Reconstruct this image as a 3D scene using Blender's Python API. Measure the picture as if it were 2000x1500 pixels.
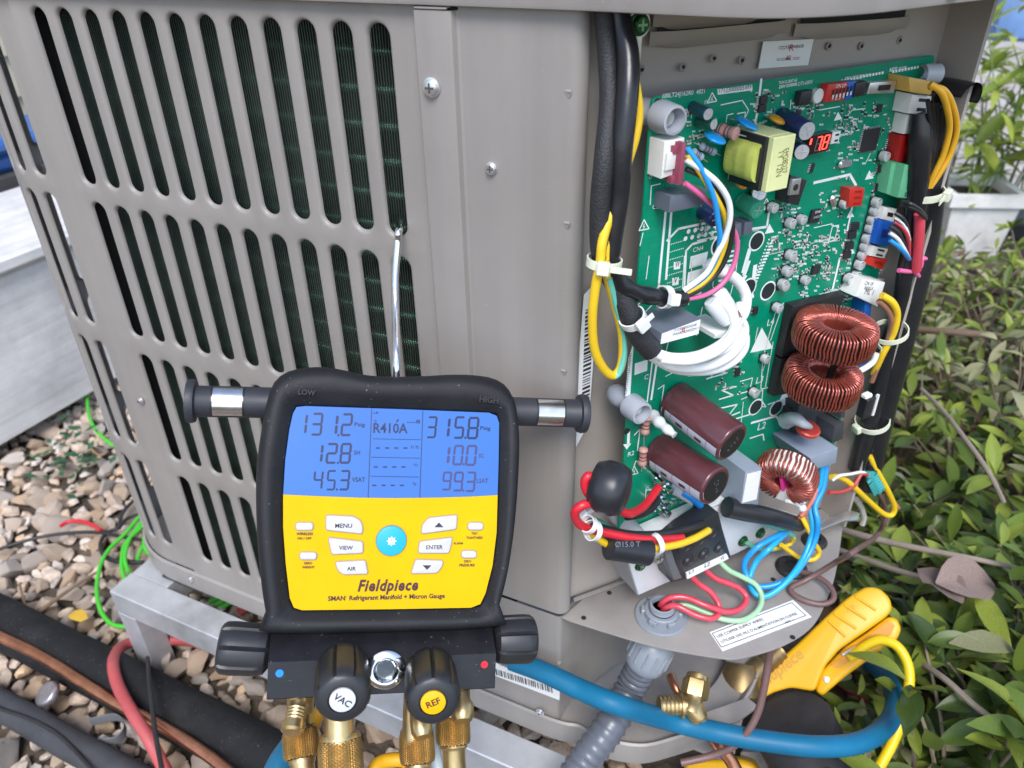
import bpy, math, random
from mathutils import Vector, Matrix, noise
random.seed(7)
for o in list(bpy.data.objects): bpy.data.objects.remove(o)
scene = bpy.context.scene
COL = scene.collection
V = Vector
EYE = V((0.0, 0.0, 0.815))                      # the phone, 0.8 m above the gravel
FPX = 1490.0
_dn = V((42, 2390, FPX)).normalized()
_vl = V((-3670, (-FPX*FPX + 42*3670)/2390, FPX)).normalized()
_X = -_vl; _Z = -_dn; _Y = _Z.cross(_X)
ROT = Matrix((_X, _Y, _Z))                      # rows: world axes seen by the camera (x right, y down, z forward)
def sight(px, py): return ROT @ V((px-1000, py-750, FPX))
# ---- camera
cd = bpy.data.cameras.new('camera'); cam = bpy.data.objects.new('camera', cd); COL.objects.link(cam)
r_, u_, b_ = ROT @ V((1,0,0)), ROT @ V((0,-1,0)), ROT @ V((0,0,-1))
cam.matrix_world = Matrix(((r_.x,u_.x,b_.x,EYE.x),(r_.y,u_.y,b_.y,EYE.y),(r_.z,u_.z,b_.z,EYE.z),(0,0,0,1)))
cd.sensor_width = 36; cd.lens = FPX/2000*36; cd.clip_start = .01; cd.clip_end = 300
cd.dof.use_dof = True; cd.dof.focus_distance = .50; cd.dof.aperture_fstop = 10
scene.camera = cam
# ---- sky and sun (bright overcast day)
SUN_EL, SUN_AZ = 53, 154
w = bpy.data.worlds.new('World'); scene.world = w; w.use_nodes = True
nt = w.node_tree; bg = nt.nodes['Background']
sky = nt.nodes.new('ShaderNodeTexSky'); sky.sky_type = 'NISHITA'; sky.sun_disc = False
sky.sun_elevation = math.radians(SUN_EL); sky.sun_rotation = math.radians(SUN_AZ)
sky.dust_density = 1.0; sky.air_density = 1.0
hs = nt.nodes.new('ShaderNodeHueSaturation'); hs.inputs['Saturation'].default_value = .88
nt.links.new(sky.outputs[0], hs.inputs['Color']); nt.links.new(hs.outputs[0], bg.inputs['Color'])
bg.inputs['Strength'].default_value = .15; sky.ozone_density = 1.5
sd = bpy.data.lights.new('sun', 'SUN'); sd.energy = 1.7; sd.angle = math.radians(26); sd.color = (1, .985, .97)
sun = bpy.data.objects.new('sun', sd); COL.objects.link(sun)
_a, _e = math.radians(SUN_AZ), math.radians(SUN_EL)
_s = V((math.sin(_a)*math.cos(_e), math.cos(_a)*math.cos(_e), math.sin(_e)))
sun.rotation_euler = _s.to_track_quat('Z', 'Y').to_euler(); sun.location = _s*3
vs = scene.view_settings
scene.display_settings.display_device = 'sRGB'
vs.view_transform = 'Standard'; vs.look = 'None'; vs.gamma = 1; vs.exposure = .92; vs.use_curve_mapping = False
scene.cycles.max_bounces = 7; scene.cycles.diffuse_bounces = 3; scene.cycles.use_denoising = True

# ---- frames: a real plane in the place with its own axes
class Frame:
    def __init__(s, o, ex, ez):
        s.o = V(o); s.ex = V(ex).normalized(); s.ez = V(ez).normalized(); s.ey = s.ez.cross(s.ex).normalized()
        s.M = Matrix(((s.ex.x,s.ey.x,s.ez.x,s.o.x),(s.ex.y,s.ey.y,s.ez.y,s.o.y),(s.ex.z,s.ey.z,s.ez.z,s.o.z),(0,0,0,1)))
        s.I = s.M.inverted()
    def hit(s, px, py, w=0.0):
        d = sight(px, py); t = ((s.o + s.ez*w - EYE).dot(s.ez))/d.dot(s.ez)
        return s.I @ (EYE + d*t)
    def world(s, px, py, w=0.0): return s.M @ s.hit(px, py, w)
H0 = .815
T_B, T_W = math.radians(55), math.radians(50)
def face(o, th): return Frame(o, (math.cos(th), math.sin(th), 0), (math.sin(th), -math.cos(th), 0))
GR = Frame((0, .41, H0), (1,0,0), (0,-1,0))                              # front grille sheet
WALL = face((-.1525, .43, H0), T_W)                                      # back wall of the open control box
nB = V((math.sin(T_B), -math.cos(T_B), 0))
BD = face(V((-.1525, .43, H0)) + nB*.03, T_B)                            # circuit board face
SH = Frame((0, 0, H0-.502), (1,0,0), (0,0,1))                            # shelf under the board
PAN = Frame((0, 0, H0-.655), (1,0,0), (0,0,1))
GND = Frame((0, 0, 0), (1,0,0), (0,0,1))
_gx = ROT @ V((6400, 250, 1490)); _gy = ROT @ V((-.01, -1, .03)); _gz = _gx.cross(_gy)
GA = Frame(EYE + sight(770, 1000)*(.462/FPX), _gx, _gz)                  # front of the hanging gauge

# ---- objects
def link(o, parent=None):
    COL.objects.link(o)
    if parent is not None: o.parent = parent
    return o
def thing(name, label, cat, M=None, group=None):
    o = bpy.data.objects.new(name, None); o.empty_display_size = .01; COL.objects.link(o)
    if M is not None: o.matrix_world = M
    o['label'] = label; o['category'] = cat
    if group: o['group'] = group
    return o
def tag(o, label, cat, group=None):
    o['label'] = label; o['category'] = cat
    if group: o['group'] = group
    return o
def kind(o, k): o['kind'] = k; return o
def put(o, parent, loc=None, M=None):
    c = o.copy(); COL.objects.link(c); c.parent = parent
    if M is not None: c.matrix_local = M
    elif loc is not None: c.location = loc
    return c

class MB:
    def __init__(s): s.v = []; s.f = []; s.m = []; s.mat = 0
    def add(s, vs, fs, M=None):
        n = len(s.v)
        s.v += [tuple(M @ V(p)) if M is not None else tuple(p) for p in vs]
        s.f += [tuple(i+n for i in f) for f in fs]; s.m += [s.mat]*len(fs)
        return s
    def box(s, x0, x1, y0, y1, z0, z1, b=0, M=None):
        if x0 > x1: x0, x1 = x1, x0
        if y0 > y1: y0, y1 = y1, y0
        if z0 > z1: z0, z1 = z1, z0
        b = min(b, (x1-x0)*.45, (y1-y0)*.45, (z1-z0)*.45)
        if b <= 0:
            vs = [(x,y,z) for z in (z0,z1) for y in (y0,y1) for x in (x0,x1)]
            fs = [(0,2,3,1),(4,5,7,6),(0,1,5,4),(2,6,7,3),(0,4,6,2),(1,3,7,5)]
            return s.add(vs, fs, M)
        vs = []; idx = {}
        for kx in (0,1):
            for ky in (0,1):
                for kz in (0,1):
                    X = (x0,x1)[kx]; Yy = (y0,y1)[ky]; Zz = (z0,z1)[kz]
                    sx, sy, sz = (1,-1)[kx], (1,-1)[ky], (1,-1)[kz]
                    for a in range(3):
                        idx[kx,ky,kz,a] = len(vs)
                        vs.append((X + (0 if a == 0 else sx*b), Yy + (0 if a == 1 else sy*b), Zz + (0 if a == 2 else sz*b)))
        fs = []
        for k in (0,1):
            q = [idx[k,0,0,0], idx[k,1,0,0], idx[k,1,1,0], idx[k,0,1,0]]; fs.append(tuple(q if k else q[::-1]))
            q = [idx[0,k,0,1], idx[0,k,1,1], idx[1,k,1,1], idx[1,k,0,1]]; fs.append(tuple(q if k else q[::-1]))
            q = [idx[0,0,k,2], idx[1,0,k,2], idx[1,1,k,2], idx[0,1,k,2]]; fs.append(tuple(q if k else q[::-1]))
        for i in (0,1):
            for j in (0,1):
                fs.append((idx[0,i,j,1], idx[1,i,j,1], idx[1,i,j,2], idx[0,i,j,2]))
                fs.append((idx[i,0,j,0], idx[i,1,j,0], idx[i,1,j,2], idx[i,0,j,2]))
                fs.append((idx[i,j,0,0], idx[i,j,1,0], idx[i,j,1,1], idx[i,j,0,1]))
        for kx in (0,1):
            for ky in (0,1):
                for kz in (0,1): fs.append(tuple(idx[kx,ky,kz,a] for a in range(3)))
        return s.add(vs, fs, M)
    def loft(s, rings, cap0=True, cap1=True, closed=True, M=None):
        n = len(rings[0]); vs = [p for r in rings for p in r]; fs = []
        for k in range(len(rings)-1):
            for i in range(n if closed else n-1):
                j = (i+1) % n
                fs.append((k*n+i, k*n+j, (k+1)*n+j, (k+1)*n+i))
        if cap0: fs.append(tuple(range(n))[::-1])
        if cap1: fs.append(tuple(range((len(rings)-1)*n, len(rings)*n)))
        return s.add(vs, fs, M)
    def lathe(s, prof, n=20, M=None, cap=True):
        rings = [[(max(r,1e-5)*math.cos(2*math.pi*i/n), max(r,1e-5)*math.sin(2*math.pi*i/n), z) for i in range(n)] for r, z in prof]
        return s.loft(rings, cap, cap, True, M)
    def prism(s, poly, z0, z1, b=0, M=None):
        rings = [[(x,y,z0) for x,y in poly]]
        if b > 0:
            rings += [[(x,y,z1-b) for x,y in poly]]
            for a in (45, 90):
                k = math.radians(a); q = inset(poly, b*(1-math.cos(k))) if a < 90 else inset(poly, b)
                rings.append([(x,y,z1-b+b*math.sin(k)) for x,y in q])
        else: rings.append([(x,y,z1) for x,y in poly])
        return s.loft(rings, True, True, True, M)
    def tube(s, pts, r, n=8, caps=True, prof=None):
        pts = [V(p) for p in pts]; m = len(pts)
        t0 = (pts[1]-pts[0]).normalized(); u = t0.orthogonal().normalized(); rings = []
        for i, p in enumerate(pts):
            t = (pts[min(i+1,m-1)]-pts[max(i-1,0)]).normalized()
            u = (u - t*u.dot(t))
            if u.length < 1e-9: u = t.orthogonal()
            u.normalize(); v = t.cross(u); rr = r(i/(m-1)) if callable(r) else r
            rings.append([tuple(p + (u*math.cos(2*math.pi*k/n) + v*math.sin(2*math.pi*k/n))*rr) for k in range(n)])
        return s.loft(rings, caps, caps)
    def quad(s, a, b, c, d): return s.add([a,b,c,d], [(0,1,2,3)])
    def build(s, name, mats, parent=None, smooth=35, loc=None, weld=0):
        me = bpy.data.meshes.new(name); me.from_pydata(s.v, [], s.f)
        mats = mats if isinstance(mats, (list, tuple)) else [mats]
        for m in mats: me.materials.append(m)
        if len(mats) > 1: me.polygons.foreach_set('material_index', s.m)
        if weld:
            import bmesh
            b = bmesh.new(); b.from_mesh(me); bmesh.ops.remove_doubles(b, verts=b.verts, dist=weld)
            bmesh.ops.recalc_face_normals(b, faces=b.faces); b.to_mesh(me); b.free()
        if smooth:
            me.polygons.foreach_set('use_smooth', [True]*len(me.polygons))
            me.set_sharp_from_angle(angle=math.radians(smooth))
        me.update()
        o = bpy.data.objects.new(name, me); link(o, parent)
        if loc is not None: o.location = loc
        return o

def inset(poly, d):
    n = len(poly); A = sum(poly[i][0]*poly[(i+1)%n][1]-poly[(i+1)%n][0]*poly[i][1] for i in range(n))
    sg = 1 if A > 0 else -1; out = []
    for i in range(n):
        a, b, c = V(poly[i-1]), V(poly[i]), V(poly[(i+1)%n])
        e1, e2 = (b-a), (c-b)
        if e1.length < 1e-9 or e2.length < 1e-9: out.append(tuple(b)); continue
        e1.normalize(); e2.normalize()
        n1, n2 = V((-e1.y, e1.x))*sg, V((-e2.y, e2.x))*sg
        k = n1+n2; L = k.length
        k = k/L if L > 1e-6 else n1
        out.append(tuple(b + k*d/max(.5, k.dot(n1))))
    return out
def curve(pts, k=8, closed=False):
    P = [V(p) for p in pts]; n = len(P); out = []
    for i in range(n if closed else n-1):
        if closed: a,b,c,d = P[i-1], P[i], P[(i+1)%n], P[(i+2)%n]
        else: a,b,c,d = P[max(i-1,0)], P[i], P[i+1], P[min(i+2,n-1)]
        for j in range(k):
            t = j/k
            out.append(.5*((2*b) + (c-a)*t + (2*a-5*b+4*c-d)*t*t + (3*b-a-3*c+d)*t**3))
    if not closed: out.append(P[-1])
    return out
def fillet(poly, r, k=4):
    n = len(poly); out = []
    for i in range(n):
        a, b, c = V(poly[i-1]), V(poly[i]), V(poly[(i+1)%n])
        e1, e2 = (a-b), (c-b); rr = min(r, e1.length*.45, e2.length*.45)
        p, q = b+e1.normalized()*rr, b+e2.normalized()*rr
        for j in range(k+1):
            t = j/k; out.append(tuple(p*(1-t)**2 + b*2*t*(1-t) + q*t*t))
    return out
def axis_M(p, d, up=None):
    d = V(d).normalized(); q = d.to_track_quat('Z', 'Y').to_matrix().to_4x4(); q.translation = V(p); return q
def flat(F, pxs, w=0): return [tuple(F.hit(x, y, w).xy) for x, y in pxs]

# ---- materials
_mc = {}
def mat(name, c, rough=.5, metal=0, var=.08, vs=60, bump=0, bs=250, coat=0, spec=.5, rnd=0, emit=0, trans=0, dirt=0, dcol=(.12,.1,.08), streak=0, specks=0):
    if name in _mc: return _mc[name]
    m = bpy.data.materials.new(name); _mc[name] = m; m.use_nodes = True
    nt = m.node_tree; p = nt.nodes['Principled BSDF']; L = nt.links.new
    p.inputs['Roughness'].default_value = rough; p.inputs['Metallic'].default_value = metal
    p.inputs['Specular IOR Level'].default_value = spec; p.inputs['Coat Weight'].default_value = coat; p.inputs['Coat Roughness'].default_value = .12
    c4 = (*c, 1); p.inputs['Base Color'].default_value = c4
    tc = nt.nodes.new('ShaderNodeTexCoord')
    src = None
    if var or dirt or bump:
        nz = nt.nodes.new('ShaderNodeTexNoise'); nz.inputs['Scale'].default_value = vs; nz.inputs['Detail'].default_value = 5; nz.inputs['Roughness'].default_value = .62
        L(tc.outputs['Object'], nz.inputs['Vector'])
    if var:
        hsv = nt.nodes.new('ShaderNodeHueSaturation'); hsv.inputs['Color'].default_value = c4
        mr = nt.nodes.new('ShaderNodeMapRange'); mr.inputs[1].default_value = .3; mr.inputs[2].default_value = .7; mr.inputs[3].default_value = 1-var; mr.inputs[4].default_value = 1+var
        L(nz.outputs['Fac'], mr.inputs[0]); val = mr.outputs[0]
        if rnd:
            oi = nt.nodes.new('ShaderNodeObjectInfo'); m2 = nt.nodes.new('ShaderNodeMapRange'); m2.inputs[3].default_value = 1-rnd; m2.inputs[4].default_value = 1+rnd
            L(oi.outputs['Random'], m2.inputs[0]); mm = nt.nodes.new('ShaderNodeMath'); mm.operation = 'MULTIPLY'
            L(val, mm.inputs[0]); L(m2.outputs[0], mm.inputs[1]); val = mm.outputs[0]
        L(val, hsv.inputs['Value']); src = hsv.outputs[0]
        r2 = nt.nodes.new('ShaderNodeMapRange'); r2.inputs[3].default_value = max(.02, rough-.1); r2.inputs[4].default_value = min(1, rough+.1)
        L(nz.outputs['Fac'], r2.inputs[0]); L(r2.outputs[0], p.inputs['Roughness'])
    if dirt:
        n2 = nt.nodes.new('ShaderNodeTexNoise'); n2.inputs['Scale'].default_value = vs*.35; n2.inputs['Detail'].default_value = 8; n2.inputs['Roughness'].default_value = .7
        L(tc.outputs['Object'], n2.inputs['Vector'])
        r3 = nt.nodes.new('ShaderNodeMapRange'); r3.inputs[1].default_value = .5; r3.inputs[2].default_value = .75; r3.inputs[4].default_value = dirt
        L(n2.outputs['Fac'], r3.inputs[0])
        mx = nt.nodes.new('ShaderNodeMix'); mx.data_type = 'RGBA'; L(r3.outputs[0], mx.inputs[0])
        if src is not None: L(src, mx.inputs[6])
        else: mx.inputs[6].default_value = c4
        mx.inputs[7].default_value = (*dcol, 1); src = mx.outputs[2]
    if streak:
        mp = nt.nodes.new('ShaderNodeMapping'); mp.inputs['Scale'].default_value = (55, 55, 2.2); L(tc.outputs['Object'], mp.inputs[0])
        n4 = nt.nodes.new('ShaderNodeTexNoise'); n4.inputs['Scale'].default_value = 1; n4.inputs['Detail'].default_value = 6; L(mp.outputs[0], n4.inputs['Vector'])
        m4 = nt.nodes.new('ShaderNodeMapRange'); m4.inputs[1].default_value = .35; m4.inputs[2].default_value = .7; m4.inputs[3].default_value = 1-streak; m4.inputs[4].default_value = 1+streak*.6; L(n4.outputs['Fac'], m4.inputs[0])
        h4 = nt.nodes.new('ShaderNodeHueSaturation'); L(src, h4.inputs['Color']); L(m4.outputs[0], h4.inputs['Value']); src = h4.outputs[0]
    if specks:
        n5 = nt.nodes.new('ShaderNodeTexNoise'); n5.inputs['Scale'].default_value = 420; n5.inputs['Detail'].default_value = 2; L(tc.outputs['Object'], n5.inputs['Vector'])
        m5 = nt.nodes.new('ShaderNodeMapRange'); m5.inputs[1].default_value = .70; m5.inputs[2].default_value = .76; m5.inputs[4].default_value = specks; L(n5.outputs['Fac'], m5.inputs[0])
        x5 = nt.nodes.new('ShaderNodeMix'); x5.data_type = 'RGBA'; L(m5.outputs[0], x5.inputs[0]); x5.inputs[7].default_value = (.42,.40,.37,1)
        if src is not None: L(src, x5.inputs[6])
        else: x5.inputs[6].default_value = c4
        src = x5.outputs[2]
    if src is not None: L(src, p.inputs['Base Color'])
    if bump:
        nb = nt.nodes.new('ShaderNodeTexNoise'); nb.inputs['Scale'].default_value = bs; nb.inputs['Detail'].default_value = 3
        L(tc.outputs['Object'], nb.inputs['Vector'])
        bp = nt.nodes.new('ShaderNodeBump'); bp.inputs['Strength'].default_value = bump; bp.inputs['Distance'].default_value = .001
        L(nb.outputs['Fac'], bp.inputs['Height']); L(bp.outputs[0], p.inputs['Normal'])
    if emit:
        p.inputs['Emission Color'].default_value = c4; p.inputs['Emission Strength'].default_value = emit
    if trans: p.inputs['Transmission Weight'].default_value = trans
    return m
PAINT = mat('taupe_enamel', (.284,.261,.243), .42, var=.07, vs=7, bump=.06, bs=1500, dirt=.28, dcol=(.20,.18,.165), streak=.07, specks=.25)
PAINT_IN = mat('taupe_enamel_inside', (.37,.325,.29), .5, var=.05, vs=14, bump=.05, bs=1500, dirt=.12, dcol=(.2,.17,.15))
BLACK = mat('black_plastic', (.018,.018,.02), .42, var=.2, vs=40)
RUBBER = mat('black_rubber', (.010,.0105,.013), .6, var=.18, vs=45, bump=.12, bs=900, dirt=.45, dcol=(.035,.034,.034), specks=.28, spec=.35)
FOAM = mat('black_foam_insulation', (.012,.012,.014), .8, var=.25, vs=60, bump=.25, bs=700, dirt=.45, dcol=(.04,.038,.036), specks=.4, spec=.3)
STEEL = mat('zinc_steel', (.72,.72,.72), .32, .9, var=.12, vs=80, bump=.05)
CHROME = mat('chrome', (.78,.78,.8), .09, 1, var=.05)
BRASS = mat('brass', (.56,.41,.20), .36, .92, var=.18, vs=70, dirt=.35, dcol=(.25,.14,.05))
COPPER = mat('copper', (.62,.28,.17), .35, 1, var=.2, vs=60, dirt=.4, dcol=(.2,.09,.06))
ALU = mat('aluminium', (.54,.55,.57), .46, .45, var=.12, vs=25, bump=.2, bs=350, dirt=.75, dcol=(.26,.25,.24), specks=.3)
WHITE = mat('white_plastic', (.78,.78,.74), .4, var=.04)
PAPER = mat('white_paper', (.80,.80,.79), .55, var=.03)
INK = mat('black_ink', (.025,.025,.028), .6, var=0)
TIE = mat('nylon_tie', (.72,.74,.58), .4, var=.05, spec=.4)
CLEAR_TIE = mat('white_nylon', (.74,.75,.74), .35, var=.05)
YEL = mat('yellow_wire', (.80,.52,.02), .35, var=.06)
RED = mat('red_wire', (.60,.02,.035), .32, var=.1)
PINKRED = mat('rose_wire', (.60,.055,.085), .3, var=.1, coat=.4)
BLUEW = mat('blue_wire', (.02,.30,.72), .32, var=.08)
WHITEW = mat('white_wire', (.82,.82,.80), .4, var=.03)
BROWNW = mat('brown_wire', (.16,.085,.075), .4, var=.12)
PINKW = mat('pink_wire', (.72,.14,.32), .4, var=.06)
GREENW = mat('green_wire', (.07,.52,.035), .38, var=.08)
PALEGREEN = mat('pale_green_wire', (.33,.58,.34), .3, var=.06)
TEALW = mat('teal_stripe', (.14,.52,.42), .4, var=.05)
BLACKW = mat('black_wire', (.02,.02,.022), .42, var=.15)
SLEEVE = mat('black_vinyl_sleeve', (.014,.014,.017), .3, var=.2, vs=40, bump=.25, bs=110)

_tcache = {}
def lettering(s, F, pa, pb, m, parent, w=.0003, bold=0, shear=0, height=None, name='lettering', space=1.0):
    """flat print whose baseline runs between two spots of a surface"""
    a, b = F.hit(*pa, w), F.hit(*pb, w)
    c = bpy.data.curves.new(name, 'FONT'); c.body = s; c.size = 1; c.resolution_u = 2; c.offset = bold; c.shear = shear; c.space_character = space
    o = bpy.data.objects.new(name, c); me = bpy.data.meshes.new_from_object(o)
    bpy.data.objects.remove(o); bpy.data.curves.remove(c)
    if not me.vertices: return None
    xs = [v.co.x for v in me.vertices]; ys = [v.co.y for v in me.vertices]
    x0, x1 = min(xs), max(xs); L = (b-a).length; k = L/(x1-x0)
    ky = k if height is None else height/(max(ys)-min(0, min(ys)) if height else 1)
    ang = math.atan2(b.y-a.y, b.x-a.x); ca, sa = math.cos(ang), math.sin(ang)
    for v in me.vertices:
        x, y = (v.co.x-x0)*k, v.co.y*ky
        v.co = (a.x + x*ca - y*sa, a.y + x*sa + y*ca, w)
    me.materials.append(m)
    o = bpy.data.objects.new(name, me); link(o, parent); return o
def wire(name, pts, r, m, n=8, k=8, parent=None, label=None, cat=None, group=None):
    P = curve([V(p) for p in pts], k); o0 = V(P[0])
    if parent is not None and not isinstance(parent, bpy.types.Object): parent = None
    mb = MB(); base = o0 if parent is None else V((0,0,0))
    mb.tube([p-base for p in P], r, n); o = mb.build(name, m, parent, 50)
    if parent is None: o.location = o0
    if label: tag(o, label, cat, group)
    return o
def W(*t): return [f.world(x, y, h) for f, x, y, h in t]
def on(F, *t): return [F.world(x, y, h) for x, y, h in t]
def wparent(o, p): o.parent = p; o.matrix_parent_inverse = p.matrix_basis.inverted(); return o
# ================= the condensing unit =================
UNIT = thing('condenser_unit', 'taupe metal outdoor condenser unit with slotted grille and opened control box', 'condenser')
bpy.context.view_layer.update()
SL_T = [-.056, -.2025, -.348, -.493]; SL_B = [-.187, -.3285, -.471, -.6125]
SLOT_R = .0074
def slot_sheet(path, cols, s0, s1, ztop, zbot, name):
    """sheet with four rows of rolled-edge slots; path(s) gives point and outward normal"""
    mb = MB()
    def P(s, z, d): p, n = path(s); return tuple(V((p[0], p[1], z+H0)) - V((n[0], n[1], 0))*d)
    xs = [s0] + [(cols[i]+cols[i+1])/2 for i in range(len(cols)-1)] + [s1]
    zs = [ztop] + [(SL_B[i]+SL_T[i+1])/2 for i in range(3)] + [zbot]
    prof = [(.0030, 0), (.0019, .00025), (.0009, .0009), (.0003, .0018), (0, .0030)]
    for r in range(4):
        za, zb = zs[r+1], zs[r]
        for c in range(len(cols)):
            xa, xb = xs[c], xs[c+1]; cx = cols[c]; t, b = SL_T[r], SL_B[r]; R = SLOT_R
            N = 10
            ring = []                                                     # stadium directions
            for k in range(N+1): a = math.pi*k/N; ring.append((cx, t-R, math.cos(a), math.sin(a)))
            for k in range(N+1): a = math.pi + math.pi*k/N; ring.append((cx, b+R, math.cos(a), math.sin(a)))
            inner = [[P(x+dx*(R+o), z+dz*(R+o), d) for x,z,dx,dz in ring] for o, d in prof]
            out = []
            for x,z,dx,dz in ring:
                k = min(((xb-cx) if dx > 0 else (cx-xa))/max(abs(dx),1e-6), ((zb-z) if dz > 0 else (z-za))/max(abs(dz),1e-6))
                out.append([x+dx*k, z+dz*k])
            n = N+1
            for i, (px_, pz_) in enumerate(out): pass
            # snap the nearest ring spots to the four corners of the cell
            for X, Zz, rng in ((xb,zb,range(0,n)),(xa,zb,range(0,n)),(xa,za,range(n,2*n)),(xb,za,range(n,2*n))):
                i = min(rng, key=lambda q: (out[q][0]-X)**2 + (out[q][1]-Zz)**2); out[i] = [X, Zz]
            mb.loft([[P(x, z, 0) for x, z in out]] + inner, False, False)
    return mb.build(name, PAINT, UNIT, 60, weld=1e-5)
cols = [-.577+.0269*j for j in range(12)]
slot_sheet(lambda s: ((s, .41), (0,-1)), cols, -.6046, -.2545, -.02, -.640, 'grille_panel')
def side_path(s):
    s -= .0
    if s < .0395: return (-.6055-s, .412), (0,-1)
    a = (s-.0395)/.1
    if a < math.pi/2: return (-.645-.1*math.sin(a), .512-.1*math.cos(a)), (-math.sin(a), -math.cos(a))
    return (-.745, .512+(s-.0395-.15708)), (-1,0)
slot_sheet(side_path, [.0335+.027*j for j in range(17)], 0.0012, .48, -.02, -.640, 'corner_grille_panel')
# base rail under the grille, running round the corner
mb = MB()
rp = [(-.2545,.411,0,-1)] + [(*side_path(-.0+s)[0], *side_path(s)[1]) for s in [i*.012 for i in range(40)]]
mb.loft([[(x+nx*.0012, y+ny*.0012-.0, H0-.6405) for x,y,nx,ny in rp], [(x+nx*.004, y+ny*.004, H0-.643) for x,y,nx,ny in rp], [(x+nx*.004, y+ny*.004, H0-.668) for x,y,nx,ny in rp],
         [(x-nx*.01, y-ny*.01, H0-.668) for x,y,nx,ny in rp]], False, False, False)
mb.build('base_rail', PAINT, UNIT, 40)
# condenser coil: fine upright fins with tubes behind them
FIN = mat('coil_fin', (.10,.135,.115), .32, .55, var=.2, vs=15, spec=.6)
TUBE = mat('coil_tube', (.45,.80,.58), .16, .9, var=.25, vs=30)
mb = MB(); x = -.588
while x < -.258:
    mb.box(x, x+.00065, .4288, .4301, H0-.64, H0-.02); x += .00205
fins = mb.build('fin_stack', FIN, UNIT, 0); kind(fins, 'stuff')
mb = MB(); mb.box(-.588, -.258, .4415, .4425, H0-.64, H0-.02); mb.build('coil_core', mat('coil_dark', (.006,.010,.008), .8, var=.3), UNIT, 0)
z = -.075
t0 = None
while z > -.63:
    if t0 is None:
        mb = MB(); mb.tube([(-.587,0,0),(-.259,0,0)], .0034, 10); t0 = mb.build('coil_tube', TUBE, UNIT, 60); t0.location = (0,.4345,H0+z)
    else: put(t0, UNIT, (0,.4345,H0+z))
    z -= .0232
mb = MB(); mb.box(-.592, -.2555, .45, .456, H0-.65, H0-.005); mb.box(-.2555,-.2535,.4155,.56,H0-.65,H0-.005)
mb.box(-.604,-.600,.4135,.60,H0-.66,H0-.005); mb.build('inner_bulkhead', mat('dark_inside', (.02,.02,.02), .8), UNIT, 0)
# upright trim strip with a joggled edge
mb = MB()
pr = [(-.2525,.440),(-.2525,.4062),(-.2518,.4052),(-.2305,.4052),(-.2285,.4062),(-.2272,.4095),(-.2255,.4102)]
mb.loft([[(x,y,H0-.503) for x,y in pr], [(x,y,H0-.0473) for x,y in pr]], False, False, False)
mb.loft([[(-.251,.4045,H0-.0465),(-.2305,.4045,H0-.0465),(-.2305,.43,H0-.0425),(-.251,.43,H0-.0425)],[(-.251,.4045,H0-.0455),(-.2305,.4045,H0-.0455),(-.2305,.43,H0-.0415),(-.251,.43,H0-.0415)]])
mb.build('trim_strip', PAINT, UNIT, 30)
# plain corner panel, rounded over at the corner and folded back
nW = V((math.sin(T_W), -math.cos(T_W))); dW = V((math.cos(T_W), math.sin(T_W)))
edge = [(-.2262,.4102),(-.20,.41),(-.166,.41)]
for k in range(9):
    a = math.radians(k*140/8); edge.append((-.1605+.009*math.sin(a)*1.0, .419-.009*math.cos(a)))
edge += [(-.158,.428),(-.160,.431)]
mb = MB(); zt = [-.035, -.06, -.15, -.25, -.35, -.45, -.500]
mb.loft([[(x,y,H0+z) for x,y in edge] for z in zt[::-1]], False, False, False)
mb.build('corner_panel', PAINT, UNIT, 50)
notch = MB()                                                             # lanced tabs along the corner fold
notch.loft([[(0,0,.0055),(.0048,0,.0055),(.0052,.001,.003),(.003,.001,.0)],[(.0008,-.0006,.0045),(.0042,-.0012,.0045),(.0046,-.0006,.0025),(.003,-.0004,.001)]])
n0 = notch.build('lanced_tab', PAINT, UNIT, 30); n0.location = (-.1625,.4102,H0-.090)
for z in (-.165,-.268): put(n0, UNIT, (-.1615,.4102,H0+z))
# screws
def screw_mesh(r, h, mats, cross=True, name='screw'):
    mb = MB(); mb.lathe([(r*1.25,0),(r*1.25,h*.25),(r,h*.3),(r,h*.85),(r*.85,h)], 18); 
    mb.mat = 1
    mb.box(-r*.62,r*.62,-r*.13,r*.13,h*.9,h*1.03); mb.box(-r*.13,r*.13,-r*.62,r*.62,h*.9,h*1.04)
    return mb
SLOTD = mat('screw_recess', (.12,.12,.12), .5, .6)
scr = screw_mesh(.0046,.0036,None).build('hex_screw', [STEEL,SLOTD], UNIT, 40); scr.matrix_local = GR.M @ Matrix.Translation((-.243,-.088,.005))
sc2 = screw_mesh(.0032,.003,None).build('small_screw', [STEEL,SLOTD], UNIT, 40); sc2.matrix_local = GR.M @ Matrix.Translation((-.208,-.133,0))
for x, z, w in ((-.5995,-.403,0.001),(-.612,-.652,.0025),(-.172,-.634,.004)): put(sc2, UNIT, M=GR.M @ Matrix.Translation((x,z,w)))
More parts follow.
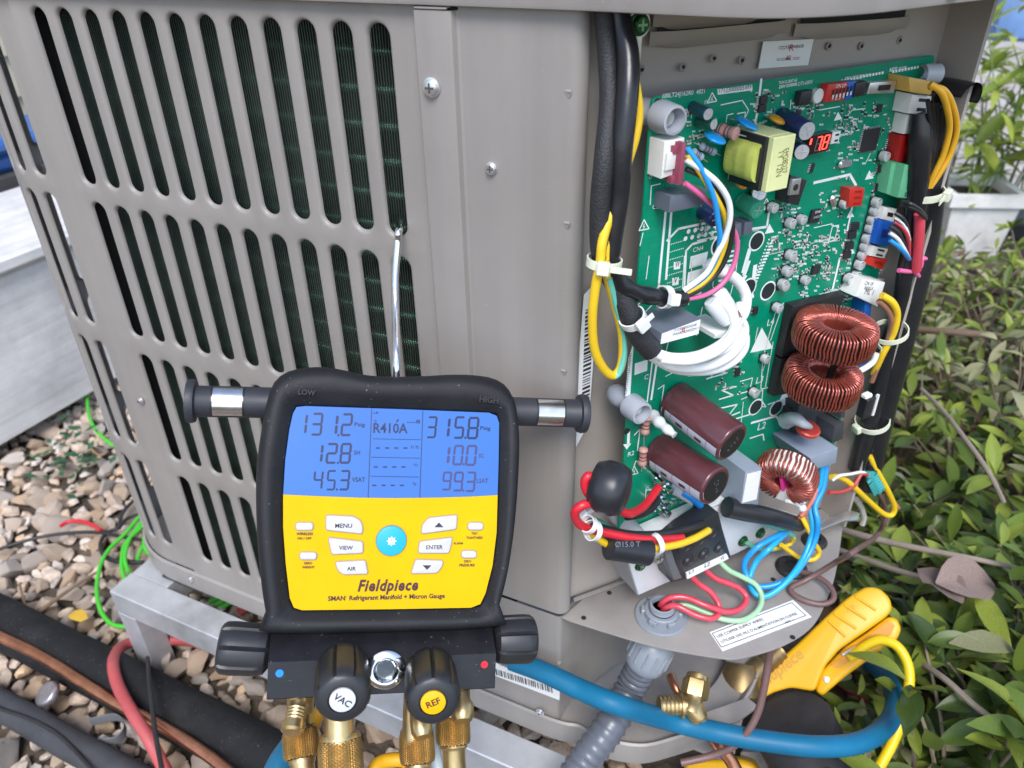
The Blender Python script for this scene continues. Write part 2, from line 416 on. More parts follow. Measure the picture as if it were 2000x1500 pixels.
# back wall of the control box, with the far jamb
mb = MB(); q = V((-.157,.4325)); e = V((.024,.64)); j = e + nW*.031
path = [q, e, j, j + dW*.003, j+dW*.003 - nW*.02]
mb.loft([[(p.x,p.y,H0-.5018) for p in path], [(p.x,p.y,H0-.02) for p in path]], False, False, False)
mb.build('control_box_wall', PAINT_IN, UNIT, 20)
def wl(px, py, w=0): return WALL.hit(px, py, w)
def on_wall(mb, name, m, smooth=35):
    o = mb.build(name, m, UNIT, smooth); o.matrix_local = WALL.M; return o
LOUV = [((1268,62),(1545,36),0),((1275,24),(1500,8),0),((1552,46),(1775,30),0)]
for (a, b, _) in LOUV:
    p, q2 = wl(*a), wl(*b); L = (q2.xy-p.xy).length; mb = MB()
    th = math.atan2(q2.y-p.y, q2.x-p.x); M = Matrix.Translation((p.x,p.y,.0008)) @ Matrix.Rotation(th,4,'Z')
    N = 14; rings = []
    for k in range(N+1):                                                # half dome open at its top
        t = k/N; x = L*t; s_ = max(.05, math.sin(math.pi*min(1,max(0,.5-abs(t-.5))*5/2)) if abs(t-.5) > .3 else 1)
        prof = [(0, .0056*s_), (-.0015, .0055*s_), (-.0045, .0046*s_), (-.0075, .0026*s_), (-.0100*(.35+.65*s_), .0)]
        rings.append([(x, y, h) for y, h in prof])
    mb.loft(rings, False, False, False, M); on_wall(mb, 'louvre', PAINT_IN, 50)
    mb = MB(); mb.box(L*.05, L*.95, -.0015, .0042, -.0004, .0003, M=M); on_wall(mb, 'louvre_slit', mat('dark_inside',(.02,.02,.02)), 0)
mb = MB(); mb.lathe([(.0026,0),(.0021,.0006),(.0014,.0002),(.0012,-.0002)], 14)
mb.mat = 1; mb.lathe([(.0012,.0001),(.0011,.0005)], 8)
dimple = None
for x, y in ((1335,131),(1395,114),(1450,118),(1254,136),(1620,90),(1683,90),(1758,79)):
    p = wl(x, y)
    if dimple is None: dimple = on_wall(mb, 'dimple', [PAINT_IN, mat('dark_inside',(.02,.02,.02))], 60); dimple.matrix_local = WALL.M @ Matrix.Translation((p.x,p.y,0))
    else: put(dimple, UNIT, M=WALL.M @ Matrix.Translation((p.x,p.y,0)))
mb = MB(); c4 = flat(WALL, [(1480,134),(1577,127),(1588,76),(1490,81)]); mb.prism(c4, 0, .0006); st = on_wall(mb, 'sticker', PAPER, 0)
def wall_text(s, a, b, m, par, **k):
    o = lettering(s, WALL, a, b, m, par, w=.0009, **k); o.parent = UNIT; o.matrix_local = WALL.M; return o
GREYINK = mat('grey_ink', (.09,.09,.1), .6, var=0); REDINK = mat('red_ink', (.55,.05,.06), .6, var=0)
wall_text('17229305408658', (1521,97), (1569,93), GREYINK, None)
wall_text('DC1CAVR0_1222C', (1517,119), (1562,116), GREYINK, None)
wall_text('R', (1541,100), (1550,99), REDINK, None, height=.0038); wall_text('82', (1535,118), (1544,117), REDINK, None)
# inner bottom flange at the foot of the wall (light strip)
mb = MB(); mb.box(.0, .20, -.5015, -.4985, .0, .002); on_wall(mb, 'foot_flange', PAINT, 0)
# green earth screw with its washer at the top
ES = mat('green_screw', (.03,.12,.05), .3, .7); 
mb = screw_mesh(.0048,.004,None); es = mb.build('earth_screw', [ES, mat('green_recess',(.25,.5,.3),.3,.8)], UNIT, 40)
p = wl(1250,48,.006); es.matrix_local = WALL.M @ Matrix.Translation((p.x,p.y,.005))
mb = MB(); mb.lathe([(.0075,0),(.0075,.0012)], 20); mb.box(-.002,.003,-.02,0,0,.0008)
o = on_wall(mb, 'earth_tag', STEEL); o.matrix_local = WALL.M @ Matrix.Translation((p.x,p.y,.0035))
# lid skirt
lidp = [(-.80,.404),(-.60,.4035),(-.30,.4035),(-.16,.4030),(-.119,.4),(-.085,.397),(-.058,.399),(-.037,.411),(-.016,.432),(.003,.461),(.017,.484),(.038,.516),(.062,.552),(.085,.60),(.10,.68),(.10,.9)]
lp = [tuple(v) for v in curve([V((*p,0)) for p in lidp], 6)]
def off(path, d):
    out = []
    for i, p in enumerate(path):
        t = (V(path[min(i+1,len(path)-1)])-V(path[max(i-1,0)])).normalized(); out.append((p[0]+t.y*d, p[1]-t.x*d))
    return out
mb = MB()
mb.loft([[(x,y,H0-.0435) for x,y in off(lp,-.012)], [(x,y,H0-.0450) for x,y in off(lp,-.002)], [(x,y,H0-.0445) for x,y in off(lp,-.0004)], [(x,y,H0-.043) for x,y in off(lp,0)], [(x,y,H0-.006) for x,y in off(lp,0)], [(x,y,H0-.001) for x,y in off(lp,-.003)], [(x,y,H0-.0) for x,y in off(lp,-.008)],
         [(-.25,.75,H0+.002) for _ in lp]], False, False, False)
mb.build('lid', PAINT, UNIT, 50)
p = V((-.0095,.4435)); put(scr, UNIT, M=Matrix.Translation((.0175,.4838,H0-.0365)) @ V((.86,-.5,0)).to_track_quat('Z','Y').to_matrix().to_4x4())
# shelf at the foot of the control box
shp = [(-.155,.4105),(-.1495,.4095),(-.109,.411),(-.072,.414),(-.029,.423),(-.011,.431),(.017,.457),(.036,.488),(.044,.528),(.047,.562),(.047,.62),(.03,.645),(-.04,.563),(-.145,.438)]
shc = [tuple(v.xy) for v in curve([V((*p,0)) for p in shp[1:11]], 6)]
poly = [shp[0]] + shc + shp[11:]
mb = MB(); mb.prism(poly, H0-.5035, H0-.502, .0008); mb.build('shelf', PAINT, UNIT, 30)
# lower cabinet below the shelf
low = [(-.2545,.4112),(-.19,.4112),(-.160,.4112)] + [(-.160+.005*math.sin(math.radians(a)), .4162-.005*math.cos(math.radians(a))) for a in (15,40,70)] + [(-.153,.44),(-.13,.49),(-.10,.53),(-.07,.575),(-.055,.62),(-.05,.70)]
mb = MB(); mb.loft([[(x,y,H0-.648) for x,y in low], [(x,y,H0-.5045) for x,y in low]], False, False, False); mb.build('lower_panel', PAINT, UNIT, 60)
mb = MB(); mb.loft([[(0,0,0),(.004,0,0),(.004,0,.004),(0,0,.004)],[(.001,-.003,.001),(.003,-.003,.001),(.003,-.003,.003),(.001,-.003,.003)]]); o = mb.build('corner_nib', PAINT, UNIT); o.location = (-.1585,.4125,H0-.566)
panp = [(-.2545,.4095),(-.20,.4095),(-.165,.4095),(-.148,.411),(-.135,.414),(-.115,.411),(-.08,.4185),(-.054,.438),(-.024,.468),(-.004,.505),(.002,.55),(-.008,.60),(-.03,.68)]
pp = [tuple(v.xy) for v in curve([V((*p,0)) for p in panp], 5)]
mb = MB()
mb.loft([[(x,y,H0-.648) for x,y in off(pp,-.03)], [(x,y,H0-.648) for x,y in off(pp,-.004)], [(x,y,H0-.642) for x,y in off(pp,-.001)], [(x,y,H0-.6405) for x,y in off(pp,.001)], [(x,y,H0-.642) for x,y in off(pp,.003)], [(x,y,H0-.668) for x,y in off(pp,.003)], [(x,y,H0-.668) for x,y in off(pp,-.03)], [(x,y,H0-.664) for x,y in off(pp,-.12)]], False, False, False)
mb.build('base_pan', PAINT, UNIT, 50)
mb = MB(); mb.box(-.74,.0,.45,.9,H0-.667,H0-.662); mb.build('floor_pan', PAINT, UNIT, 0)
# barcode stickers
def sticker(F, quad, w, par, name='sticker'):
    mb = MB(); mb.prism(flat(F, quad, w), w, w+.0004); o = mb.build(name, PAPER, par, 0); o.parent = UNIT; o.matrix_local = F.M; return o
def barcode(F, a, b, h, w, par, n=46, seed=1):
    rg = random.Random(seed); A, B = F.hit(*a, w), F.hit(*b, w); d = (B-A); L = d.length; d.normalize(); up = V((-d.y, d.x, 0)); mb = MB(); t = 0
    while t < L:
        k = rg.choice((.0006,.0006,.0011,.0016))*L/.06; p = A+d*t; q = A+d*min(L,t+k); mb.quad(p, q, q+up*h, p+up*h); t += k + rg.choice((.0007,.0010,.0015))*L/.06
    o = mb.build('barcode', INK, None, 0); o.parent = UNIT; o.matrix_local = F.M; return o
LOWF = Frame((0,.4112,H0),(1,0,0),(0,-1,0))
mb = MB(); mb.prism(flat(LOWF, [(925,1303),(1093,1367),(1094,1341),(925,1278)], .0006), .0006, .001); o = mb.build('sticker', PAPER, UNIT, 0); o.matrix_local = LOWF.M
barcode(LOWF, (962,1316), (1080,1354), .0085, .0013, UNIT, seed=4)
o = lettering('L09202B52305162800004', LOWF, (975,1299), (1042,1325), GREYINK, None, w=.0013); o.parent = UNIT; o.matrix_local = LOWF.M
CRF = Frame((-.1525,.4295,H0),(math.cos(T_W),math.sin(T_W),0),(math.sin(T_W),-math.cos(T_W),0))
mb = MB(); mb.prism([(-.008,-.345),(.0065,-.318),(.0095,-.205),(-.0015,-.214)], .0012, .0016); o = mb.build('sticker', PAPER, UNIT, 0); o.matrix_local = CRF.M
mb = MB(); rg = random.Random(3); t = -.225
while t > -.322:
    k = rg.choice((.0008,.0014,.002)); mb.add([(.0,t,.0019),(.0062,t+.001,.0019),(.006,t+.001-k,.0019),(-.0002,t-k,.0019)],[(0,1,2,3)]); t -= k+rg.choice((.0009,.0015))
o = mb.build('barcode', INK, UNIT, 0); o.matrix_local = CRF.M
# supply-wire notice on the shelf
mb = MB(); mb.prism(flat(SH, [(1411,1272),(1585,1205),(1549,1172),(1386,1235)], .0004), .0002, .0006); o = mb.build('notice_label', PAPER, UNIT, 0); o.matrix_local = SH.M
mb = MB(); B_ = flat(SH, [(1409,1264),(1574,1202),(1546,1177),(1391,1237)], .0009)
for i in range(4):
    a, b = V((*B_[i],.0009)), V((*B_[(i+1)%4],.0009)); d = (b-a).normalized(); u = V((-d.y,d.x,0))*.0003; mb.quad(a-u,b-u,b+u,a+u)
for s, a, b in (('USE COPPER SUPPLY WIRES',(1402,1246),(1492,1211)),('UTILISER DES FILS D’ALIMENTATION EN CUIVRE',(1410,1256),(1558,1200)),('50091-1',(1535,1218),(1550,1212))):
    o = lettering(s, SH, a, b, INK, None, w=.0009, bold=.012); o.parent = UNIT; o.matrix_local = SH.M
o = mb.build('label_border', INK, UNIT, 0); o.matrix_local = SH.M
# rubber grommets and small holes in the shelf
GROM = mat('black_grommet', (.02,.02,.02), .5)
g0 = None
for x, y, r in ((1545,1110,.0125),(1590,1058,.0105)):
    p = SH.hit(x, y); mb = MB(); mb.lathe([(r*1.1,0),(r*1.1,.002),(r*.9,.0045),(r*.5,.005),(r*.45,.002)], 20)
    o = mb.build('grommet', GROM, UNIT); o.matrix_local = SH.M @ Matrix.Translation((p.x,p.y,0))
mb = MB(); mb.lathe([(.0022,0),(.0022,.0003)], 10); h0 = None
for x, y in ((1190,1158),(1510,1132),(1548,1245),(1140,1207)):
    p = SH.hit(x, y); o = mb.build('hole', GROM, UNIT, 0) if h0 is None else put(h0, UNIT); h0 = h0 or o; o.matrix_local = SH.M @ Matrix.Translation((p.x,p.y,.0001))
# ================= the control circuit board =================
BOARD = thing('circuit_board', 'green control circuit board crowded with components in the open control box', 'circuit board', BD.M)
PCB = mat('green_solder_mask', (.0,.245,.135), .30, var=.10, vs=22, coat=.1, spec=.35)
def _traces(m):
    nt = m.node_tree; p = nt.nodes['Principled BSDF']; L = nt.links.new; src = p.inputs['Base Color'].links[0].from_socket
    tc = nt.nodes.new('ShaderNodeTexCoord'); b = nt.nodes.new('ShaderNodeTexBrick'); b.inputs['Scale'].default_value = 70
    b.inputs['Mortar Size'].default_value = .012; b.inputs['Color1'].default_value = (1,1,1,1); b.inputs['Color2'].default_value = (.86,.86,.86,1); b.inputs['Mortar'].default_value = (.66,.7,.66,1)
    b.offset = .37; b.squash = 1.7; b.squash_frequency = 3
    mx = nt.nodes.new('ShaderNodeMix'); mx.data_type = 'RGBA'; mx.blend_type = 'MULTIPLY'; mx.inputs[0].default_value = .55
    L(tc.outputs['Object'], b.inputs['Vector']); L(src, mx.inputs[6]); L(b.outputs['Color'], mx.inputs[7]); L(mx.outputs[2], p.inputs['Base Color'])
_traces(PCB)
SILK = mat('silkscreen', (.78,.82,.80), .5, var=0)
bp = BD.hit
def bxy(x, y, w=0): return BD.hit(x, y, w).xy
def part(mb, name, m, x=None, y=None, w=0, rot=0, smooth=35):
    o = mb.build(name, m, BOARD, smooth)
    if x is not None:
        p = bp(x, y, w); o.matrix_local = Matrix.Translation((p.x,p.y,0)) @ Matrix.Rotation(rot,4,'Z')
    return o
def sub(mb, name, m, parent, smooth=35): return mb.build(name, m, parent, smooth)
c0, c1 = bp(1274,190), bp(1825,117); d0 = bp(1210,1040); d1 = bp(1600,1000)
U0, U1, VT, VB = c0.x, c1.x, c0.y, d0.y
VB2 = VB
poly = [(U0,VT),(U0,VB),(U0+.012,VB-.012),(U0+.03,VB-.012),(U1,VB-.012),(U1,VT)]
mb = MB(); mb.prism(fillet(poly, .004, 3), -.0016, 0, .0002); part(mb, 'bare_board', PCB, smooth=20)
# --- moulded spacers with recessed screws, and posts behind
GREYP = mat('grey_nylon', (.36,.38,.42), .45, var=.05)
def spacer(x, y, k=1):
    mb = MB(); R = .0088*k
    mb.lathe([(R*1.0,0),(R*1.02,.003),(R*.93,.012),(R*.90,.0135),(R*.74,.0138),(R*.66,.006),(R*.3,.0055)], 28)
    o = part(mb, 'spacer', GREYP, x, y)
    m2 = MB(); m2.lathe([(R*.5,.0055),(R*.5,.0075),(R*.42,.0082)], 16); m2.box(-R*.32,R*.32,-R*.07,R*.07,.0081,.0085); m2.box(-R*.07,R*.07,-R*.32,R*.32,.0081,.0086)
    sub(m2, 'screw', STEEL, o)
    m3 = MB(); m3.lathe([(.0001,-.0225),(R*.5,-.0215),(R*.78,-.018),(R*.88,-.013),(R*.78,-.008),(R*.5,-.004),(R*.5,-.0018)], 20); sub(m3, 'post', GREYP, o)
spacer(1288,226); spacer(1231,790); spacer(1225,1028,.85)
# --- electrolytic and can capacitors
CANS = mat('aluminium_can', (.60,.60,.62), .36, .4, var=.05); DARKBASE = mat('dark_base', (.02,.02,.025), .5)
def can(r=.0036, h=.0062):
    mb = MB(); mb.lathe([(r,.0012),(r,h*.88),(r*.96,h*.97),(r*.86,h),(0,h)], 18)
    o = part(mb, 'chip_capacitor', CANS)
    m2 = MB(); m2.box(-r*1.05,r*1.05,-r*1.05,r*1.05,.0001,.0014,.0002); sub(m2, 'base', DARKBASE, o)
    m3 = MB(); m3.add([(r*.8*math.cos(a),r*.8*math.sin(a),h+.0001) for a in [math.radians(60+i*8) for i in range(11)]], [tuple(range(11))]); sub(m3, 'polarity_mark', BLACK, o, 0)
    return o
CANPOS = [(1718,397),(1714,414),(1709,432),(1705,448),(1699,468),(1695,484),(1690,501),(1684,519),(1678,540),(1663,547),(1734,307),
          (1516,408),(1550,438),(1572,431),(1550,501),(1543,532),(1535,557),(1579,550),(1656,400),(1537,561),(1524,604),(1500,704),(1478,770)]
c_0 = can()
def dup(o, x, y, w=0, rot=0, s=1):
    p = bp(x, y, w); M = Matrix.Translation((p.x,p.y,0)) @ Matrix.Rotation(rot,4,'Z') @ Matrix.Scale(s,4)
    c = put(o, BOARD, M=M)
    for ch in o.children:
        d = ch.copy(); COL.objects.link(d); d.parent = c
    return c
for i, (x, y) in enumerate(CANPOS):
    if i == 0:
        p = bp(x, y, .0062); c_0.matrix_local = Matrix.Translation((p.x,p.y,0))
    else: dup(c_0, x, y, .0062, random.uniform(-.2,.2), random.uniform(.92,1.08))
def tall(name, base, end, h, r, m, mt=CANS, n=24, extra=None):
    """radial capacitor from its foot on the board to its end face"""
    a, b = bp(*base, 0), bp(*end, h); d = b-a; L = d.length; mb = MB()
    mb.lathe([(r*.95,0),(r,.001),(r,L*.08),(r*.97,L*.10),(r,L*.12),(r,L-.0016),(r*.97,L-.0005),(r*.9,L)], n)
    o = part(mb, name, m); o.matrix_local = axis_M(a, d)
    m2 = MB(); m2.lathe([(r*.89,L-.0004),(r*.89,L+.0002)], n)
    m2.mat = 1
    m2.box(-r*.6,r*.6,-r*.03,r*.03,L+.0002,L+.0005); m2.box(-r*.03,r*.03,-r*.6,r*.6,L+.0002,L+.0006)
    sub(m2, 'end_vent', [mt, mat('vent_groove',(.45,.45,.46),.5)], o)
    return o, L
NAVY = mat('navy_sleeve', (.018,.03,.11), .28, var=.1); GRNS = mat('green_sleeve', (.05,.36,.22), .3, var=.08); DKBL = mat('dark_teal_sleeve', (.015,.06,.08), .3, var=.1)
tall('capacitor', (1525,228), (1576,256), .026, .0060, NAVY); tall('capacitor', (1532,275), (1566,297), .024, .0050, NAVY)
tall('capacitor', (1448,392), (1480,411), .015, .0058, GRNS, GRNS); tall('capacitor', (1478,375), (1483,378), .010, .0046, CANS)
tall('capacitor', (1352,209), (1383,223), .014, .0036, DKBL); tall('capacitor', (1362,237), (1394,243), .012, .0032, mat('dark_green_sleeve',(.02,.12,.08),.3))
tall('capacitor', (1372,411), (1398,428), .012, .0055, NAVY, NAVY)
tall('capacitor', (1472,408), (1478,411), .006, .004, CANS)
# two large smoothing capacitors
MAROON = mat('maroon_sleeve', (.095,.028,.034), .30, var=.12, vs=18, coat=.25)
ENDB = mat('black_end_disc', (.012,.012,.013), .5, bump=.1, bs=600); STRIPE = mat('grey_stripe', (.36,.38,.44), .35)
for base, end, txt in (((1316,780),(1431,866),'1 2 5 V'),((1286,880),(1398,950),'1 2 5 V')):
    h = .0535; R = .0148
    a, b = bp(*base, 0), bp(*end, h); d = b-a; L = d.length; M = axis_M(a, d)
    mb = MB(); mb.lathe([(R*.96,0),(R,.0015),(R,L*.05),(R*.965,L*.075),(R,L*.10),(R,L-.002),(R*.975,L-.0006),(R*.9,L),(R*.8,L-.0001)], 44)
    o = part(mb, 'smoothing_capacitor', MAROON, smooth=50); o.matrix_local = M
    m2 = MB(); m2.lathe([(R*.78,L-.0002),(R*.78,L+.0003)], 32); sub(m2, 'end_disc', ENDB, o)
    # printed polarity band along the lower left flank
    dl = M.inverted().to_3x3() @ (BD.I @ EYE - a); ang = math.atan2(dl.y, dl.x); dn = M.inverted().to_3x3() @ V((-.2,-1,0)); an = math.atan2(dn.y, dn.x)
    df = (an-ang+math.pi)%(2*math.pi)-math.pi; ang += math.copysign(.98, df); m3 = MB(); rr = R+.00012
    n = 8; half = .30
    arc = [ang-half+2*half*i/n for i in range(n+1)]
    m3.loft([[(rr*math.cos(t), rr*math.sin(t), z) for t in arc] for z in (.002, L*.05)], False, False, False)
    m3.loft([[(rr*math.cos(t), rr*math.sin(t), z) for t in arc] for z in (L*.10, L-.002)] + [[(rr*.86*math.cos(t), rr*.86*math.sin(t), L+.0002) for t in arc]], False, False, False)
    sub(m3, 'polarity_band', STRIPE, o, 50)
    m4 = MB()
    for k in (.30, .62):
        t2 = [ang-.10+.2*i/3 for i in range(4)]; m4.loft([[((rr+.0001)*math.cos(t), (rr+.0001)*math.sin(t), z) for t in t2] for z in (L*k, L*k+.006)], False, False, False)
    for k in (.2, .5, .8):
        m4.loft([[((rr+.0001)*math.cos(t), (rr+.0001)*math.sin(t), z) for t in arc] for z in (L*k, L*k+.0003)], False, False, False)
    sub(m4, 'minus_mark', MAROON, o, 0)
    rg = random.Random(5); m5 = MB()
    for i in range(4):
        for k in range(3): m5.box(-.006+i*.0032, -.0045+i*.0032, -.0022+k*.0018, -.0014+k*.0018, L+.0004, L+.0005) if rg.random() < .75 else None
    sub(m5, 'printed_code', mat('grey_print',(.10,.10,.10),.6), o, 0)
# white silicone dab between them
m = mat('white_silicone', (.60,.62,.64), .3, bump=.2, bs=120)
mb = MB(); pts = [bp(1274,812,.004), bp(1285,822,.013), bp(1300,836,.022), bp(1318,850,.03)]
mb.tube(curve(pts,6), lambda t: .0046*(1.05-.5*t)+.0005*math.sin(t*19), 10); part(mb, 'silicone_bead', m, smooth=80)
mb = MB(); mb.tube(curve([bp(1318,950,.004), bp(1335,962,.012), bp(1350,975,.016)],5), lambda t:.0068*(1-.4*t), 10); part(mb, 'silicone_bead', m, smooth=80)
mb = MB(); mb.tube(curve([bp(1335,960,.014), bp(1350,970,.018), bp(1366,985,.016), bp(1360,990,.012)],5), lambda t:.0036, 8); part(mb, 'disc_varistor', mat('sky_blue_epoxy',(.01,.28,.78),.25,coat=.3), smooth=80)
# --- toroidal chokes
ENAM = mat('copper_enamel', (.36,.075,.05), .24, .55, var=.15, vs=40, coat=.5); CORE = mat('dark_core', (.02,.012,.01), .6)
def choke(R, r, hh, turns, M, gap=0, wr_=0):
    core = MB(); n = 48; rings = []
    for i in range(n+1):
        a = 2*math.pi*i/n; rings.append([((R+rx)*math.cos(a), (R+rx)*math.sin(a), z) for rx, z in ((r*.8,-hh*.85),(r*.8,hh*.85),(-r*.8,hh*.85),(-r*.8,-hh*.85))])
    core.loft(rings, False, False)
    o = part(core, 'choke', CORE); o.matrix_local = M
    wd = MB(); wr = wr_ or .00085
    for i in range(turns):
        a = gap/2 + (2*math.pi-gap)*(i+.5)/turns + random.uniform(-.018,.018); tw = random.uniform(-.05,.05)
        lp = []
        for k in range(16):
            t = 2*math.pi*k/16; cx, cz = math.cos(t), math.sin(t); p = 5
            q = (abs(cx)**p + abs(cz)**p)**(-1/p)
            rx = r*cx*q; z = hh*cz*q; aa = a + (tw*.4+.03)*(t/math.pi-1)*.6
            lp.append(V(((R+rx)*math.cos(aa), (R+rx)*math.sin(aa), z)))
        wd.tube(lp+[lp[0]], wr, 5, False)
    sub(wd, 'winding', ENAM, o, 80)
    return o
def upright(x, y, w, tilt=0, yaw=0):
    p = bp(x, y, w)
    return Matrix.Translation(p) @ Matrix.Rotation(yaw,4,'Y') @ Matrix.Rotation(math.radians(-90)+tilt,4,'X')
choke(.0195, .0090, .0105, 66, upright(1630,652,.036,.06,.05))
choke(.0190, .0085, .0105, 60, upright(1605,742,.036,.10,.12), gap=.5)
for q in ([(1533,590),(1634,567),(1614,678),(1512,690)], [(1512,694),(1606,676),(1596,748),(1497,766)]):
    mb = MB(); pl = flat(BD, q, 0); mb.prism(pl, .0004, .0075, .0008); o = part(mb, 'choke_base', BLACK, smooth=30)
    m2 = MB(); A, B = V(pl[0]), V(pl[1])
    m2.tube([(*(A+(B-A)*.25-V((0,.004))),.0075),(*(A+(B-A)*.3-V((0,.004))),.02),(*(A+(B-A)*.45-V((0,.008))),.03)], .0011, 6); sub(m2, 'lead', STEEL, o)
# common mode choke standing lower right
Mx = axis_M(bp(1535,930,.038), (-.80,-.30,.42))
cm = choke(.0155, .0080, .0095, 36, Mx, gap=.6, wr_=.00105)
m2 = MB(); m2.lathe([(.0155-.0068,-.0082),(.0155+.0068,-.0082),(.0155+.0068,.0082),(.0155-.0068,.0082),(.0155-.0068,-.0082)], 40, cap=False); sub(m2, 'white_case', WHITE, cm)
m2 = MB(); m2.box(-.0075,.0075,-.0012,.0012,-.0095,.0095); sub(m2, 'pink_spacer', mat('pink_card',(.7,.03,.25),.5), cm)
# --- transformer
CORE_Y = mat('pale_yellow_tape', (.72,.74,.36), .35, var=.05); WIND = mat('yellow_green_tape', (.52,.57,.12), .3, var=.1, vs=90, bump=.4, bs=120)
def bbox(name, m, pa, pb, w0, w1, b=.0006, wl_=None, smooth=30):
    a, c = bp(*pa, w1), bp(*pb, w1); mb = MB(); mb.box(a.x, c.x, min(a.y,c.y), max(a.y,c.y), w0, w1, b); return part(mb, name, m, smooth=smooth)
A = bp(1512,268,.033); Bq = bp(1510,372,.033); B2 = bp(1552,262,.033)
tx0, tx1, tyt, tyb = A.x, B2.x, A.y, Bq.y; xl = tx0
mb = MB(); mb.box(tx0-.001, tx1, tyb, tyt, .030, .0345, .0006); mb.box(tx0-.001, tx1, tyt-.0065, tyt, .006, .030, .0005); mb.box(tx0-.001, tx1, tyb, tyb+.0065, .006, .030, .0005); mb.box(tx0-.001,tx1,tyb,tyt,.003,.006)
tr = part(mb, 'transformer', CORE_Y)
mb = MB(); mb.box(tx0-.0045, tx1+.002, tyb+.0065, tyt-.0065, .026, .030, .0004); mb.box(tx0-.0045, tx1+.002, tyb+.0065, tyt-.0065, .004, .008, .0004); mb.box(tx0-.0035,tx0-.001,tyb+.0005,tyt-.0005,.006,.0305); sub(mb, 'bobbin', BLACK, tr)
cy = (tyt+tyb)/2; hw = (tyt-tyb)/2-.0040
mb = MB(); rr = []
for k in range(9):
    z = .0055 + .0225*k/8; rr.append([( (tx0+tx1)/2-.002 + (.0155+.0006*math.sin(k*2.2))*math.copysign(abs(math.cos(t))**.55, math.cos(t)), cy+hw*math.copysign(abs(math.sin(t))**.6, math.sin(t)), z) for t in [2*math.pi*i/28 for i in range(28)]])
mb.loft(rr); sub(mb, 'winding', WIND, tr, 60)
for s, a, b in (('EM28D27',(1531,292),(1527,340)),('1Y  12N',(1521,298),(1516,346))):
    o = lettering(s, BD, a, b, mat('olive_ink',(.2,.2,.05),.6), None, w=.0348, height=.0042); o.parent = tr
# --- film capacitors and relays (grey boxes)
GREYB = mat('grey_box', (.115,.13,.165), .38, var=.06); LGREY = mat('light_grey_box', (.27,.31,.38), .35, var=.05)
def gbox(name, m, q, w0, w1, b=.0006):
    mb = MB(); mb.prism(flat(BD, q, w1), w0, w1, b); return part(mb, name, m, smooth=25)
gbox('film_capacitor', GREYB, [(1310,384),(1381,370),(1377,401),(1307,416)], .0003, .0145)
fc = gbox('film_capacitor', GREYB, [(1292,651),(1368,622),(1365,645),(1288,668)], .0003, .028)
q = flat(BD, [(1293,652),(1368,624),(1364,652),(1290,672)], .0283); mb = MB(); mb.prism(q, .0281, .0284); o = sub(mb, 'label', PAPER, fc, 0)
for s, a, b, m in (('171230000536368',(1316,648),(1360,636),GREYINK),('MAAR1A2002ZM11',(1314,656),(1364,643),GREYINK),('R',(1331,652),(1339,650),REDINK)):
    o = lettering(s, BD, a, b, m, None, w=.0287, height=None if m is GREYINK else .0036); o.parent = fc
wt = mat('white_box', (.72,.73,.73), .4)
gbox('cement_resistor', wt, [(1396,653),(1430,642),(1432,657),(1396,662)], .0003, .026)
fr = gbox('filter_capacitor', LGREY, [(1582,895),(1637,875),(1633,905),(1588,918)], .0003, .040)
gbox('filter_capacitor', LGREY, [(1456,922),(1489,914),(1480,990),(1446,996)], .0003, .030, .0006)
q = flat(BD, [(1459,926),(1486,919),(1477,975),(1449,982)], .0303); mb = MB(); mb.prism(q, .0302, .0306); part(mb, 'label', PAPER, smooth=0)
gbox('relay', GREYB, [(1434,439),(1449,436),(1448,462),(1433,466)], .0003, .011); gbox('relay', GREYB, [(1455,435),(1471,432),(1469,457),(1453,461)], .0003, .011)
DKG = mat('charcoal_box', (.045,.047,.052), .45)
for q, h in (([(1630,833),(1650,825),(1646,858),(1625,866)],.032), ([(1645,800),(1652,797),(1650,815),(1641,818)],.03), ([(1560,792),(1640,775),(1628,845),(1556,850)],.014), ([(1545,800),(1600,800),(1590,850),(1540,840)],.008)): gbox('relay', DKG, q, .0003, h)
# disc varistor in red with its grey silicone cap
mb = MB(); mb.lathe([(.0,0),(.0085,0),(.0095,.0012),(.0095,.0035),(.0085,.0045),(0,.0045)], 24); o = part(mb, 'disc_varistor', mat('red_epoxy',(.5,.05,.03),.3,coat=.3)); o.matrix_local = Matrix.Translation(bp(1576,842,.028)) @ Matrix.Rotation(-1.35,4,'X')
mb = MB(); mb.tube(curve([bp(1535,822,.012), bp(1553,818,.024), bp(1570,828,.032), bp(1584,834,.033)],6), lambda t:.0065*(1.05-.75*t), 10); part(mb, 'silicone_bead', mat('grey_silicone',(.45,.48,.50),.3), smooth=80)
# blue upright capacitors behind the chokes
BLUEB = mat('blue_box', (.01,.12,.45), .35, var=.06)
gbox('film_capacitor', BLUEB, [(1690,592),(1704,588),(1698,640),(1684,644)], .0003, .012); gbox('film_capacitor', BLUEB, [(1700,660),(1713,645),(1700,712),(1672,716)], .0003, .018)
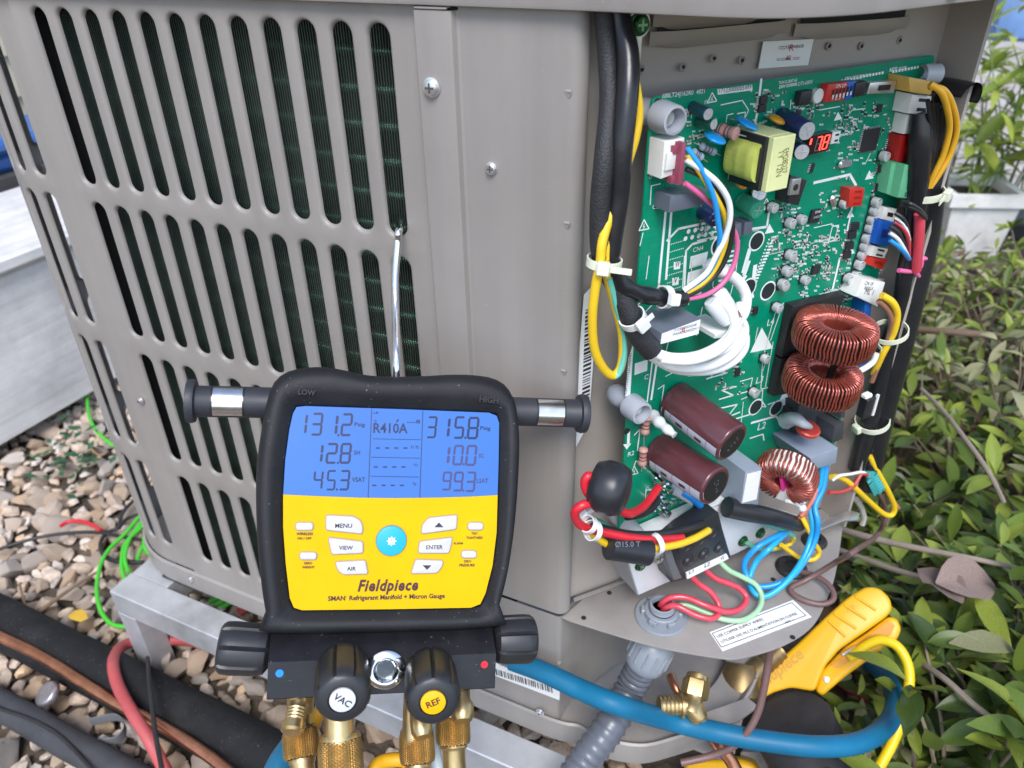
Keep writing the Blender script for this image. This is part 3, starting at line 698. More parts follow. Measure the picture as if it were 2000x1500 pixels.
# --- disc ceramics, resistors
CER = mat('blue_ceramic', (.01,.30,.72), .28, var=.06, coat=.3); TANT = mat('amber_ceramic', (.70,.30,.02), .3, var=.08, coat=.3)
def disc(a, b, h, m, ww=.0040):
    mb = MB(); p, q = bp(*a, h*.8), bp(*b, h); d = q-p; L = d.length
    mb.lathe([(L*.5*math.sin(math.pi*k/10)+1e-5, -ww*.5*math.cos(math.pi*k/10)) for k in range(11)], 20)
    o = part(mb, 'disc_capacitor', m, smooth=60); o.matrix_local = Matrix.Translation((p+q)/2) @ Matrix.Rotation(math.atan2(d.y,d.x),4,'Z') @ Matrix.Rotation(-1.25,4,'X')
    m2 = MB(); 
    for sx in (-.3,.3): m2.tube([(p+(q-p)*(.5+sx)) , V((*(p+(q-p)*(.5+sx*.6)).xy, 0))], .0004, 5)
    o2 = part(m2, 'lead', STEEL); o2.parent = BOARD
disc((1440,235),(1478,247),.013,CER); disc((1378,267),(1416,272),.012,CER); disc((1503,230),(1531,236),.010,TANT); disc((1437,358),(1457,364),.008,TANT)
TAN = mat('tan_resistor', (.50,.27,.22), .45, var=.06); LBR = mat('pale_blue_resistor', (.38,.47,.58), .4)
def resistor(a, b, ha, hb, r, m, bands=((.1,.1,.12),(.25,.02,.02),(.1,.1,.12))):
    p, q = bp(*a, ha), bp(*b, hb); d = q-p; L = d.length; mb = MB()
    mb.lathe([(r*.6,0),(r,L*.06),(r,L*.2),(r*.84,L*.28),(r*.84,L*.72),(r,L*.8),(r,L*.94),(r*.6,L)], 16); o = part(mb, 'resistor', m, smooth=60); o.matrix_local = axis_M(p, d)
    for k, t in enumerate((.14,.42,.6)):
        m2 = MB(); rr = (r if k == 0 else r*.84)+.0001; m2.lathe([(rr,L*t),(rr,L*(t+.07))], 16, cap=False); sub(m2, 'colour_band', mat('band_%d'%k, bands[k], .5, var=0), o)
    m3 = MB(); m3.tube([(0,0,-.006),(0,0,L+.006)], .0004, 5); sub(m3, 'lead', STEEL, o)
resistor((1264,812),(1259,847),.006,.006,.0033,TAN); resistor((1257,875),(1254,908),.006,.006,.0033,TAN)
resistor((1405,253),(1440,262),.004,.016,.0040,TAN); resistor((1369,285),(1396,298),.003,.003,.0024,LBR); resistor((1353,296),(1370,308),.003,.003,.0024,LBR)
# --- ICs
ICB = mat('ic_black', (.022,.022,.026), .42, var=.1); PIN = mat('tinned_pin', (.62,.63,.64), .32, .9)
def ic(q, h=.0016, pins=(0,0), print_=None):
    pl = [V(p) for p in flat(BD, q, h)]; mb = MB(); mb.prism([tuple(p) for p in pl], .0003, h, .0002); o = part(mb, 'integrated_circuit', ICB, smooth=20)
    m2 = MB()
    for side, n in ((0, pins[0]), (1, pins[1])):
        for k in range(n):
            t = (k+.5)/n
            for a, b, c in (((pl[0], pl[3], pl[1]), (pl[1], pl[2], pl[0])) if side == 0 else ((pl[0], pl[1], pl[3]), (pl[3], pl[2], pl[0]))):
                p = a+(b-a)*t; o_ = (a-c).normalized(); e = p+o_*.0012; s_ = (b-a).normalized()*((b-a).length/n*.26)
                m2.add([(*(p-s_),.0010),(*(p+s_),.0010),(*(e+s_),.0002),(*(e-s_),.0002)], [(0,1,2,3)])
    if m2.v: sub(m2, 'pin_row', PIN, o, 0)
    return o
ic([(1690,254),(1721,249),(1711,293),(1680,298)], .0018, (12,12)); ic([(1737,271),(1744,270),(1738,297),(1730,298)], .0014, (7,0)); ic([(1586,320),(1593,319),(1588,337),(1581,338)], .0014, (5,0))
o = ic([(1588,411),(1606,408),(1599,434),(1581,437)], .0022, (0,0)); ic([(1591,520),(1605,517),(1600,534),(1586,538)], .0024, (0,0))
for s, a, b in (('DHB1',(1592,417),(1603,415)),('U10.2C',(1589,427),(1601,424))):
    t = lettering(s, BD, a, b, SILK, None, w=.0024); t.parent = o
for (x, y) in ((1488,196),(1485,213),(1667,443),(1661,460),(1656,481),(1651,499),(1720,330),(1715,366)):
    ic([(x-1,y-7),(x+13,y-9),(x+11,y+6),(x-3,y+8)], .0026, (4,0))
for (x, y) in ((1455,604),(1448,630),(1442,706),(1443,727),(1557,240),(1720,212),(1478,607),(1575,190),(1461,603),(1562,222)): ic([(x-5,y-6),(x+4,y-8),(x+2,y+7),(x-7,y+9)], .0020, (2,0))
gbox('inductor', BLACK, [(1566,180),(1588,176),(1584,204),(1560,207)], .0003, .005)
mb = MB(); mb.lathe([(.0045,0),(.0045,.0035),(.0038,.004),(.0018,.0038)], 16); part(mb, 'inductor', WHITE, 1600,188,.004)
# crystal, mosfet with tab
for a, b in (((1640,322),(1663,318)),((1625,385),(1630,401))):
    p, q = bp(*a,.002), bp(*b,.002); d = q-p; mb = MB(); mb.box(-.001,d.length,-.0023,.0023,.0003,.0036,.0014); o = part(mb, 'crystal', STEEL); o.matrix_local = Matrix.Translation((p.x,p.y,0)) @ Matrix.Rotation(math.atan2(d.y,d.x),4,'Z')
gbox('heat_sink', ICB, [(1545,342),(1577,352),(1560,402),(1540,398)], .0003, .012, .0008)
q = flat(BD, [(1548,350),(1566,348),(1561,380),(1542,382)], .0145); mb = MB(); mb.prism(q, .0125, .0145, .0006); tb = part(mb, 'transistor_tab', STEEL, smooth=25)
mb = MB(); mb.lathe([(.0022,.0146),(.0022,.0147)], 14); o = sub(mb, 'tab_hole', DARKBASE, tb, 0); p = bp(1554,366,.0145); o.location = (p.x,p.y,0)
# --- connectors
def conn(name, m, q, h, w0=.0003, slots=0, dark=None, b=.0005, sw=.35):
    pl = [V(p) for p in flat(BD, q, h)]; mb = MB(); mb.prism([tuple(p) for p in pl], w0, h, b); o = part(mb, name, m, smooth=25)
    if slots:
        m2 = MB()
        for k in range(slots):
            t = (k+.5)/slots; c = pl[0]+(pl[3]-pl[0])*t; e = pl[1]+(pl[2]-pl[1])*t; s_ = (pl[3]-pl[0])/slots*sw*.5
            a_, b_ = c+(e-c)*.35, c+(e-c)*.8
            m2.add([(*(a_-s_),h+.0002),(*(b_-s_),h+.0002),(*(b_+s_),h+.0002),(*(a_+s_),h+.0002)], [(0,1,2,3)])
        sub(m2, 'terminal_slot', dark or BLACK, o, 0)
    return o
CRED = mat('red_connector', (.55,.03,.02), .35, var=.06); CDR = mat('dark_red_connector', (.35,.012,.012), .35); CGR = mat('green_terminal', (.12,.42,.24), .4, var=.05); CBL = mat('blue_connector', (.01,.10,.45), .35); CYE = mat('amber_connector', (.68,.42,.10), .42); CIV = mat('ivory_connector', (.70,.70,.66), .42, var=.04)
conn('power_connector', CIV, [(1298,277),(1338,269),(1334,335),(1292,350)], .013, b=.0008); 
c1_ = conn('power_plug', mat('plum_plug',(.28,.06,.10),.4), [(1333,281),(1341,279),(1335,360),(1325,362)], .019, .006)
for q in ([(1316,286),(1333,283),(1332,300),(1315,302)], [(1311,345),(1329,342),(1327,357),(1311,360)]):
    mb = MB(); mb.prism(flat(BD,q,.0155), .012, .0155, .0004); sub(mb, 'latch', mat('plum_plug',(.28,.06,.10)), c1_, 25)
mb = MB(); mb.prism(flat(BD,[(1304,300),(1322,297),(1318,330),(1300,334)],.0148), .012, .0148, .0004); sub(mb, 'latch', CIV, c1_, 25)
conn('red_header', CRED, [(1660,369),(1690,368),(1683,402),(1657,405)], .008, slots=3, dark=CDR)
conn('yellow_plug', CYE, [(1775,150),(1828,160),(1818,186),(1778,180)], .016, b=.0008)
conn('white_header', CIV, [(1783,184),(1820,188),(1814,224),(1774,222)], .013, slots=2); conn('white_header', CIV, [(1772,224),(1802,225),(1795,262),(1764,262)], .010, slots=3)
conn('red_header', CDR, [(1760,265),(1789,264),(1778,318),(1752,316)], .010, slots=1, dark=CRED)
g_ = conn('green_terminal_block', CGR, [(1742,318),(1772,320),(1756,388),(1731,378)], .010); g2 = conn('green_terminal_plug', CGR, [(1768,321),(1800,327),(1786,390),(1754,386)], .017, .004, slots=4, dark=mat('dark_green',(.03,.16,.09)), sw=.6)
conn('white_header', CIV, [(1727,405),(1752,408),(1746,434),(1722,428)], .009, slots=1); conn('blue_header', CBL, [(1718,430),(1746,434),(1735,482),(1706,476)], .010, slots=1, dark=mat('dark_blue',(.005,.03,.2)))
conn('white_header', CIV, [(1706,480),(1735,487),(1727,505),(1700,500)], .009, slots=2); conn('red_header', CRED, [(1699,502),(1734,507),(1722,527),(1696,517)], .009, slots=1, dark=CDR)
wc = conn('white_plug', WHITE, [(1686,545),(1730,552),(1715,600),(1672,580)], .015, b=.0012)
for i in range(3):
    t = lettering(('CN 18','B05P-X','ML 1')[i], BD, (1688,556+i*9), (1704,558+i*9), GREYINK, None, w=.0153); t.parent = wc
conn('black_header', BLACK, [(1672,163),(1692,158),(1688,187),(1667,190)], .007)
us = conn('usb_socket', STEEL, [(1700,162),(1752,157),(1746,182),(1694,184)], .007, slots=1, sw=.5)
dp = conn('dip_switch', CRED, [(1618,165),(1657,160),(1649,196),(1611,200)], .006); db = conn('dip_switch', CBL, [(1657,160),(1674,158),(1666,190),(1650,196)], .006)
m2 = MB(); m3 = MB()
for k in range(6):
    a = bp(1630+k*7.0-3, 184-k*1.4, .0063); m2.box(a.x-.0008,a.x+.0008,a.y-.0028,a.y+.0028,.0062,.0064); m3.box(a.x-.0006,a.x+.0006,a.y-.0026,a.y-.0004,.0064,.0068)
sub(m2, 'switch_slot', BLACK, dp, 0); sub(m3, 'switch_lever', WHITE, dp, 0)
for s, a, b in (('ON DP',(1632,172),(1652,170)),('1 2 3 4',(1625,196),(1648,193)),):
    t = lettering(s, BD, a, b, SILK, None, w=.0063); t.parent = dp
mb = MB(); mb.lathe([(.0065,0),(.0065,.012)], 20, cap=False); o = part(mb, 'clear_cable_clip', mat('grey_clip',(.45,.48,.50),.35), 1806,146,.006); p = bp(1806,146,.006); o.matrix_local = Matrix.Translation((p.x,p.y,.004)) @ Matrix.Rotation(math.radians(70),4,'Y')
# --- two digit display showing 78
dq = [(1583,266),(1626,257),(1617,294),(1576,304)]
mb = MB(); mb.prism(flat(BD,dq,.006), .0003, .006, .0002); ds = part(mb, 'digit_display', mat('smoked_red',(.03,.004,.006),.2,coat=.4), smooth=20)
LIT = mat('lit_red_segment', (1,.045,.03), .4, var=0, emit=2.6); OFFS = mat('dark_segment', (.16,.12,.12), .5, var=0)
SEG = {'0':'abcdef','1':'bc','2':'abged','3':'abgcd','4':'fgbc','5':'afgcd','6':'afgedc','7':'abc','8':'abcdefg','9':'abfgcd','-':'g'}
def seg_polys(x0, x1, y0, y1, t=.16, sl=.12):
    """seven bars of one digit in a unit box, y up"""
    w_, h_ = x1-x0, y1-y0; T = w_*t*1.2; g = T*.10; ym = (y0+y1)/2
    def S(p): return [(x + (y-y0)*sl, y) for x, y in p]
    H = lambda y: [(x0+T*.35,y),(x0+T*.8,y+T/2),(x1-T*.8,y+T/2),(x1-T*.35,y),(x1-T*.8,y-T/2),(x0+T*.8,y-T/2)]
    Vv = lambda x, a, b: [(x-T*.1,a+g),(x-T/2,a+T*.4+g),(x-T/2,b-T*.4-g),(x,b-g),(x+T/2,b-T*.4-g),(x+T/2,a+T*.4+g)]
    xa, xb, ya, yb = x0+T/2, x1-T/2, y0+T/2, y1-T/2
    d = dict(a=H(yb), g=H(ym), d=H(ya), f=Vv(xa,ym,yb), b=Vv(xb,ym,yb), e=Vv(xa,ya,ym), c=Vv(xb,ya,ym))
    return {k: S(v) for k, v in d.items()}
Pq = [bp(*q,.0062) for q in dq]
def dmap(x, y): # unit square of the window
    a = Pq[3]+(Pq[2]-Pq[3])*x; b = Pq[0]+(Pq[1]-Pq[0])*x; c = a+(b-a)*y; return (c.x,c.y,.0062)
lit, offm = MB(), MB()
for ch, x0 in (('7',.30),('8',.64)):
    for k, pl in seg_polys(x0, x0+.27, .12, .88, .17, .06).items(): (lit if k in SEG[ch] else offm).add([dmap(*p) for p in pl], [tuple(range(6))])
for k in 'ag': pass
lit.add([dmap(*p) for p in ((.02,.55),(.10,.55),(.12,.85),(.04,.85))], [(0,1,2,3)]); lit.add([dmap(*p) for p in ((.57,.1),(.61,.1),(.61,.16),(.57,.16))], [(0,1,2,3)])
sub(lit, 'lit_segment', LIT, ds, 0); sub(offm, 'unlit_segment', OFFS, ds, 0)
conn('white_header', WHITE, [(1627,259),(1643,256),(1638,279),(1623,282)], .005, slots=2)
# --- heat spreader plate and terminal bracket at the foot
# --- silkscreen
sk = MB()
def ribbon(pts, wd=.0005, F=BD, h=.0002, mbx=None):
    mbx = mbx or sk
    P = [F.hit(x, y, h) for x, y in pts]
    for a, b in zip(P, P[1:]):
        d = (b-a)
        if d.length < 1e-6: continue
        d.normalize(); n = V((-d.y, d.x, 0))*wd; e = d*wd*.6
        mbx.quad(a-n-e, b-n+e, b+n+e, a+n-e)
LN = [([(1300,415),(1287,555),(1285,600)],.0009),([(1311,415),(1301,545)],.0009),([(1303,470),(1325,447),(1390,433)],.0008),([(1335,595),(1340,490),(1352,477),(1400,463)],.0008),
 ([(1328,640),(1337,500)],.0004),([(1345,595),(1352,505),(1365,500)],.0003),([(1240,600),(1290,560)],.0004),([(1250,620),(1300,568)],.0004),([(1275,617),(1320,590)],.0004),([(1280,590),(1330,570)],.0004),
 ([(1487,155),(1480,215),(1475,240)],.0009),([(1457,240),(1440,245)],.0004),([(1480,410),(1503,406),(1498,443),(1470,447)],.0009),([(1590,357),(1660,341),(1672,362)],.0010),([(1664,406),(1655,450)],.0009),([(1640,505),(1627,562)],.0010),
 ([(1520,590),(1490,700),(1486,760),(1500,757)],.0004),([(1530,592),(1505,665)],.0004),([(1510,668),(1495,755)],.0004),([(1448,780),(1490,762)],.0004),([(1447,830),(1452,785)],.0003),
 ([(1468,826),(1515,813),(1535,832)],.0010),([(1485,793),(1496,795),(1488,782),(1490,760)],.0004),([(1500,790),(1540,777),(1551,790),(1546,808)],.0005),([(1465,856),(1490,848),(1492,860)],.0006),
 ([(1284,700),(1272,780)],.0009),([(1275,700),(1262,800)],.0006),([(1360,655),(1372,600)],.0005),([(1300,735),(1330,720),(1350,735)],.0003),([(1395,800),(1440,790),(1420,815),(1445,805)],.0006),([(1405,780),(1432,772),(1410,762),(1438,755)],.0006),
 ([(1380,740),(1420,728),(1390,722),(1428,712)],.0006),([(1430,820),(1470,808)],.0006),([(1480,640),(1475,665)],.0003),([(1239,850),(1250,838),(1245,880)],.0005),([(1262,915),(1242,900),(1238,912)],.0004),([(1262,955),(1258,1000)],.0005),([(1262,958),(1290,952)],.0005),
 ([(1272,363),(1290,359)],.0003),([(1270,400),(1272,363)],.0003),([(1355,272),(1388,263)],.0003),([(1355,272),(1353,262)],.0003),([(1335,215),(1333,238),(1340,237),(1342,214),(1335,215)],.0003),
 ([(1418,240),(1420,225),(1432,222)],.0003),([(1440,222),(1456,219),(1454,232)],.0003),([(1350,522),(1385,512),(1390,530)],.0003),([(1485,350),(1530,360)],.0003),([(1626,442),(1638,440),(1630,470),(1618,472),(1626,442)],.0004)]
for p, wd in LN: ribbon(p, wd)
def tri(x, y, s, solid=False):
    a, b, c = (x, y-s*.62), (x-s*.52, y+s*.5), (x+s*.5, y+s*.3)
    if solid: P = [BD.hit(*q,.0002) for q in (a,b,c)]; sk.add(P, [(0,1,2)])
    else: ribbon([a,b,c,a], .00035); ribbon([(x+1,y-s*.2),(x-2,y+s*.1),(x+1,y+s*.08),(x-1,y+s*.32)], .00022)
tri(1391,192,18); tri(1258,441,19); tri(1239,920,15); tri(1637,228,16,True); tri(1698,343,17,True); tri(1503,448,18,True); tri(1488,667,44,True); tri(1532,780,30,True); tri(1661,419,14,True); tri(1662,490,15,True); tri(1497,397,15)
def rect(q): P = [BD.hit(*p,.0002) for p in q]; sk.add(P, [(0,1,2,3)])
rect([(1402,185),(1470,176),(1469,165),(1401,174)]); rect([(1240,710),(1265,702),(1264,724),(1239,733)]); rect([(1227,700),(1238,668),(1231,770),(1221,775)])
rect([(1283,330),(1287,267),(1280,268),(1277,332)])
for (x, y) in ((1322,519),(1319,550)): rect([(x-6,y-7),(x+7,y-9),(x+6,y+6),(x-6,y+8)])
for k, pts in enumerate(([(1475,520),(1472,545)],[(1454,535),(1462,512)],[(1450,560),(1463,575)],[(1455,590),(1470,578)],[(1455,540),(1448,552)],[(1464,488),(1452,530)])): ribbon(pts, .0018)
for pts, wd in (([(1300,690),(1312,640),(1330,632)],.0005),([(1345,735),(1352,705),(1372,700)],.0004),([(1390,735),(1396,712),(1440,700)],.0005),([(1262,545),(1268,500)],.0003),([(1250,480),(1256,455)],.0003),([(1385,455),(1420,448),(1418,470),(1440,466)],.0006),([(1362,470),(1398,462)],.0004),([(1400,480),(1392,560),(1410,575)],.0004),
    ([(1445,470),(1436,540),(1420,600)],.0004),([(1500,478),(1520,462)],.0003),([(1425,640),(1460,630),(1456,660)],.0005),([(1285,760),(1297,752),(1290,800)],.0004),([(1440,770),(1478,760)],.0005),([(1446,745),(1470,738),(1464,765)],.0004),([(1490,725),(1500,690)],.0003),([(1376,260),(1430,248)],.0003),([(1300,240),(1330,233)],.0003),
    ([(1350,230),(1352,212)],.0003),([(1408,205),(1450,196),(1462,215),(1452,238)],.0003),([(1545,195),(1542,228)],.0003),([(1600,215),(1640,208)],.0003),([(1655,225),(1665,215),(1690,212)],.0003),([(1690,320),(1700,300)],.0003),([(1590,445),(1625,437)],.0003),([(1565,480),(1640,462)],.0002),([(1490,500),(1560,484)],.0002),([(1600,575),(1650,562)],.0004),([(1650,585),(1680,578),(1676,600)],.0004)): ribbon(pts, wd)
def ringmark(x, y, r0=.0058, r1=.0072, n=26):
    c = bp(x, y, .0002); vs = []; 
    for i in range(n):
        a = 2*math.pi*i/n; vs += [(c.x+r0*math.cos(a), c.y+r0*math.sin(a), .0002), (c.x+r1*math.cos(a), c.y+r1*math.sin(a), .0002)]
    sk.add(vs, [(2*i,2*i+1,(2*i+3)%(2*n),(2*i+2)%(2*n)) for i in range(n)])
HOLES = [(1478,471,.0058),(1462,562,.0062),(1500,568,.0062),(1476,795,.0062),(1516,797,.0062),(1284,201,.0026),(1224,842,.0026),(1405,480,.006)]
hm = mat('board_hole', (.01,.02,.02), .6, var=0)
mbh = MB(); mbh.lathe([(1,0),(1,.00015)], 22); hb = None
for x, y, r in HOLES:
    p = bp(x, y); M = Matrix.Translation((p.x,p.y,.0001)) @ Matrix.Diagonal((r,r,1,1))
    if hb is None: hb = part(mbh, 'board_hole', hm, smooth=0); hb.matrix_local = M
    else: put(hb, BOARD, M=M)
    if r > .004: ringmark(x, y, r, r+.0013)
rg = random.Random(11)
for y0 in range(0, 7):                                                  # dotted rows between the power tracks
    for k in range(9): x = 1308+k*3.4+(-y0*.9); y = 478+y0*15-k*1.0; rect([(x-.8,y-.9),(x+.8,y-1),(x+.8,y+.9),(x-.8,y+1)])
for r_ in range(2):
    for k in range(5): x, y = 1345+k*13-r_*6, 452+r_*14-k*2.6; c = bp(x,y); ringmark(x, y, 0, .0016, 10)
for k in range(16): x, y = 1513-k*2.7, 463+k*6.2; rect([(x-4,y-1.4),(x+4,y-2.6),(x+4,y+.9),(x-4,y+2)]); 
for k in range(14): x, y = 1502-k*2.5, 468+k*6.6; rect([(x-1.5,y-1.2),(x+1.5,y-1.7),(x+1.5,y+1),(x-1.5,y+1.5)])
for k in range(7): x, y = 1425-k*1, 490+k*9; rect([(x-16,y+3),(x+14,y-3),(x+14,y+1),(x-16,y+7)])  # white bars: glare over the connector pads put into the print
for k in range(3):                                                      # white lead-in pads of the CN4 terminals
    x, y = 1365-k*5, 507+k*31; rect([(x-16,y-6),(x+18,y-16),(x+14,y+8),(x-19,y+18)])
# tiny passives, text crumbs: too small to pick apart
chips = MB(); CH = [mat('chip_white',(.60,.60,.58),.5,var=0), mat('chip_dark',(.03,.03,.035),.5,var=0), mat('chip_tan',(.30,.24,.19),.5,var=0)]
ZONES = [(1505,460,1620,545,80),(1560,410,1580,500,10),(1600,440,1660,560,36),(1545,180,1600,232,20),(1640,200,1740,320,40),(1700,330,1730,400,14),(1465,175,1530,250,24),(1330,215,1400,300,16),(1560,555,1660,585,16),(1395,700,1450,770,14),(1520,385,1560,460,22),(1590,200,1680,300,20),(1630,300,1670,350,8),(1600,370,1655,440,14),(1690,520,1720,560,6),(1360,430,1400,470,10),(1640,560,1690,600,10),(1290,960,1330,985,8)]
for x0, y0, x1, y1, n in ZONES:
    for _ in range(int(n*1.7)):
        x, y = rg.uniform(x0,x1), rg.uniform(y0,y1); p = bp(x, y); r90 = rg.random() < .5; a, b = (.0014,.0008) if r90 else (.0008,.0014)
        if rg.random() < .55:
            chips.mat = rg.choice((0,1,1,2)); chips.box(p.x-a*.62,p.x+a*.62,p.y-b*.62,p.y+b*.62,.0002,.0011)
            chips.mat = 0
            if r90: chips.box(p.x-a*1.05,p.x-a*.62,p.y-b*.66,p.y+b*.66,.0002,.0009); chips.box(p.x+a*.62,p.x+a*1.05,p.y-b*.66,p.y+b*.66,.0002,.0009)
            else: chips.box(p.x-a*.66,p.x+a*.66,p.y-b*1.05,p.y-b*.62,.0002,.0009); chips.box(p.x-a*.66,p.x+a*.66,p.y+b*.62,p.y+b*1.05,.0002,.0009)
        else:
            for k in range(rg.randint(2,5)): xx = x+k*2.1; rect([(xx-.7,y-1.6),(xx+.7,y-1.9),(xx+.6,y+1.6),(xx-.8,y+1.9)])
kind(chips.build('surface_chip', CH, BOARD, 0), 'stuff')
for x, y, n in ((1700,176,0),(1645,158,7),(1682,150,8),(1745,140,9),(1600,150,0),(1715,312,5),(1735,122,0)):
    for k in range(n): rect([(x+k*6-2,y-k*1.1-2.4),(x+k*6+2,y-k*1.1-3),(x+k*6+1.6,y-k*1.1+2.2),(x+k*6-2.4,y-k*1.1+2.8)])
ribbon([(1228,845),(1227,868)], .0012); P = [BD.hit(*q,.0002) for q in ((1217,868),(1233,866),(1224,878))]; sk.add(P, [(0,1,2)])
silk = sk.build('silkscreen', SILK, BOARD, 0)
for s, a, b, m, kw in (('100LT24J162R0  4821',(1294,192),(1376,182),SILK,{}),('17123000005499',(1404,182),(1467,174),GREYINK,dict(w=.0005)),('W',(1318,523),(1327,521),GREYINK,dict(w=.0005,height=.005)),('V',(1315,554),(1323,552),GREYINK,dict(w=.0005,height=.005)),('CN4',(1353,493),(1373,488),SILK,{}),
    ('C1',(1258,742),(1270,739),SILK,{}),('L4',(1498,637),(1511,633),SILK,{}),('L3',(1476,750),(1489,746),SILK,{}),('L2',(1479,841),(1494,836),SILK,{}),('R2',(1226,892),(1238,888),SILK,{}),('C21',(1274,409),(1290,406),SILK,{}),
    ('TUV-3.15AT-G',(1520,165),(1556,159),SILK,dict(bold=.02)),('250V E358008',(1521,173),(1556,167),SILK,dict(bold=.02)),('DTI-600V',(1558,168),(1587,163),SILK,{}),('RZ2',(1470,447+6),(1482,450),SILK,{}),('FR12',(1376,204),(1392,200),SILK,{}),
    ('CN3',(1273,305),(1277,288),SILK,{}),('CN1',(1272,350),(1275,333),SILK,{}),('C241100MYE2C500V41',(1224,770),(1234,690),GREYINK,dict(w=.0005)),('CN16 CN17 CN9 CN18',(1650,156),(1700,148),SILK,dict(bold=.03)),('RS232',(1737,140),(1752,137),SILK,dict(bold=.03)),('DC12V',(1755,137),(1770,134),SILK,dict(bold=.03))):
    t = lettering(s, BD, a, b, m, None, **kw)
    if t: t.parent = BOARD
# screw lugs of the lower left power tab, white plastic lumps
for x, y in ((1283,935),(1300,950),(1290,975),(1282,990),(1295,995)):
    mb = MB(); mb.lathe([(.004,0),(.004,.006),(.0028,.007),(.0028,.012),(.0015,.0125)], 12); o = part(mb, 'terminal_post', CHROME, x, y, .005)
# ================= terminal bracket and wiring =================
ZINC = mat('zinc_plate', (.78,.79,.81), .42, .2, var=.06, vs=20)
BRK = thing('terminal_bracket', 'bright zinc bracket plate screwed on below the green board', 'bracket', BD.M)
mb = MB(); mb.prism(flat(BD, [(1250,1062),(1300,1030),(1360,1003),(1430,983),(1500,990),(1562,1008),(1540,1030),(1440,1080),(1300,1139),(1248,1162),(1226,1092)], .014), .0122, .014, .0003); mb.build('plate', ZINC, BRK, 30)
a, b = BD.hit(1226,1092,.014), BD.hit(1248,1162,.014)
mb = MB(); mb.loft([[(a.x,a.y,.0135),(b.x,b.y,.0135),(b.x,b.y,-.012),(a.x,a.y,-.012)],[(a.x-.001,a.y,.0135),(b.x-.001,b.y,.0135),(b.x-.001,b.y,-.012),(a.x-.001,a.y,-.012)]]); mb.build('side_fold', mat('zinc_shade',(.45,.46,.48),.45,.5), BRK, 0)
a, b, c = BD.hit(1252,1052,.014), BD.hit(1362,1002,.014), BD.hit(1425,985,.014)
mb = MB(); mb.box(a.x, c.x, a.y-.002, a.y+.0005, .001, .0138, .0003); mb.build('top_flange', ZINC, BRK, 0)
mb = screw_mesh(.0042,.003,None); gs = None
for x, y in ((1250,1103),(1450,1056),(1484,1040)):
    p = BD.hit(x, y, .014); o = mb.build('green_screw', [ES, _mc['green_recess']], BRK, 40) if gs is None else put(gs, BRK); gs = gs or o; o.matrix_local = Matrix.Translation((p.x,p.y,.014)) @ Matrix.Rotation(x*.1,4,'Z')
TB = thing('terminal_block', 'black power terminal block with white L1 L2 strip on the zinc bracket', 'terminal block', BD.M)
TBM = mat('black_phenolic', (.022,.023,.027), .38, var=.12)
mb = MB(); mb.prism(flat(BD, [(1293,1080),(1340,1040),(1393,1005),(1404,1002),(1412,1034),(1428,1088),(1341,1131),(1312,1138)], .030), .0142, .030, .001); mb.build('housing', TBM, TB, 30)
wm = MB(); wm.lathe([(.0054,.0303),(.0050,.0306),(.0048,.0302)], 16, cap=False); wm.lathe([(.0048,.0303),(.0,.0303)], 16, cap=False)
w0 = None
for x, y, k in ((1345,1095,1),(1376,1082,1),(1406,1070,1),(1338,1066,1.35),(1366,1053,1.35),(1391,1039,1.35)):
    p = BD.hit(x, y, .0305); o = wm.build('screw_well', BLACK, TB) if w0 is None else put(w0, TB); w0 = w0 or o; o.matrix_local = Matrix.Translation((p.x,p.y,0)) @ Matrix.Diagonal((k,k,1,1))
    m2 = MB(); m2.lathe([(.0017*k,.0303),(.0014*k,.0306)], 12, Matrix.Translation((-.0012,.0008,0))); q = m2.build('clamp_screw', mat('dark_steel',(.25,.25,.27),.3,.9), o)
mb = MB(); mb.prism(flat(BD, [(1341,1120),(1420,1083),(1423,1091),(1342,1131)], .0316), .0302, .0318); mb.build('marking_strip', PAPER, TB, 0)
for s, a, b in (('L1',(1346,1122),(1354,1118)),('L2',(1376,1109),(1386,1104)),('G',(1408,1094),(1414,1091))):
    t = lettering(s, BD, a, b, INK, None, w=.0322); t.parent = TB
mb = MB(); mb.prism(flat(BD, [(1297,1077),(1311,1072),(1320,1100),(1333,1130),(1316,1134),(1306,1108)], .036), .030, .036, .001); mb.build('cover_lug', mat('grey_phenolic',(.12,.12,.13),.45), TB, 30)
p = BD.hit(1290,1091,.034); mb = screw_mesh(.0052,.003,None); o = mb.build('fixing_screw', [STEEL,SLOTD], TB, 40); o.matrix_local = Matrix.Translation((p.x,p.y,.031))
# ---- cable ties
def tie(parent, F, x, y, h, ang, r, m=TIE, hd=(.0,.0), tail=.0, hs=1.0, name='cable_tie'):
    p = F.world(x, y, h); d = (F.ex*math.cos(ang) + F.ey*math.sin(ang)); side = F.ez.cross(d)
    M = axis_M(p, d); mb = MB(); w_ = .0021*hs
    mb.lathe([(r,-w_),(r+.0009,-w_),(r+.0009,w_),(r,w_),(r,-w_)], 24, M, False)
    q = M.inverted() @ (p + (side*math.cos(hd[0]) + F.ez*math.sin(hd[0]))*(r+.001))
    R_ = q.xy.normalized(); Mh = M @ Matrix.Translation((q.x,q.y,0)) @ Matrix.Rotation(math.atan2(R_.y,R_.x),4,'Z')
    mb.box(-.001,.0032*hs,-.0032*hs,.0032*hs,-.0032*hs,.0032*hs,.0007,Mh)
    if tail: mb.box(.0005,.0012,0,tail,-.0018,.0018,0,Mh)
    o = mb.build(name, m, None, 40); wparent(o, parent); return o
B = BD
def add(name, spec, r, m, label, cat='wire', n=8, k=8, group=None):
    return wire(name, W(*spec), r, m, n, k, None, label, cat, group)
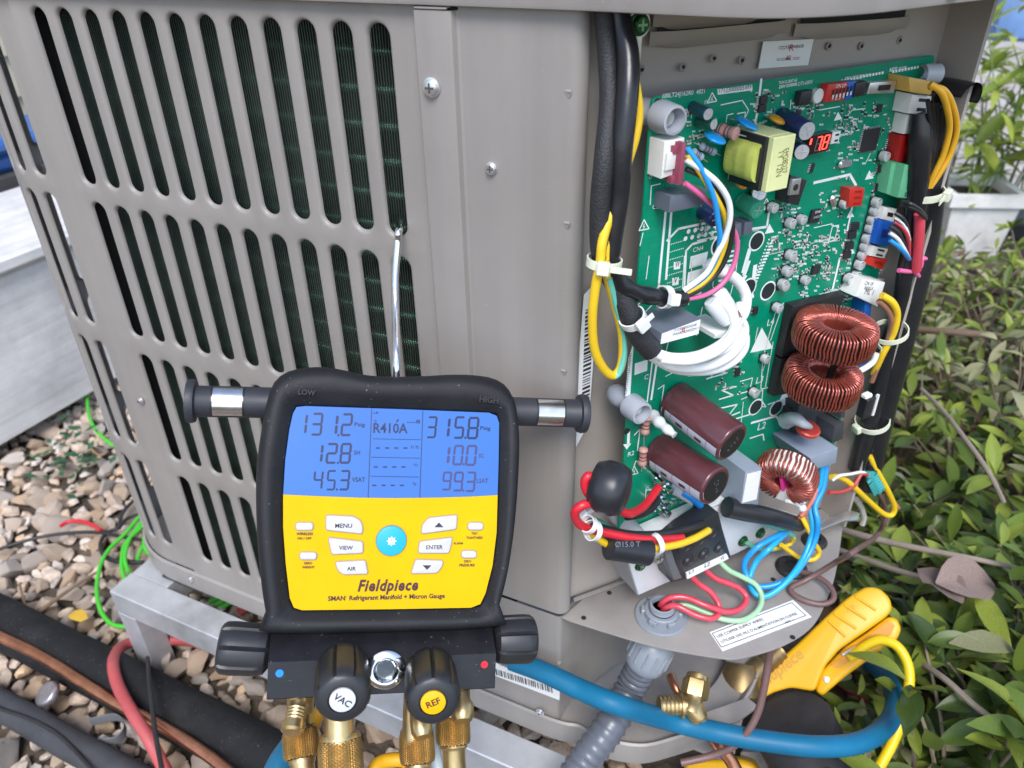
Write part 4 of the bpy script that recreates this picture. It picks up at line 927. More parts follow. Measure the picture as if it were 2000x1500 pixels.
# ---- left harness
h1 = add('wire_harness', [(B,1200,4,-.016),(B,1213,50,-.012),(B,1226,110,-.004),(B,1226,180,.004),(B,1216,280,.010),(B,1208,385,.011),(B,1196,470,.012),(B,1193,515,.013),(B,1212,553,.016),(B,1245,572,.018),(B,1285,580,.019),(B,1336,584,.020)], lambda t: .0064-.0012*t+.0003*math.sin(t*60)*(t>.6), SLEEVE, 'glossy black sleeved harness hanging down left of the green board', 'cable harness', 12)
h2 = add('wire_harness', [(B,1176,4,-.016),(B,1186,110,-.012),(B,1190,200,-.004),(B,1180,310,.006),(B,1172,410,.008),(B,1176,500,.010),(B,1205,560,.013),(B,1226,605,.018),(B,1245,650,.022),(B,1274,686,.026)], lambda t: .0050+.0022*t, mat('braided_sleeve',(.02,.02,.023),.55,var=.2,bump=.6,bs=900), 'black braided sleeve that ends at the thick white cables', 'cable harness', 12)
tie(h1, B, 1180, 512, .012, 1.45, .0095, hd=(.9,), tail=.016, hs=1.2); tie(h1, B, 1298, 580, .020, -.25, .0062, CLEAR_TIE, hd=(1.4,), hs=1.15); tie(h2, B, 1236, 622, .021, -1.0, .0075, CLEAR_TIE, hd=(1.6,), tail=-.009, hs=1.2)
y1 = add('earth_wire', [(B,1238,150,.000),(B,1247,215,.001),(B,1241,265,.002),(B,1226,315,.003),(B,1204,380,.008),(B,1188,430,.012),(B,1176,475,.015),(B,1172,515,.016),(B,1163,560,.016),(B,1157,620,.015),(B,1161,680,.014),(B,1177,717,.014),(B,1195,733,.014),(B,1209,724,.014),(B,1216,695,.014),(B,1215,650,.014),(B,1203,600,.014),(B,1188,545,.015),(B,1181,505,.014)], .0029, YEL, 'yellow earth wire hanging in a long loop below the left cable tie')
mb = MB(); mb.tube(curve(W((B,1189,542,.0165),(B,1204,598,.0158),(B,1217,648,.0155),(B,1218.5,693,.0155),(B,1210,726,.0155),(B,1200,736,.0150)), 8), .0020, 8); o = mb.build('green_stripe', TEALW, None); wparent(o, y1)
add('earth_wire', [(B,1210,390,.006),(B,1196,430,.010),(B,1186,475,.013),(B,1184,505,.014)], .0026, YEL, 'short yellow wire beside the glossy harness above the tie')
# ---- five thin wires out of the plum plug
for nm, m, r, pts, lab in (('signal_wire',BLUEW,.0017,[(1342,289,.019),(1372,334,.024),(1394,385,.027),(1402,430,.027),(1406,470,.026),(1396,510,.024),(1375,542,.022),(1335,570,.020)],'thin blue wire arching from the plum plug to the black sleeve'),
    ('signal_wire',YEL,.0018,[(1343,302,.019),(1372,344,.023),(1402,392,.026),(1418,432,.026),(1416,475,.025),(1398,522,.023),(1372,553,.022),(1335,574,.020)],'thin yellow wire arching from the plum plug to the black sleeve'),
    ('signal_wire',WHITEW,.0018,[(1340,312,.019),(1374,334,.024),(1402,358,.028),(1422,390,.030),(1426,425,.030),(1416,465,.028),(1398,500,.026),(1378,535,.024),(1335,568,.021)],'thin white wire arching from the plum plug to the black sleeve'),
    ('signal_wire',BLACKW,.0016,[(1340,330,.018),(1378,350,.022),(1414,392,.025),(1431,435,.026),(1424,488,.025),(1402,532,.023),(1366,566,.021),(1335,579,.020)],'thin black wire arching from the plum plug to the black sleeve'),
    ('signal_wire',PINKW,.0016,[(1338,358,.018),(1370,382,.020),(1400,408,.021),(1424,435,.021),(1438,462,.021),(1439,492,.021),(1430,525,.021),(1410,555,.021),(1378,576,.020),(1335,585,.020)],'thin pink wire arching from the plum plug to the black sleeve')):
    add(nm, [(B,*p) for p in pts], r, m, lab)
# ---- thick white cables
for i, (r, pts, lab) in enumerate(((.0035,[(1268,684,.026),(1310,699,.032),(1360,696,.034),(1404,676,.034),(1430,650,.032),(1438,622,.028),(1446,596,.022)],'uppermost thick white cable curving from the braided sleeve over the board'),
    (.0035,[(1268,688,.022),(1312,714,.028),(1372,717,.030),(1420,698,.030),(1447,668,.027),(1453,640,.024),(1440,618,.024)],'lowermost thick white cable curving just above the maroon capacitors'),
    (.0034,[(1268,690,.020),(1315,708,.024),(1375,708,.026),(1416,688,.026),(1441,655,.024),(1436,625,.024)],'middle thick white cable lying between two others on the board'),
    (.0038,[(1432,640,.026),(1452,612,.022),(1457,582,.019),(1448,558,.017),(1432,541,.016),(1410,530,.016),(1392,523,.014)],'thick white cable turning up to the CN4 terminals'),
    (.0036,[(1436,634,.030),(1428,608,.028),(1412,586,.024),(1400,570,.020)],'thick white cable entering a pale terminal boot'),
    (.0033,[(1270,694,.018),(1318,720,.024),(1382,724,.026),(1428,708,.026),(1452,682,.024),(1455,655,.022)],'white cable at the very bottom of the white bundle, nearest the maroon capacitors'),
    (.0033,[(1290,700,.030),(1345,704,.037),(1392,690,.038),(1424,664,.036),(1440,634,.032)],'white cable lying on top of the white bundle'))):
    add('power_cable', [(B,*p) for p in pts], r, WHITEW, lab, 'cable', 10)
BOOT = mat('pale_boot', (.62,.64,.67), .4)
for a, b, lab in (((1402,568,.020),(1432,613,.026),'pale grey terminal boot with brown tip on the white cables'),((1386,588,.020),(1420,630,.026),'pale grey terminal boot lying left of the brown-tipped one'),((1395,520,.010),(1428,538,.018),'pale grey terminal boot at the CN4 pads'),((1380,512,.008),(1402,535,.014),'short pale grey boot pushed on the upper CN4 pad')):
    P = W((B,*a),(B,*b)); d = (P[1]-P[0]); L = d.length; mb = MB(); mb.lathe([(.0038,0),(.0050,.002),(.0050,L*.6),(.0041,L*.9),(.0036,L)], 16)
    o = mb.build('terminal_boot', BOOT); o.matrix_world = axis_M(P[0], d); tag(o, lab, 'terminal boot')
    if 'tip' in lab and 'left' not in lab: m2 = MB(); m2.lathe([(.0042,L),(.0043,L+.004)], 14); m2.build('brown_tip', mat('brown_ring',(.25,.13,.11),.5), o)
# ---- ferrite with the red cable, sleeves on the lower left
FER = mat('black_heatshrink', (.02,.021,.026), .36, var=.15)
P = B.world(1190, 953, .036); mb = MB()
mb.lathe([(.0001,-.012),(.009,-.0125),(.0150,-.0105),(.0178,-.004),(.0178,.005),(.0150,.0110),(.009,.0128),(.0001,.0124)], 28); o = mb.build('ferrite_core', FER, None, 70)
o.matrix_world = axis_M(P, B.ex*.55 + B.ey*.25 + B.ez*.75) @ Matrix.Rotation(.3,4,'X'); tag(o, 'black shrink-wrapped ferrite ball on the red cable beside the board', 'ferrite core')
rd = add('power_cable', [(B,1286,952,.014),(B,1262,984,.024),(B,1240,1000,.032),(B,1222,1002,.036),(B,1198,990,.036),(B,1165,984,.036),(B,1140,986,.036),(B,1124,998,.034),(B,1126,1016,.032),(B,1142,1030,.032),(B,1180,1040,.034),(B,1230,1050,.038),(B,1280,1054,.040),(B,1332,1050,.038)], .0031, RED, 'thick red cable running through the black ferrite to the terminal block', 'cable', 10)
add('power_cable', [(B,1160,932,.030),(B,1148,930,.030),(B,1142,945,.030),(B,1150,966,.032),(B,1168,972,.034)], .0030, RED, 'short red cable loop on the left side of the black ferrite', 'cable', 10)
yl = add('power_cable', [(B,1150,1038,.028),(B,1175,1056,.030),(B,1200,1070,.032),(B,1235,1074,.038),(B,1270,1072,.042),(B,1320,1064,.042),(B,1355,1052,.040),(B,1384,1036,.036)], .0028, YEL, 'thick yellow cable passing the black sleeve to the terminal block', 'cable', 10)
P = W((B,1187,1066,.034),(B,1268,1079,.044)); d = P[1]-P[0]; mb = MB(); L = d.length; mb.lathe([(.0080,0),(.0096,.0008),(.0096,L-.0008),(.0080,L)], 22); o = mb.build('printed_sleeve', FER, None, 40); o.matrix_world = axis_M(P[0], d); tag(o, 'fat black sleeve printed 15.0 on the yellow cable', 'cable sleeve')
TF = Frame(P[0]+(EYE-P[0]).normalized()*.0099, d, (EYE-P[0])); t = lettering('Ø15.0 T', TF, (1200,1070), (1240,1073.5), mat('faint_grey_print',(.13,.135,.15),.5,var=0), None, w=0); t.matrix_world = TF.M; wparent(t, o)
add('power_cable', [(B,1148,1022,.028),(B,1190,1036,.032),(B,1240,1045,.036),(B,1300,1042,.036),(B,1350,1030,.034),(B,1372,1022,.03)], .0030, BLACKW, 'black cable lying above the red one toward the terminal block', 'cable')
add('power_cable', [(B,1225,1008,.026),(B,1250,1003,.022),(B,1272,992,.016),(B,1284,975,.010)], .0034, BLACKW, 'short black cable leaving the ferrite under the red cable', 'cable')
add('earth_wire', [(B,1152,1014,.020),(B,1172,1022,.022),(B,1192,1036,.024),(B,1206,1046,.026)], .0026, mat('green_earth',(.05,.35,.25),.35), 'green wire bent behind the lower left ties')
tie(rd, B, 1150, 1024, .034, -.7, .0052, CLEAR_TIE, hd=(-1.2,), tail=.010, hs=1.0); tie(rd, B, 1158, 1036, .036, -.5, .0062, CLEAR_TIE, hd=(-1.7,), hs=1.0); tie(yl, B, 1281, 1062, .042, -.05, .0068, CLEAR_TIE, hd=(-1.5,), hs=1.0)
# ---- supply wires looping over the shelf
S = SH
add('supply_wire', [(S,1284,1196,-.012),(S,1290,1182,.010),(S,1308,1168,.020),(S,1340,1167,.022),(S,1380,1183,.020),(S,1420,1195,.014),(S,1448,1187,.012),(S,1458,1168,.013),(S,1446,1151,.018),(S,1424,1140,.024),(S,1396,1129,.030),(B,1376,1112,.026)], .0025, PINKRED, 'glossy rose wire in the larger loop from conduit to terminal block')
add('supply_wire', [(S,1288,1200,-.012),(S,1296,1190,.010),(S,1320,1183,.018),(S,1358,1201,.014),(S,1388,1208,.012),(S,1404,1198,.012),(S,1402,1177,.016),(S,1386,1155,.024),(S,1366,1141,.030),(B,1347,1122,.026)], .0026, PINKRED, 'glossy rose wire in the smaller front loop from conduit to terminal block')
add('supply_wire', [(S,1298,1202,-.012),(S,1312,1188,.008),(S,1340,1182,.012),(S,1378,1196,.010),(S,1412,1209,.008),(S,1450,1211,.008),(S,1479,1193,.010),(S,1488,1167,.012),(S,1476,1142,.018),(S,1450,1127,.026),(S,1424,1114,.034),(B,1404,1095,.026)], .0023, PALEGREEN, 'pale green earth wire looping wide over the shelf from the conduit')
# ---- blue, yellow and brown leads on the lower right
add('lead_wire', [(B,1614,900,.030),(B,1608,950,.036),(B,1592,988,.040),(S,1597,1018,.062),(S,1594,1048,.045),(S,1580,1082,.032),(S,1552,1121,.022),(S,1520,1140,.016),(S,1486,1146,.013),(S,1466,1134,.014),(S,1454,1113,.020),(S,1457,1093,.030),(S,1480,1068,.044),(B,1514,1048,.032),(B,1542,1033,.026),(B,1562,1020,.022)], .0025, BLUEW, 'outer blue wire of the pair looping over the shelf')
add('lead_wire', [(B,1606,900,.030),(B,1600,952,.034),(B,1584,990,.037),(S,1587,1020,.058),(S,1584,1050,.042),(S,1570,1088,.030),(S,1545,1126,.022),(S,1518,1152,.015),(S,1492,1165,.010),(S,1472,1156,.011),(S,1464,1131,.014),(S,1477,1097,.026),(S,1502,1072,.040),(B,1530,1046,.030),(B,1552,1030,.024)], .0025, mat('sky_wire',(.02,.38,.70),.3,var=.08), 'inner sky blue wire of the pair looping over the shelf')
add('lead_wire', [(B,1600,895,.026),(B,1606,930,.030),(B,1594,965,.034),(B,1574,1000,.036),(B,1560,1012,.034)], .0024, mat('salmon_wire',(.55,.16,.11),.35), 'salmon wire running down beside the blue pair')
add('lead_wire', [(B,1592,892,.026),(B,1596,935,.030),(B,1588,975,.036),(B,1564,1008,.036)], .0022, mat('salmon_wire',(.55,.16,.11)), 'second salmon wire next to the striped choke')
add('lead_wire', [(S,1566,1010,.060),(S,1580,1036,.048),(S,1590,1060,.030),(S,1600,1078,.018),(S,1590,1092,.012),(S,1568,1092,.012),(S,1544,1078,.018),(S,1526,1064,.028)], .0022, YEL, 'yellow wire curling on the shelf near the grommets')
gy = add('earth_wire', [(B,1460,1010,.026),(B,1500,1024,.026),(B,1534,1037,.028),(B,1551,1050,.028),(B,1544,1063,.026),(B,1520,1071,.024),(B,1494,1073,.022),(B,1472,1068,.018),(B,1456,1058,.016)], .0022, mat('green_earth_light',(.15,.48,.33),.35), 'green and yellow earth lead curled across the zinc bracket')
mb = MB(); mb.tube(curve(W((B,1551,1049,.0292),(B,1545,1062,.0272),(B,1520,1070,.0252),(B,1494,1072,.0232)),6), .0017, 6); o = mb.build('yellow_stripe', YEL); wparent(o, gy)
BRN = mat('brown_cable', (.155,.088,.08), .42, var=.1)
add('sensor_cable', [(B,1690,935,.006),(B,1712,958,.010),(B,1728,990,.014),(B,1728,1018,.016),(B,1710,1048,.016),(S,1672,1074,.060),(S,1636,1096,.034),(S,1600,1118,.016),(S,1572,1134,.008),(S,1545,1148,.005),(S,1552,1162,.004),(S,1578,1175,.004),(S,1606,1180,.004),(S,1626,1172,.006),(S,1627,1156,.008),(S,1614,1138,.009),(S,1590,1124,.008),(S,1560,1116,.004)], .0024, BRN, 'brown sensor cable coiling on the shelf by the grommet', 'cable', 10)
add('sensor_cable', [(S,1506,1258,-.006),(S,1501,1290,-.028),(S,1493,1340,-.050),(S,1480,1392,-.072),(S,1458,1432,-.09),(S,1432,1458,-.105),(S,1390,1476,-.118),(S,1330,1490,-.125)], .0032, BRN, 'brown cable dropping below the shelf across the blue hose', 'cable', 10)
fl = add('flat_sleeve', [(B,1420,990,.024),(B,1460,1000,.030),(B,1510,1010,.034),(B,1560,1024,.032)], lambda t: .0085-.002*t, FER, 'wide black sleeve lying under the striped choke', 'cable sleeve', 12)
m = CLEAR_TIE; mb = MB(); P = B.world(1545,980,.044)
P = W((B,1537,978,.046),(B,1556,984,.048),(B,1567,978,.05),(B,1556,984,.048),(B,1567,992,.05)); mb.tube(P[:3], .0016, 8); mb.tube(P[3:], .0016, 8); 
for q in (P[2], P[4]): mb.lathe([(.0001,-.0034),(.0026,-.0022),(.0034,0),(.0026,.0022),(.0001,.0034)], 12, Matrix.Translation(q))
tag(mb.build('wire_clip', m, None, 60), 'small white two-ball wire clip beside the striped choke', 'clip')
BR = Frame(BD.o + BD.ez*.013, BD.ex, BD.ez)
# ---- harness down the right edge of the board
hr = add('wire_harness', [(BR,1868,168,-.004),(BR,1852,205,-.004),(BR,1836,262,-.002),(BR,1822,330,.0),(BR,1810,400,.002),(BR,1800,470,.002),(BR,1784,540,.004),(BR,1768,610,.004),(BR,1752,680,.005),(BR,1732,760,.005),(BR,1714,840,.006),(BR,1700,905,.005),(BR,1686,950,.004)], lambda t: .0100+.0022*math.sin(t*3.1), SLEEVE, 'thick black harness bound down the right edge of the green board', 'cable harness', 14)
h3 = add('wire_harness', [(BR,1800,220,.002),(BR,1796,290,.006),(BR,1790,380,.006),(BR,1782,470,.006),(BR,1768,530,.007),(BR,1756,600,.006),(BR,1730,690,.006),(BR,1712,770,.006),(BR,1690,850,.006),(BR,1672,915,.005)], lambda t: .0070+.001*math.sin(t*9), SLEEVE, 'black sleeve between the connectors and the thick right harness', 'cable harness', 12)
mb = MB()
for k in range(5):
    mb.tube(curve(W((BR,1812+k*9,196+k*4,.012),(BR,1818+k*6,250,.010),(BR,1812+k*5,310,.011),(BR,1800+k*4,360,.011),(BR,1796+k*3,420,.010)),6), .0016, 6)
tag(mb.build('thin_wire_bundle', BLACKW, None, 60), 'bundle of thin black wires behind the yellow pair at the connectors', 'wire bundle')
mb = MB(); rr = []
for i in range(13):
    t = i/12; a = -.6+t*3.3; c = BR.hit(1868,178,.006)
    rr.append([(c.x+.012*math.cos(a)-.002, c.y+.010*math.sin(a)-.004*t, c.z-.010), (c.x+.012*math.cos(a)-.002, c.y+.010*math.sin(a)-.004*t, c.z+.012)])
mb.loft(rr, False, False, False); mb.loft([[(x*.0+x, y-.0012, z) for x,y,z in r] for r in rr][::-1], False, False, False); o = mb.build('tape_end', SLEEVE, None, 60); o.matrix_world = BR.M; tag(o, 'curled loose end of black tape at the top of the right harness', 'tape')
tie(hr, BR, 1806, 376, .006, 1.75, .0125, hd=(1.9,), tail=-.014, hs=1.2); tie(hr, BR, 1738, 648, .010, 1.9, .013, hd=(-.4,), tail=.016, hs=1.0); tie(hr, BR, 1704, 822, .006, 1.9, .0135, hd=(-.2,), hs=1.2)
for k, lab in ((0,'left yellow wire of the pair from the amber plug'),(1,'right yellow wire of the pair from the amber plug')):
    add('lead_wire', [(BR,1816,164+k*5,.016),(BR,1838+k*6,180-k*3,.020),(BR,1850+k*11,212-k*4,.020),(BR,1854+k*14,252,.018),(BR,1843+k*13,300,.016),(BR,1825+k*9,340,.014),(BR,1812+k*4,366,.012)], .0022, mat('amber_wire',(.68,.36,.02),.35), lab)
add('lead_wire', [(BR,1796,418,.014),(BR,1795,455,.015),(BR,1792,490,.015),(BR,1789,528,.014)], .0038, PINKRED, 'fat rose sleeve standing in the right harness')
add('lead_wire', [(BR,1786,530,.012),(BR,1798,540,.012),(BR,1810,528,.012),(BR,1811,508,.012),(BR,1801,506,.012),(BR,1797,522,.012),(BR,1780,530,.012),(BR,1755,528,.010)], .0018, PINKW, 'pink wire end curling out right of the harness')
for i, (m, lab, dy) in enumerate(((WHITEW,'white wire fanning from the pale header into the harness',0),(BLACKW,'black wire fanning from the pale header into the harness',-8),(PINKRED,'rose wire fanning from the pale header into the harness',9))):
    add('lead_wire', [(BR,1748,424+dy,.009),(BR,1764,436+dy,.014),(BR,1774,462+dy*.5,.015),(BR,1775,500,.012)], .0016, m, lab)
for i, (m, lab, dy) in enumerate(((BLUEW,'blue wire from the blue header into the black sleeve',6),(WHITEW,'white wire from the blue header into the black sleeve',-8),(BLACKW,'black wire from the blue header into the black sleeve',-20))):
    add('lead_wire', [(BR,1738,462+dy,.009),(BR,1754,474+dy,.013),(BR,1766,490+dy*.4,.014),(BR,1776,506,.011)], .0018, m, lab)
for k, lab in ((0,'upper of two black wires bent over below the green terminal plug'),(1,'lower of two black wires bent over below the green terminal plug')):
    add('lead_wire', [(BR,1762,394+k*5,.010),(BR,1778,398+k*6,.018),(BR,1796,410+k*5,.020),(BR,1808,424+k*4,.016)], .0015, BLACKW, lab)
add('lead_wire', [(BR,1722,577,.012),(BR,1742,590,.016),(BR,1752,612,.018),(BR,1748,640,.018),(BR,1738,664,.016),(BR,1722,694,.014),(BR,1706,730,.010)], .0029, YEL, 'yellow wire curving down from the white plug above the chokes')
add('lead_wire', [(BR,1716,588,.011),(BR,1734,606,.014),(BR,1742,630,.016),(BR,1734,664,.015),(BR,1718,704,.013),(BR,1702,745,.010)], .0024, mat('tan_wire',(.30,.14,.09),.4), 'tan wire curving down from the white plug above the chokes')
add('lead_wire', [(BR,1712,690,.016),(BR,1704,708,.016),(BR,1684,722,.014),(BR,1672,726,.012)], .0024, WHITEW, 'white wire bridging the blue capacitor beside the lower choke')
mb = MB(); P = BR.world(1694,786,.020); Mx = BR.M.copy(); Mx.translation = P; mb.box(-.006,.005,-.013,.006,-.004,.004,.0008); o = mb.build('crimp_plug', BLACK); o.matrix_world = Mx; tag(o, 'black crimp plug with white wire ends hanging on the right harness', 'plug')
mb = MB(); mb.box(-.0075,.0005,.006,.010,-.003,.003,.001); mb.box(.004,.0062,-.012,.008,.003,.005); mb.build('white_clip', WHITE, o)
# loose ends at the foot of the right harness
add('lead_wire', [(BR,1698,890,.010),(BR,1716,925,.014),(BR,1736,962,.018),(BR,1747,990,.018),(BR,1741,1006,.018),(BR,1724,1002,.016),(BR,1694,976,.014),(BR,1662,946,.012),(BR,1640,932,.010),(BR,1624,932,.010)], .0027, YEL, 'yellow wire dipping in a wide loop beside the leaves')
add('lead_wire', [(BR,1696,902,.008),(BR,1720,942,.012),(BR,1740,972,.014),(BR,1754,992,.014)], .0022, mat('orange_brown_wire',(.45,.16,.07),.4), 'cut orange brown wire end pointing at the leaves')
add('lead_wire', [(BR,1626,938,.012),(BR,1640,929,.014),(BR,1660,926,.014),(BR,1684,922,.012),(BR,1696,930,.012)], .0014, WHITEW, 'thin white wire bridging to the teal wrapped splice')
add('lead_wire', [(BR,1618,962,.014),(BR,1646,960,.014),(BR,1668,948,.014),(BR,1682,926,.012),(BR,1694,928,.012)], .0020, mat('brick_wire',(.42,.06,.05),.4), 'brick red wire bent toward the teal wrapped splice')
P = W((BR,1697,926,.012),(BR,1715,958,.014)); d = P[1]-P[0]; L = d.length; mb = MB(); A_ = axis_M(P[0], d)
mb.tube([A_ @ V((.0055*math.cos(t*2.1),.0055*math.sin(t*2.1), L*t/22)) for t in range(23)], .0020, 7); mb.lathe([(.004,0),(.004,L)], 10, A_); tag(mb.build('wrapped_splice', mat('teal_wrap',(.05,.36,.36),.35), None, 60), 'teal wire wrapped round a splice near the brown cable', 'splice')
# zinc tab at the end of the shelf
mb = MB(); mb.prism(flat(SH, [(1575,1036),(1612,1012),(1660,996),(1680,1002),(1676,1014),(1650,1016),(1600,1036)], .028), .026, .028, .0004); o = mb.build('zinc_tab', STEEL, None); o.matrix_world = SH.M; tag(o, 'bent zinc tab at the right end of the shelf', 'bracket')
mb = MB(); mb.tube(W((BR,1672,975,.004),(BR,1682,990,.004),(BR,1688,1010,.004),(BR,1684,1024,.004)), .0028, 8); tag(mb.build('wire_stub', mat('pale_grey_sleeve',(.5,.48,.44),.4), None), 'pale grey sleeve stub above the zinc tab', 'sleeve')
# ================= the digital manifold gauge =================
GAUGE = thing('manifold_gauge', 'digital manifold gauge with blue lit screen and yellow keypad hanging on the grille', 'gauge', GA.M)
gp = GA.hit
def gpart(mb, name, m, parent=None, smooth=35): return mb.build(name, m, parent or GAUGE, smooth)
def resample(poly, c, n):
    """outline sampled by angle about c"""
    out = []; P = [V(p) for p in poly]; m = len(P)
    for k in range(n):
        a = 2*math.pi*k/n; d = V((math.cos(a), math.sin(a))); best = None
        for i in range(m):
            p, q = P[i]-c, P[(i+1)%m]-c; e = q-p; den = d.x*e.y-d.y*e.x
            if abs(den) < 1e-12: continue
            t = (p.x*e.y-p.y*e.x)/den; u = (p.x*d.y-p.y*d.x)/den
            if t > 0 and -1e-6 <= u <= 1+1e-6 and (best is None or t > best): best = t
        out.append(c + d*best)
    return out
BODY = [(527,1238),(519,1205),(510,1150),(503,1080),(499,1000),(499,930),(504,875),(512,825),(520,785),(532,750),(552,730),(580,720),(618,716),(660,720),(715,732),(770,735),(830,734),(890,731),(945,734),(982,746),(1003,772),(1012,810),(1016,860),(1014,930),(1009,1000),(1000,1075),(988,1140),(974,1190),(962,1226)]
PANEL = [(572,808),(579,795),(597,793),(780,799),(955,806),(970,812),(975,826),(974,900),(972,968),(970,1040),(962,1105),(948,1160),(938,1180),(920,1187),(760,1190),(590,1192),(574,1187),(566,1168),(558,1100),(553,1030),(553,968),(557,900),(565,840)]
cxy = gp(765, 985).xy
NB = 120
bo = resample([tuple(v.xy) for v in curve([V((*gp(*p).xy,0)) for p in BODY], 4, True)], cxy, NB); pa = resample([tuple(v.xy) for v in curve([V((*gp(*p).xy,0)) for p in PANEL], 3, True)], cxy, NB)
def mix(t, w, g=0): return [(*(b.lerp(p, t)), w) for b, p in zip(bo, pa)]
mb = MB(); mb.loft([mix(.25,-.036), mix(.08,-.035), mix(0,-.031), mix(-.02,-.016), mix(0,-.004), mix(.06,.001), mix(.16,.0042), mix(.30,.0058), mix(.50,.0058), mix(.66,.0046), mix(.80,.0022), mix(.93,.0008), mix(1.0,-.0005), mix(1.0,-.004)], True, True)
gpart(mb, 'rubber_boot', RUBBER, smooth=70)
def glue(s, a, b, m, w, parent=GAUGE, **k):
    t = lettering(s, GA, a, b, m, None, w=w, **k)
    if t: t.parent = parent
    return t
EMB = mat('boot_emboss', (.008,.008,.01), .6, var=0)
glue('LOW', (582,770), (616,772), EMB, .0066, bold=.03); glue('HIGH', (936,784), (973,788), EMB, .0066, bold=.03)
# screen and keypad
def split_panel(upper):
    edge = [(553,966),(620,969),(700,972),(770,973),(850,972),(920,970),(972,967)]
    if upper: return [p for p in PANEL if p[1] < 966] and [(572,808),(579,795),(597,793),(780,799),(955,806),(970,812),(975,826),(974,900)] + edge[::-1] + [(557,900),(565,840)]
    return edge + [(970,1040),(962,1105),(948,1160),(938,1180),(920,1187),(760,1190),(590,1192),(574,1187),(566,1168),(558,1100),(553,1030)]
def lcd_mat():
    m = bpy.data.materials.new('backlit_lcd'); m.use_nodes = True; nt = m.node_tree; p = nt.nodes['Principled BSDF']; L = nt.links.new
    p.inputs['Base Color'].default_value = (.02,.085,.27,1); p.inputs['Roughness'].default_value = .16; p.inputs['Coat Weight'].default_value = .7; p.inputs['Coat Roughness'].default_value = .05
    tc = nt.nodes.new('ShaderNodeTexCoord'); nz = nt.nodes.new('ShaderNodeTexNoise'); nz.inputs['Scale'].default_value = 14; nz.inputs['Detail'].default_value = 1
    r = nt.nodes.new('ShaderNodeValToRGB'); r.color_ramp.elements[0].position = .3; r.color_ramp.elements[0].color = (.018,.115,.50,1); r.color_ramp.elements[1].position = .7; r.color_ramp.elements[1].color = (.030,.165,.58,1)
    L(tc.outputs['Object'], nz.inputs['Vector']); L(nz.outputs['Fac'], r.inputs[0]); L(r.outputs[0], p.inputs['Emission Color']); p.inputs['Emission Strength'].default_value = .33
    return m
LCD = lcd_mat()
mb = MB(); mb.prism(flat(GA, split_panel(True), .001), -.001, .001, .0001); scrn = gpart(mb, 'screen', LCD, smooth=20)
KEYY = mat('yellow_keypad', (.66,.40,.0), .5, var=.05, vs=30, spec=.12, specks=.08, dirt=.12, dcol=(.48,.29,.0))
mb = MB(); mb.prism(flat(GA, split_panel(False), .0012), -.001, .0012, .0001); kp = gpart(mb, 'keypad', KEYY, smooth=20)
DIG = mat('lcd_digit', (.008,.018,.08), .3, var=0); DIG2 = mat('lcd_digit_glare_washed', (.045,.045,.15), .3, var=0)  # second ink is paler: glare over the lower right digits put into their colour
def digits(spec, m):
    mb = MB()
    for ch, xa, xb, ya, yb in spec:
        if ch == '.': P = [gp(*q,.0012) for q in ((xa-2,yb),(xa+2,yb),(xa+2,yb-4),(xa-2,yb-4))]; mb.add(P, [(0,1,2,3)]); continue
        if ch == '1':
            sg = seg_polys(xa-16, xb, 0, yb-ya, .17, .10)
        else: sg = seg_polys(xa, xb, 0, yb-ya, .17, .10)
        for k in SEG[ch]: mb.add([gp(x, yb-y,.0012) for x, y in sg[k]], [tuple(range(6))])
    gpart(mb, 'lcd_digit', m, scrn, 0)
digits([('1',591,598,807,849),('3',606,628,806,851),('1',648,658,808,851),('.',661,0,0,852),('2',664,686,807,852)], DIG)
digits([('1',621,629,866,905),('2',635,657,865,906),('.',660,0,0,906),('8',662,684,865,906)], DIG)
digits([('4',610,629,918,957),('5',636,654,918,958),('.',658,0,0,958),('3',661,681,918,958)], DIG)
digits([('3',832,851,813,856),('1',868,877,814,856),('5',885,905,813,857),('.',909,0,0,857),('8',911,933,814,858)], DIG)
digits([('1',868,877,870,908),('0',883,903,869,909),('.',906,0,0,909),('0',908,929,869,910)], DIG2)
digits([('9',862,880,921,958),('9',884,903,921,960),('.',905,0,0,960),('3',908,927,921,961)], DIG2)
for s, a, b, m, h in (('Psig',(692,832),(713,833),DIG,.0030),('SH',(691,888),(703,888),DIG,.0026),('VSAT',(687,941),(713,941),DIG,.0028),('Psig',(938,839),(958,840),DIG,.0030),('SC',(935,894),(945,894),DIG2,.0026),('LSAT',(931,943),(954,943),DIG2,.0028),('R410A',(729,845),(796,846),DIG,.0062),
    ('°F',(730,825),(736,825),DIG,.0014),('LB',(730,808),(739,808),DIG,.0013),('T1 T2',(802,876),(818,876),DIG,.0016),('T1',(808,911),(815,911),DIG,.0016),('T2',(806,948),(813,948),DIG,.0016)):
    glue(s, a, b, m, .0013, scrn, height=h, bold=.018)
mb = MB()
def gline(a, b, t):
    p, q = gp(*a,.0012), gp(*b,.0012); d = (q-p).normalized(); n = V((-d.y,d.x,0))*t; mb.quad(p-n, q-n, q+n, p+n)
gline((726,799),(719,972),.00022); gline((826,802),(820,972),.00022); gline((728,857),(822,859),.00018); gline((725,893),(820,895),.00018); gline((723,930),(818,932),.00018)
for x0, y in ((734,875),(730,912),(727,948)):
    for k in range(4): gline((x0+k*18,y),(x0+k*18+8,y+.2),.00042)
gline((775,824),(778,819),.0005); 
for k in range(6): gline((795+k*3,825),(797+k*3,825),.0003)
for k in range(3): gline((814+k*2.6,827),(814+k*2.6,820),.0003)
gpart(mb, 'lcd_rule', DIG, scrn, 0)
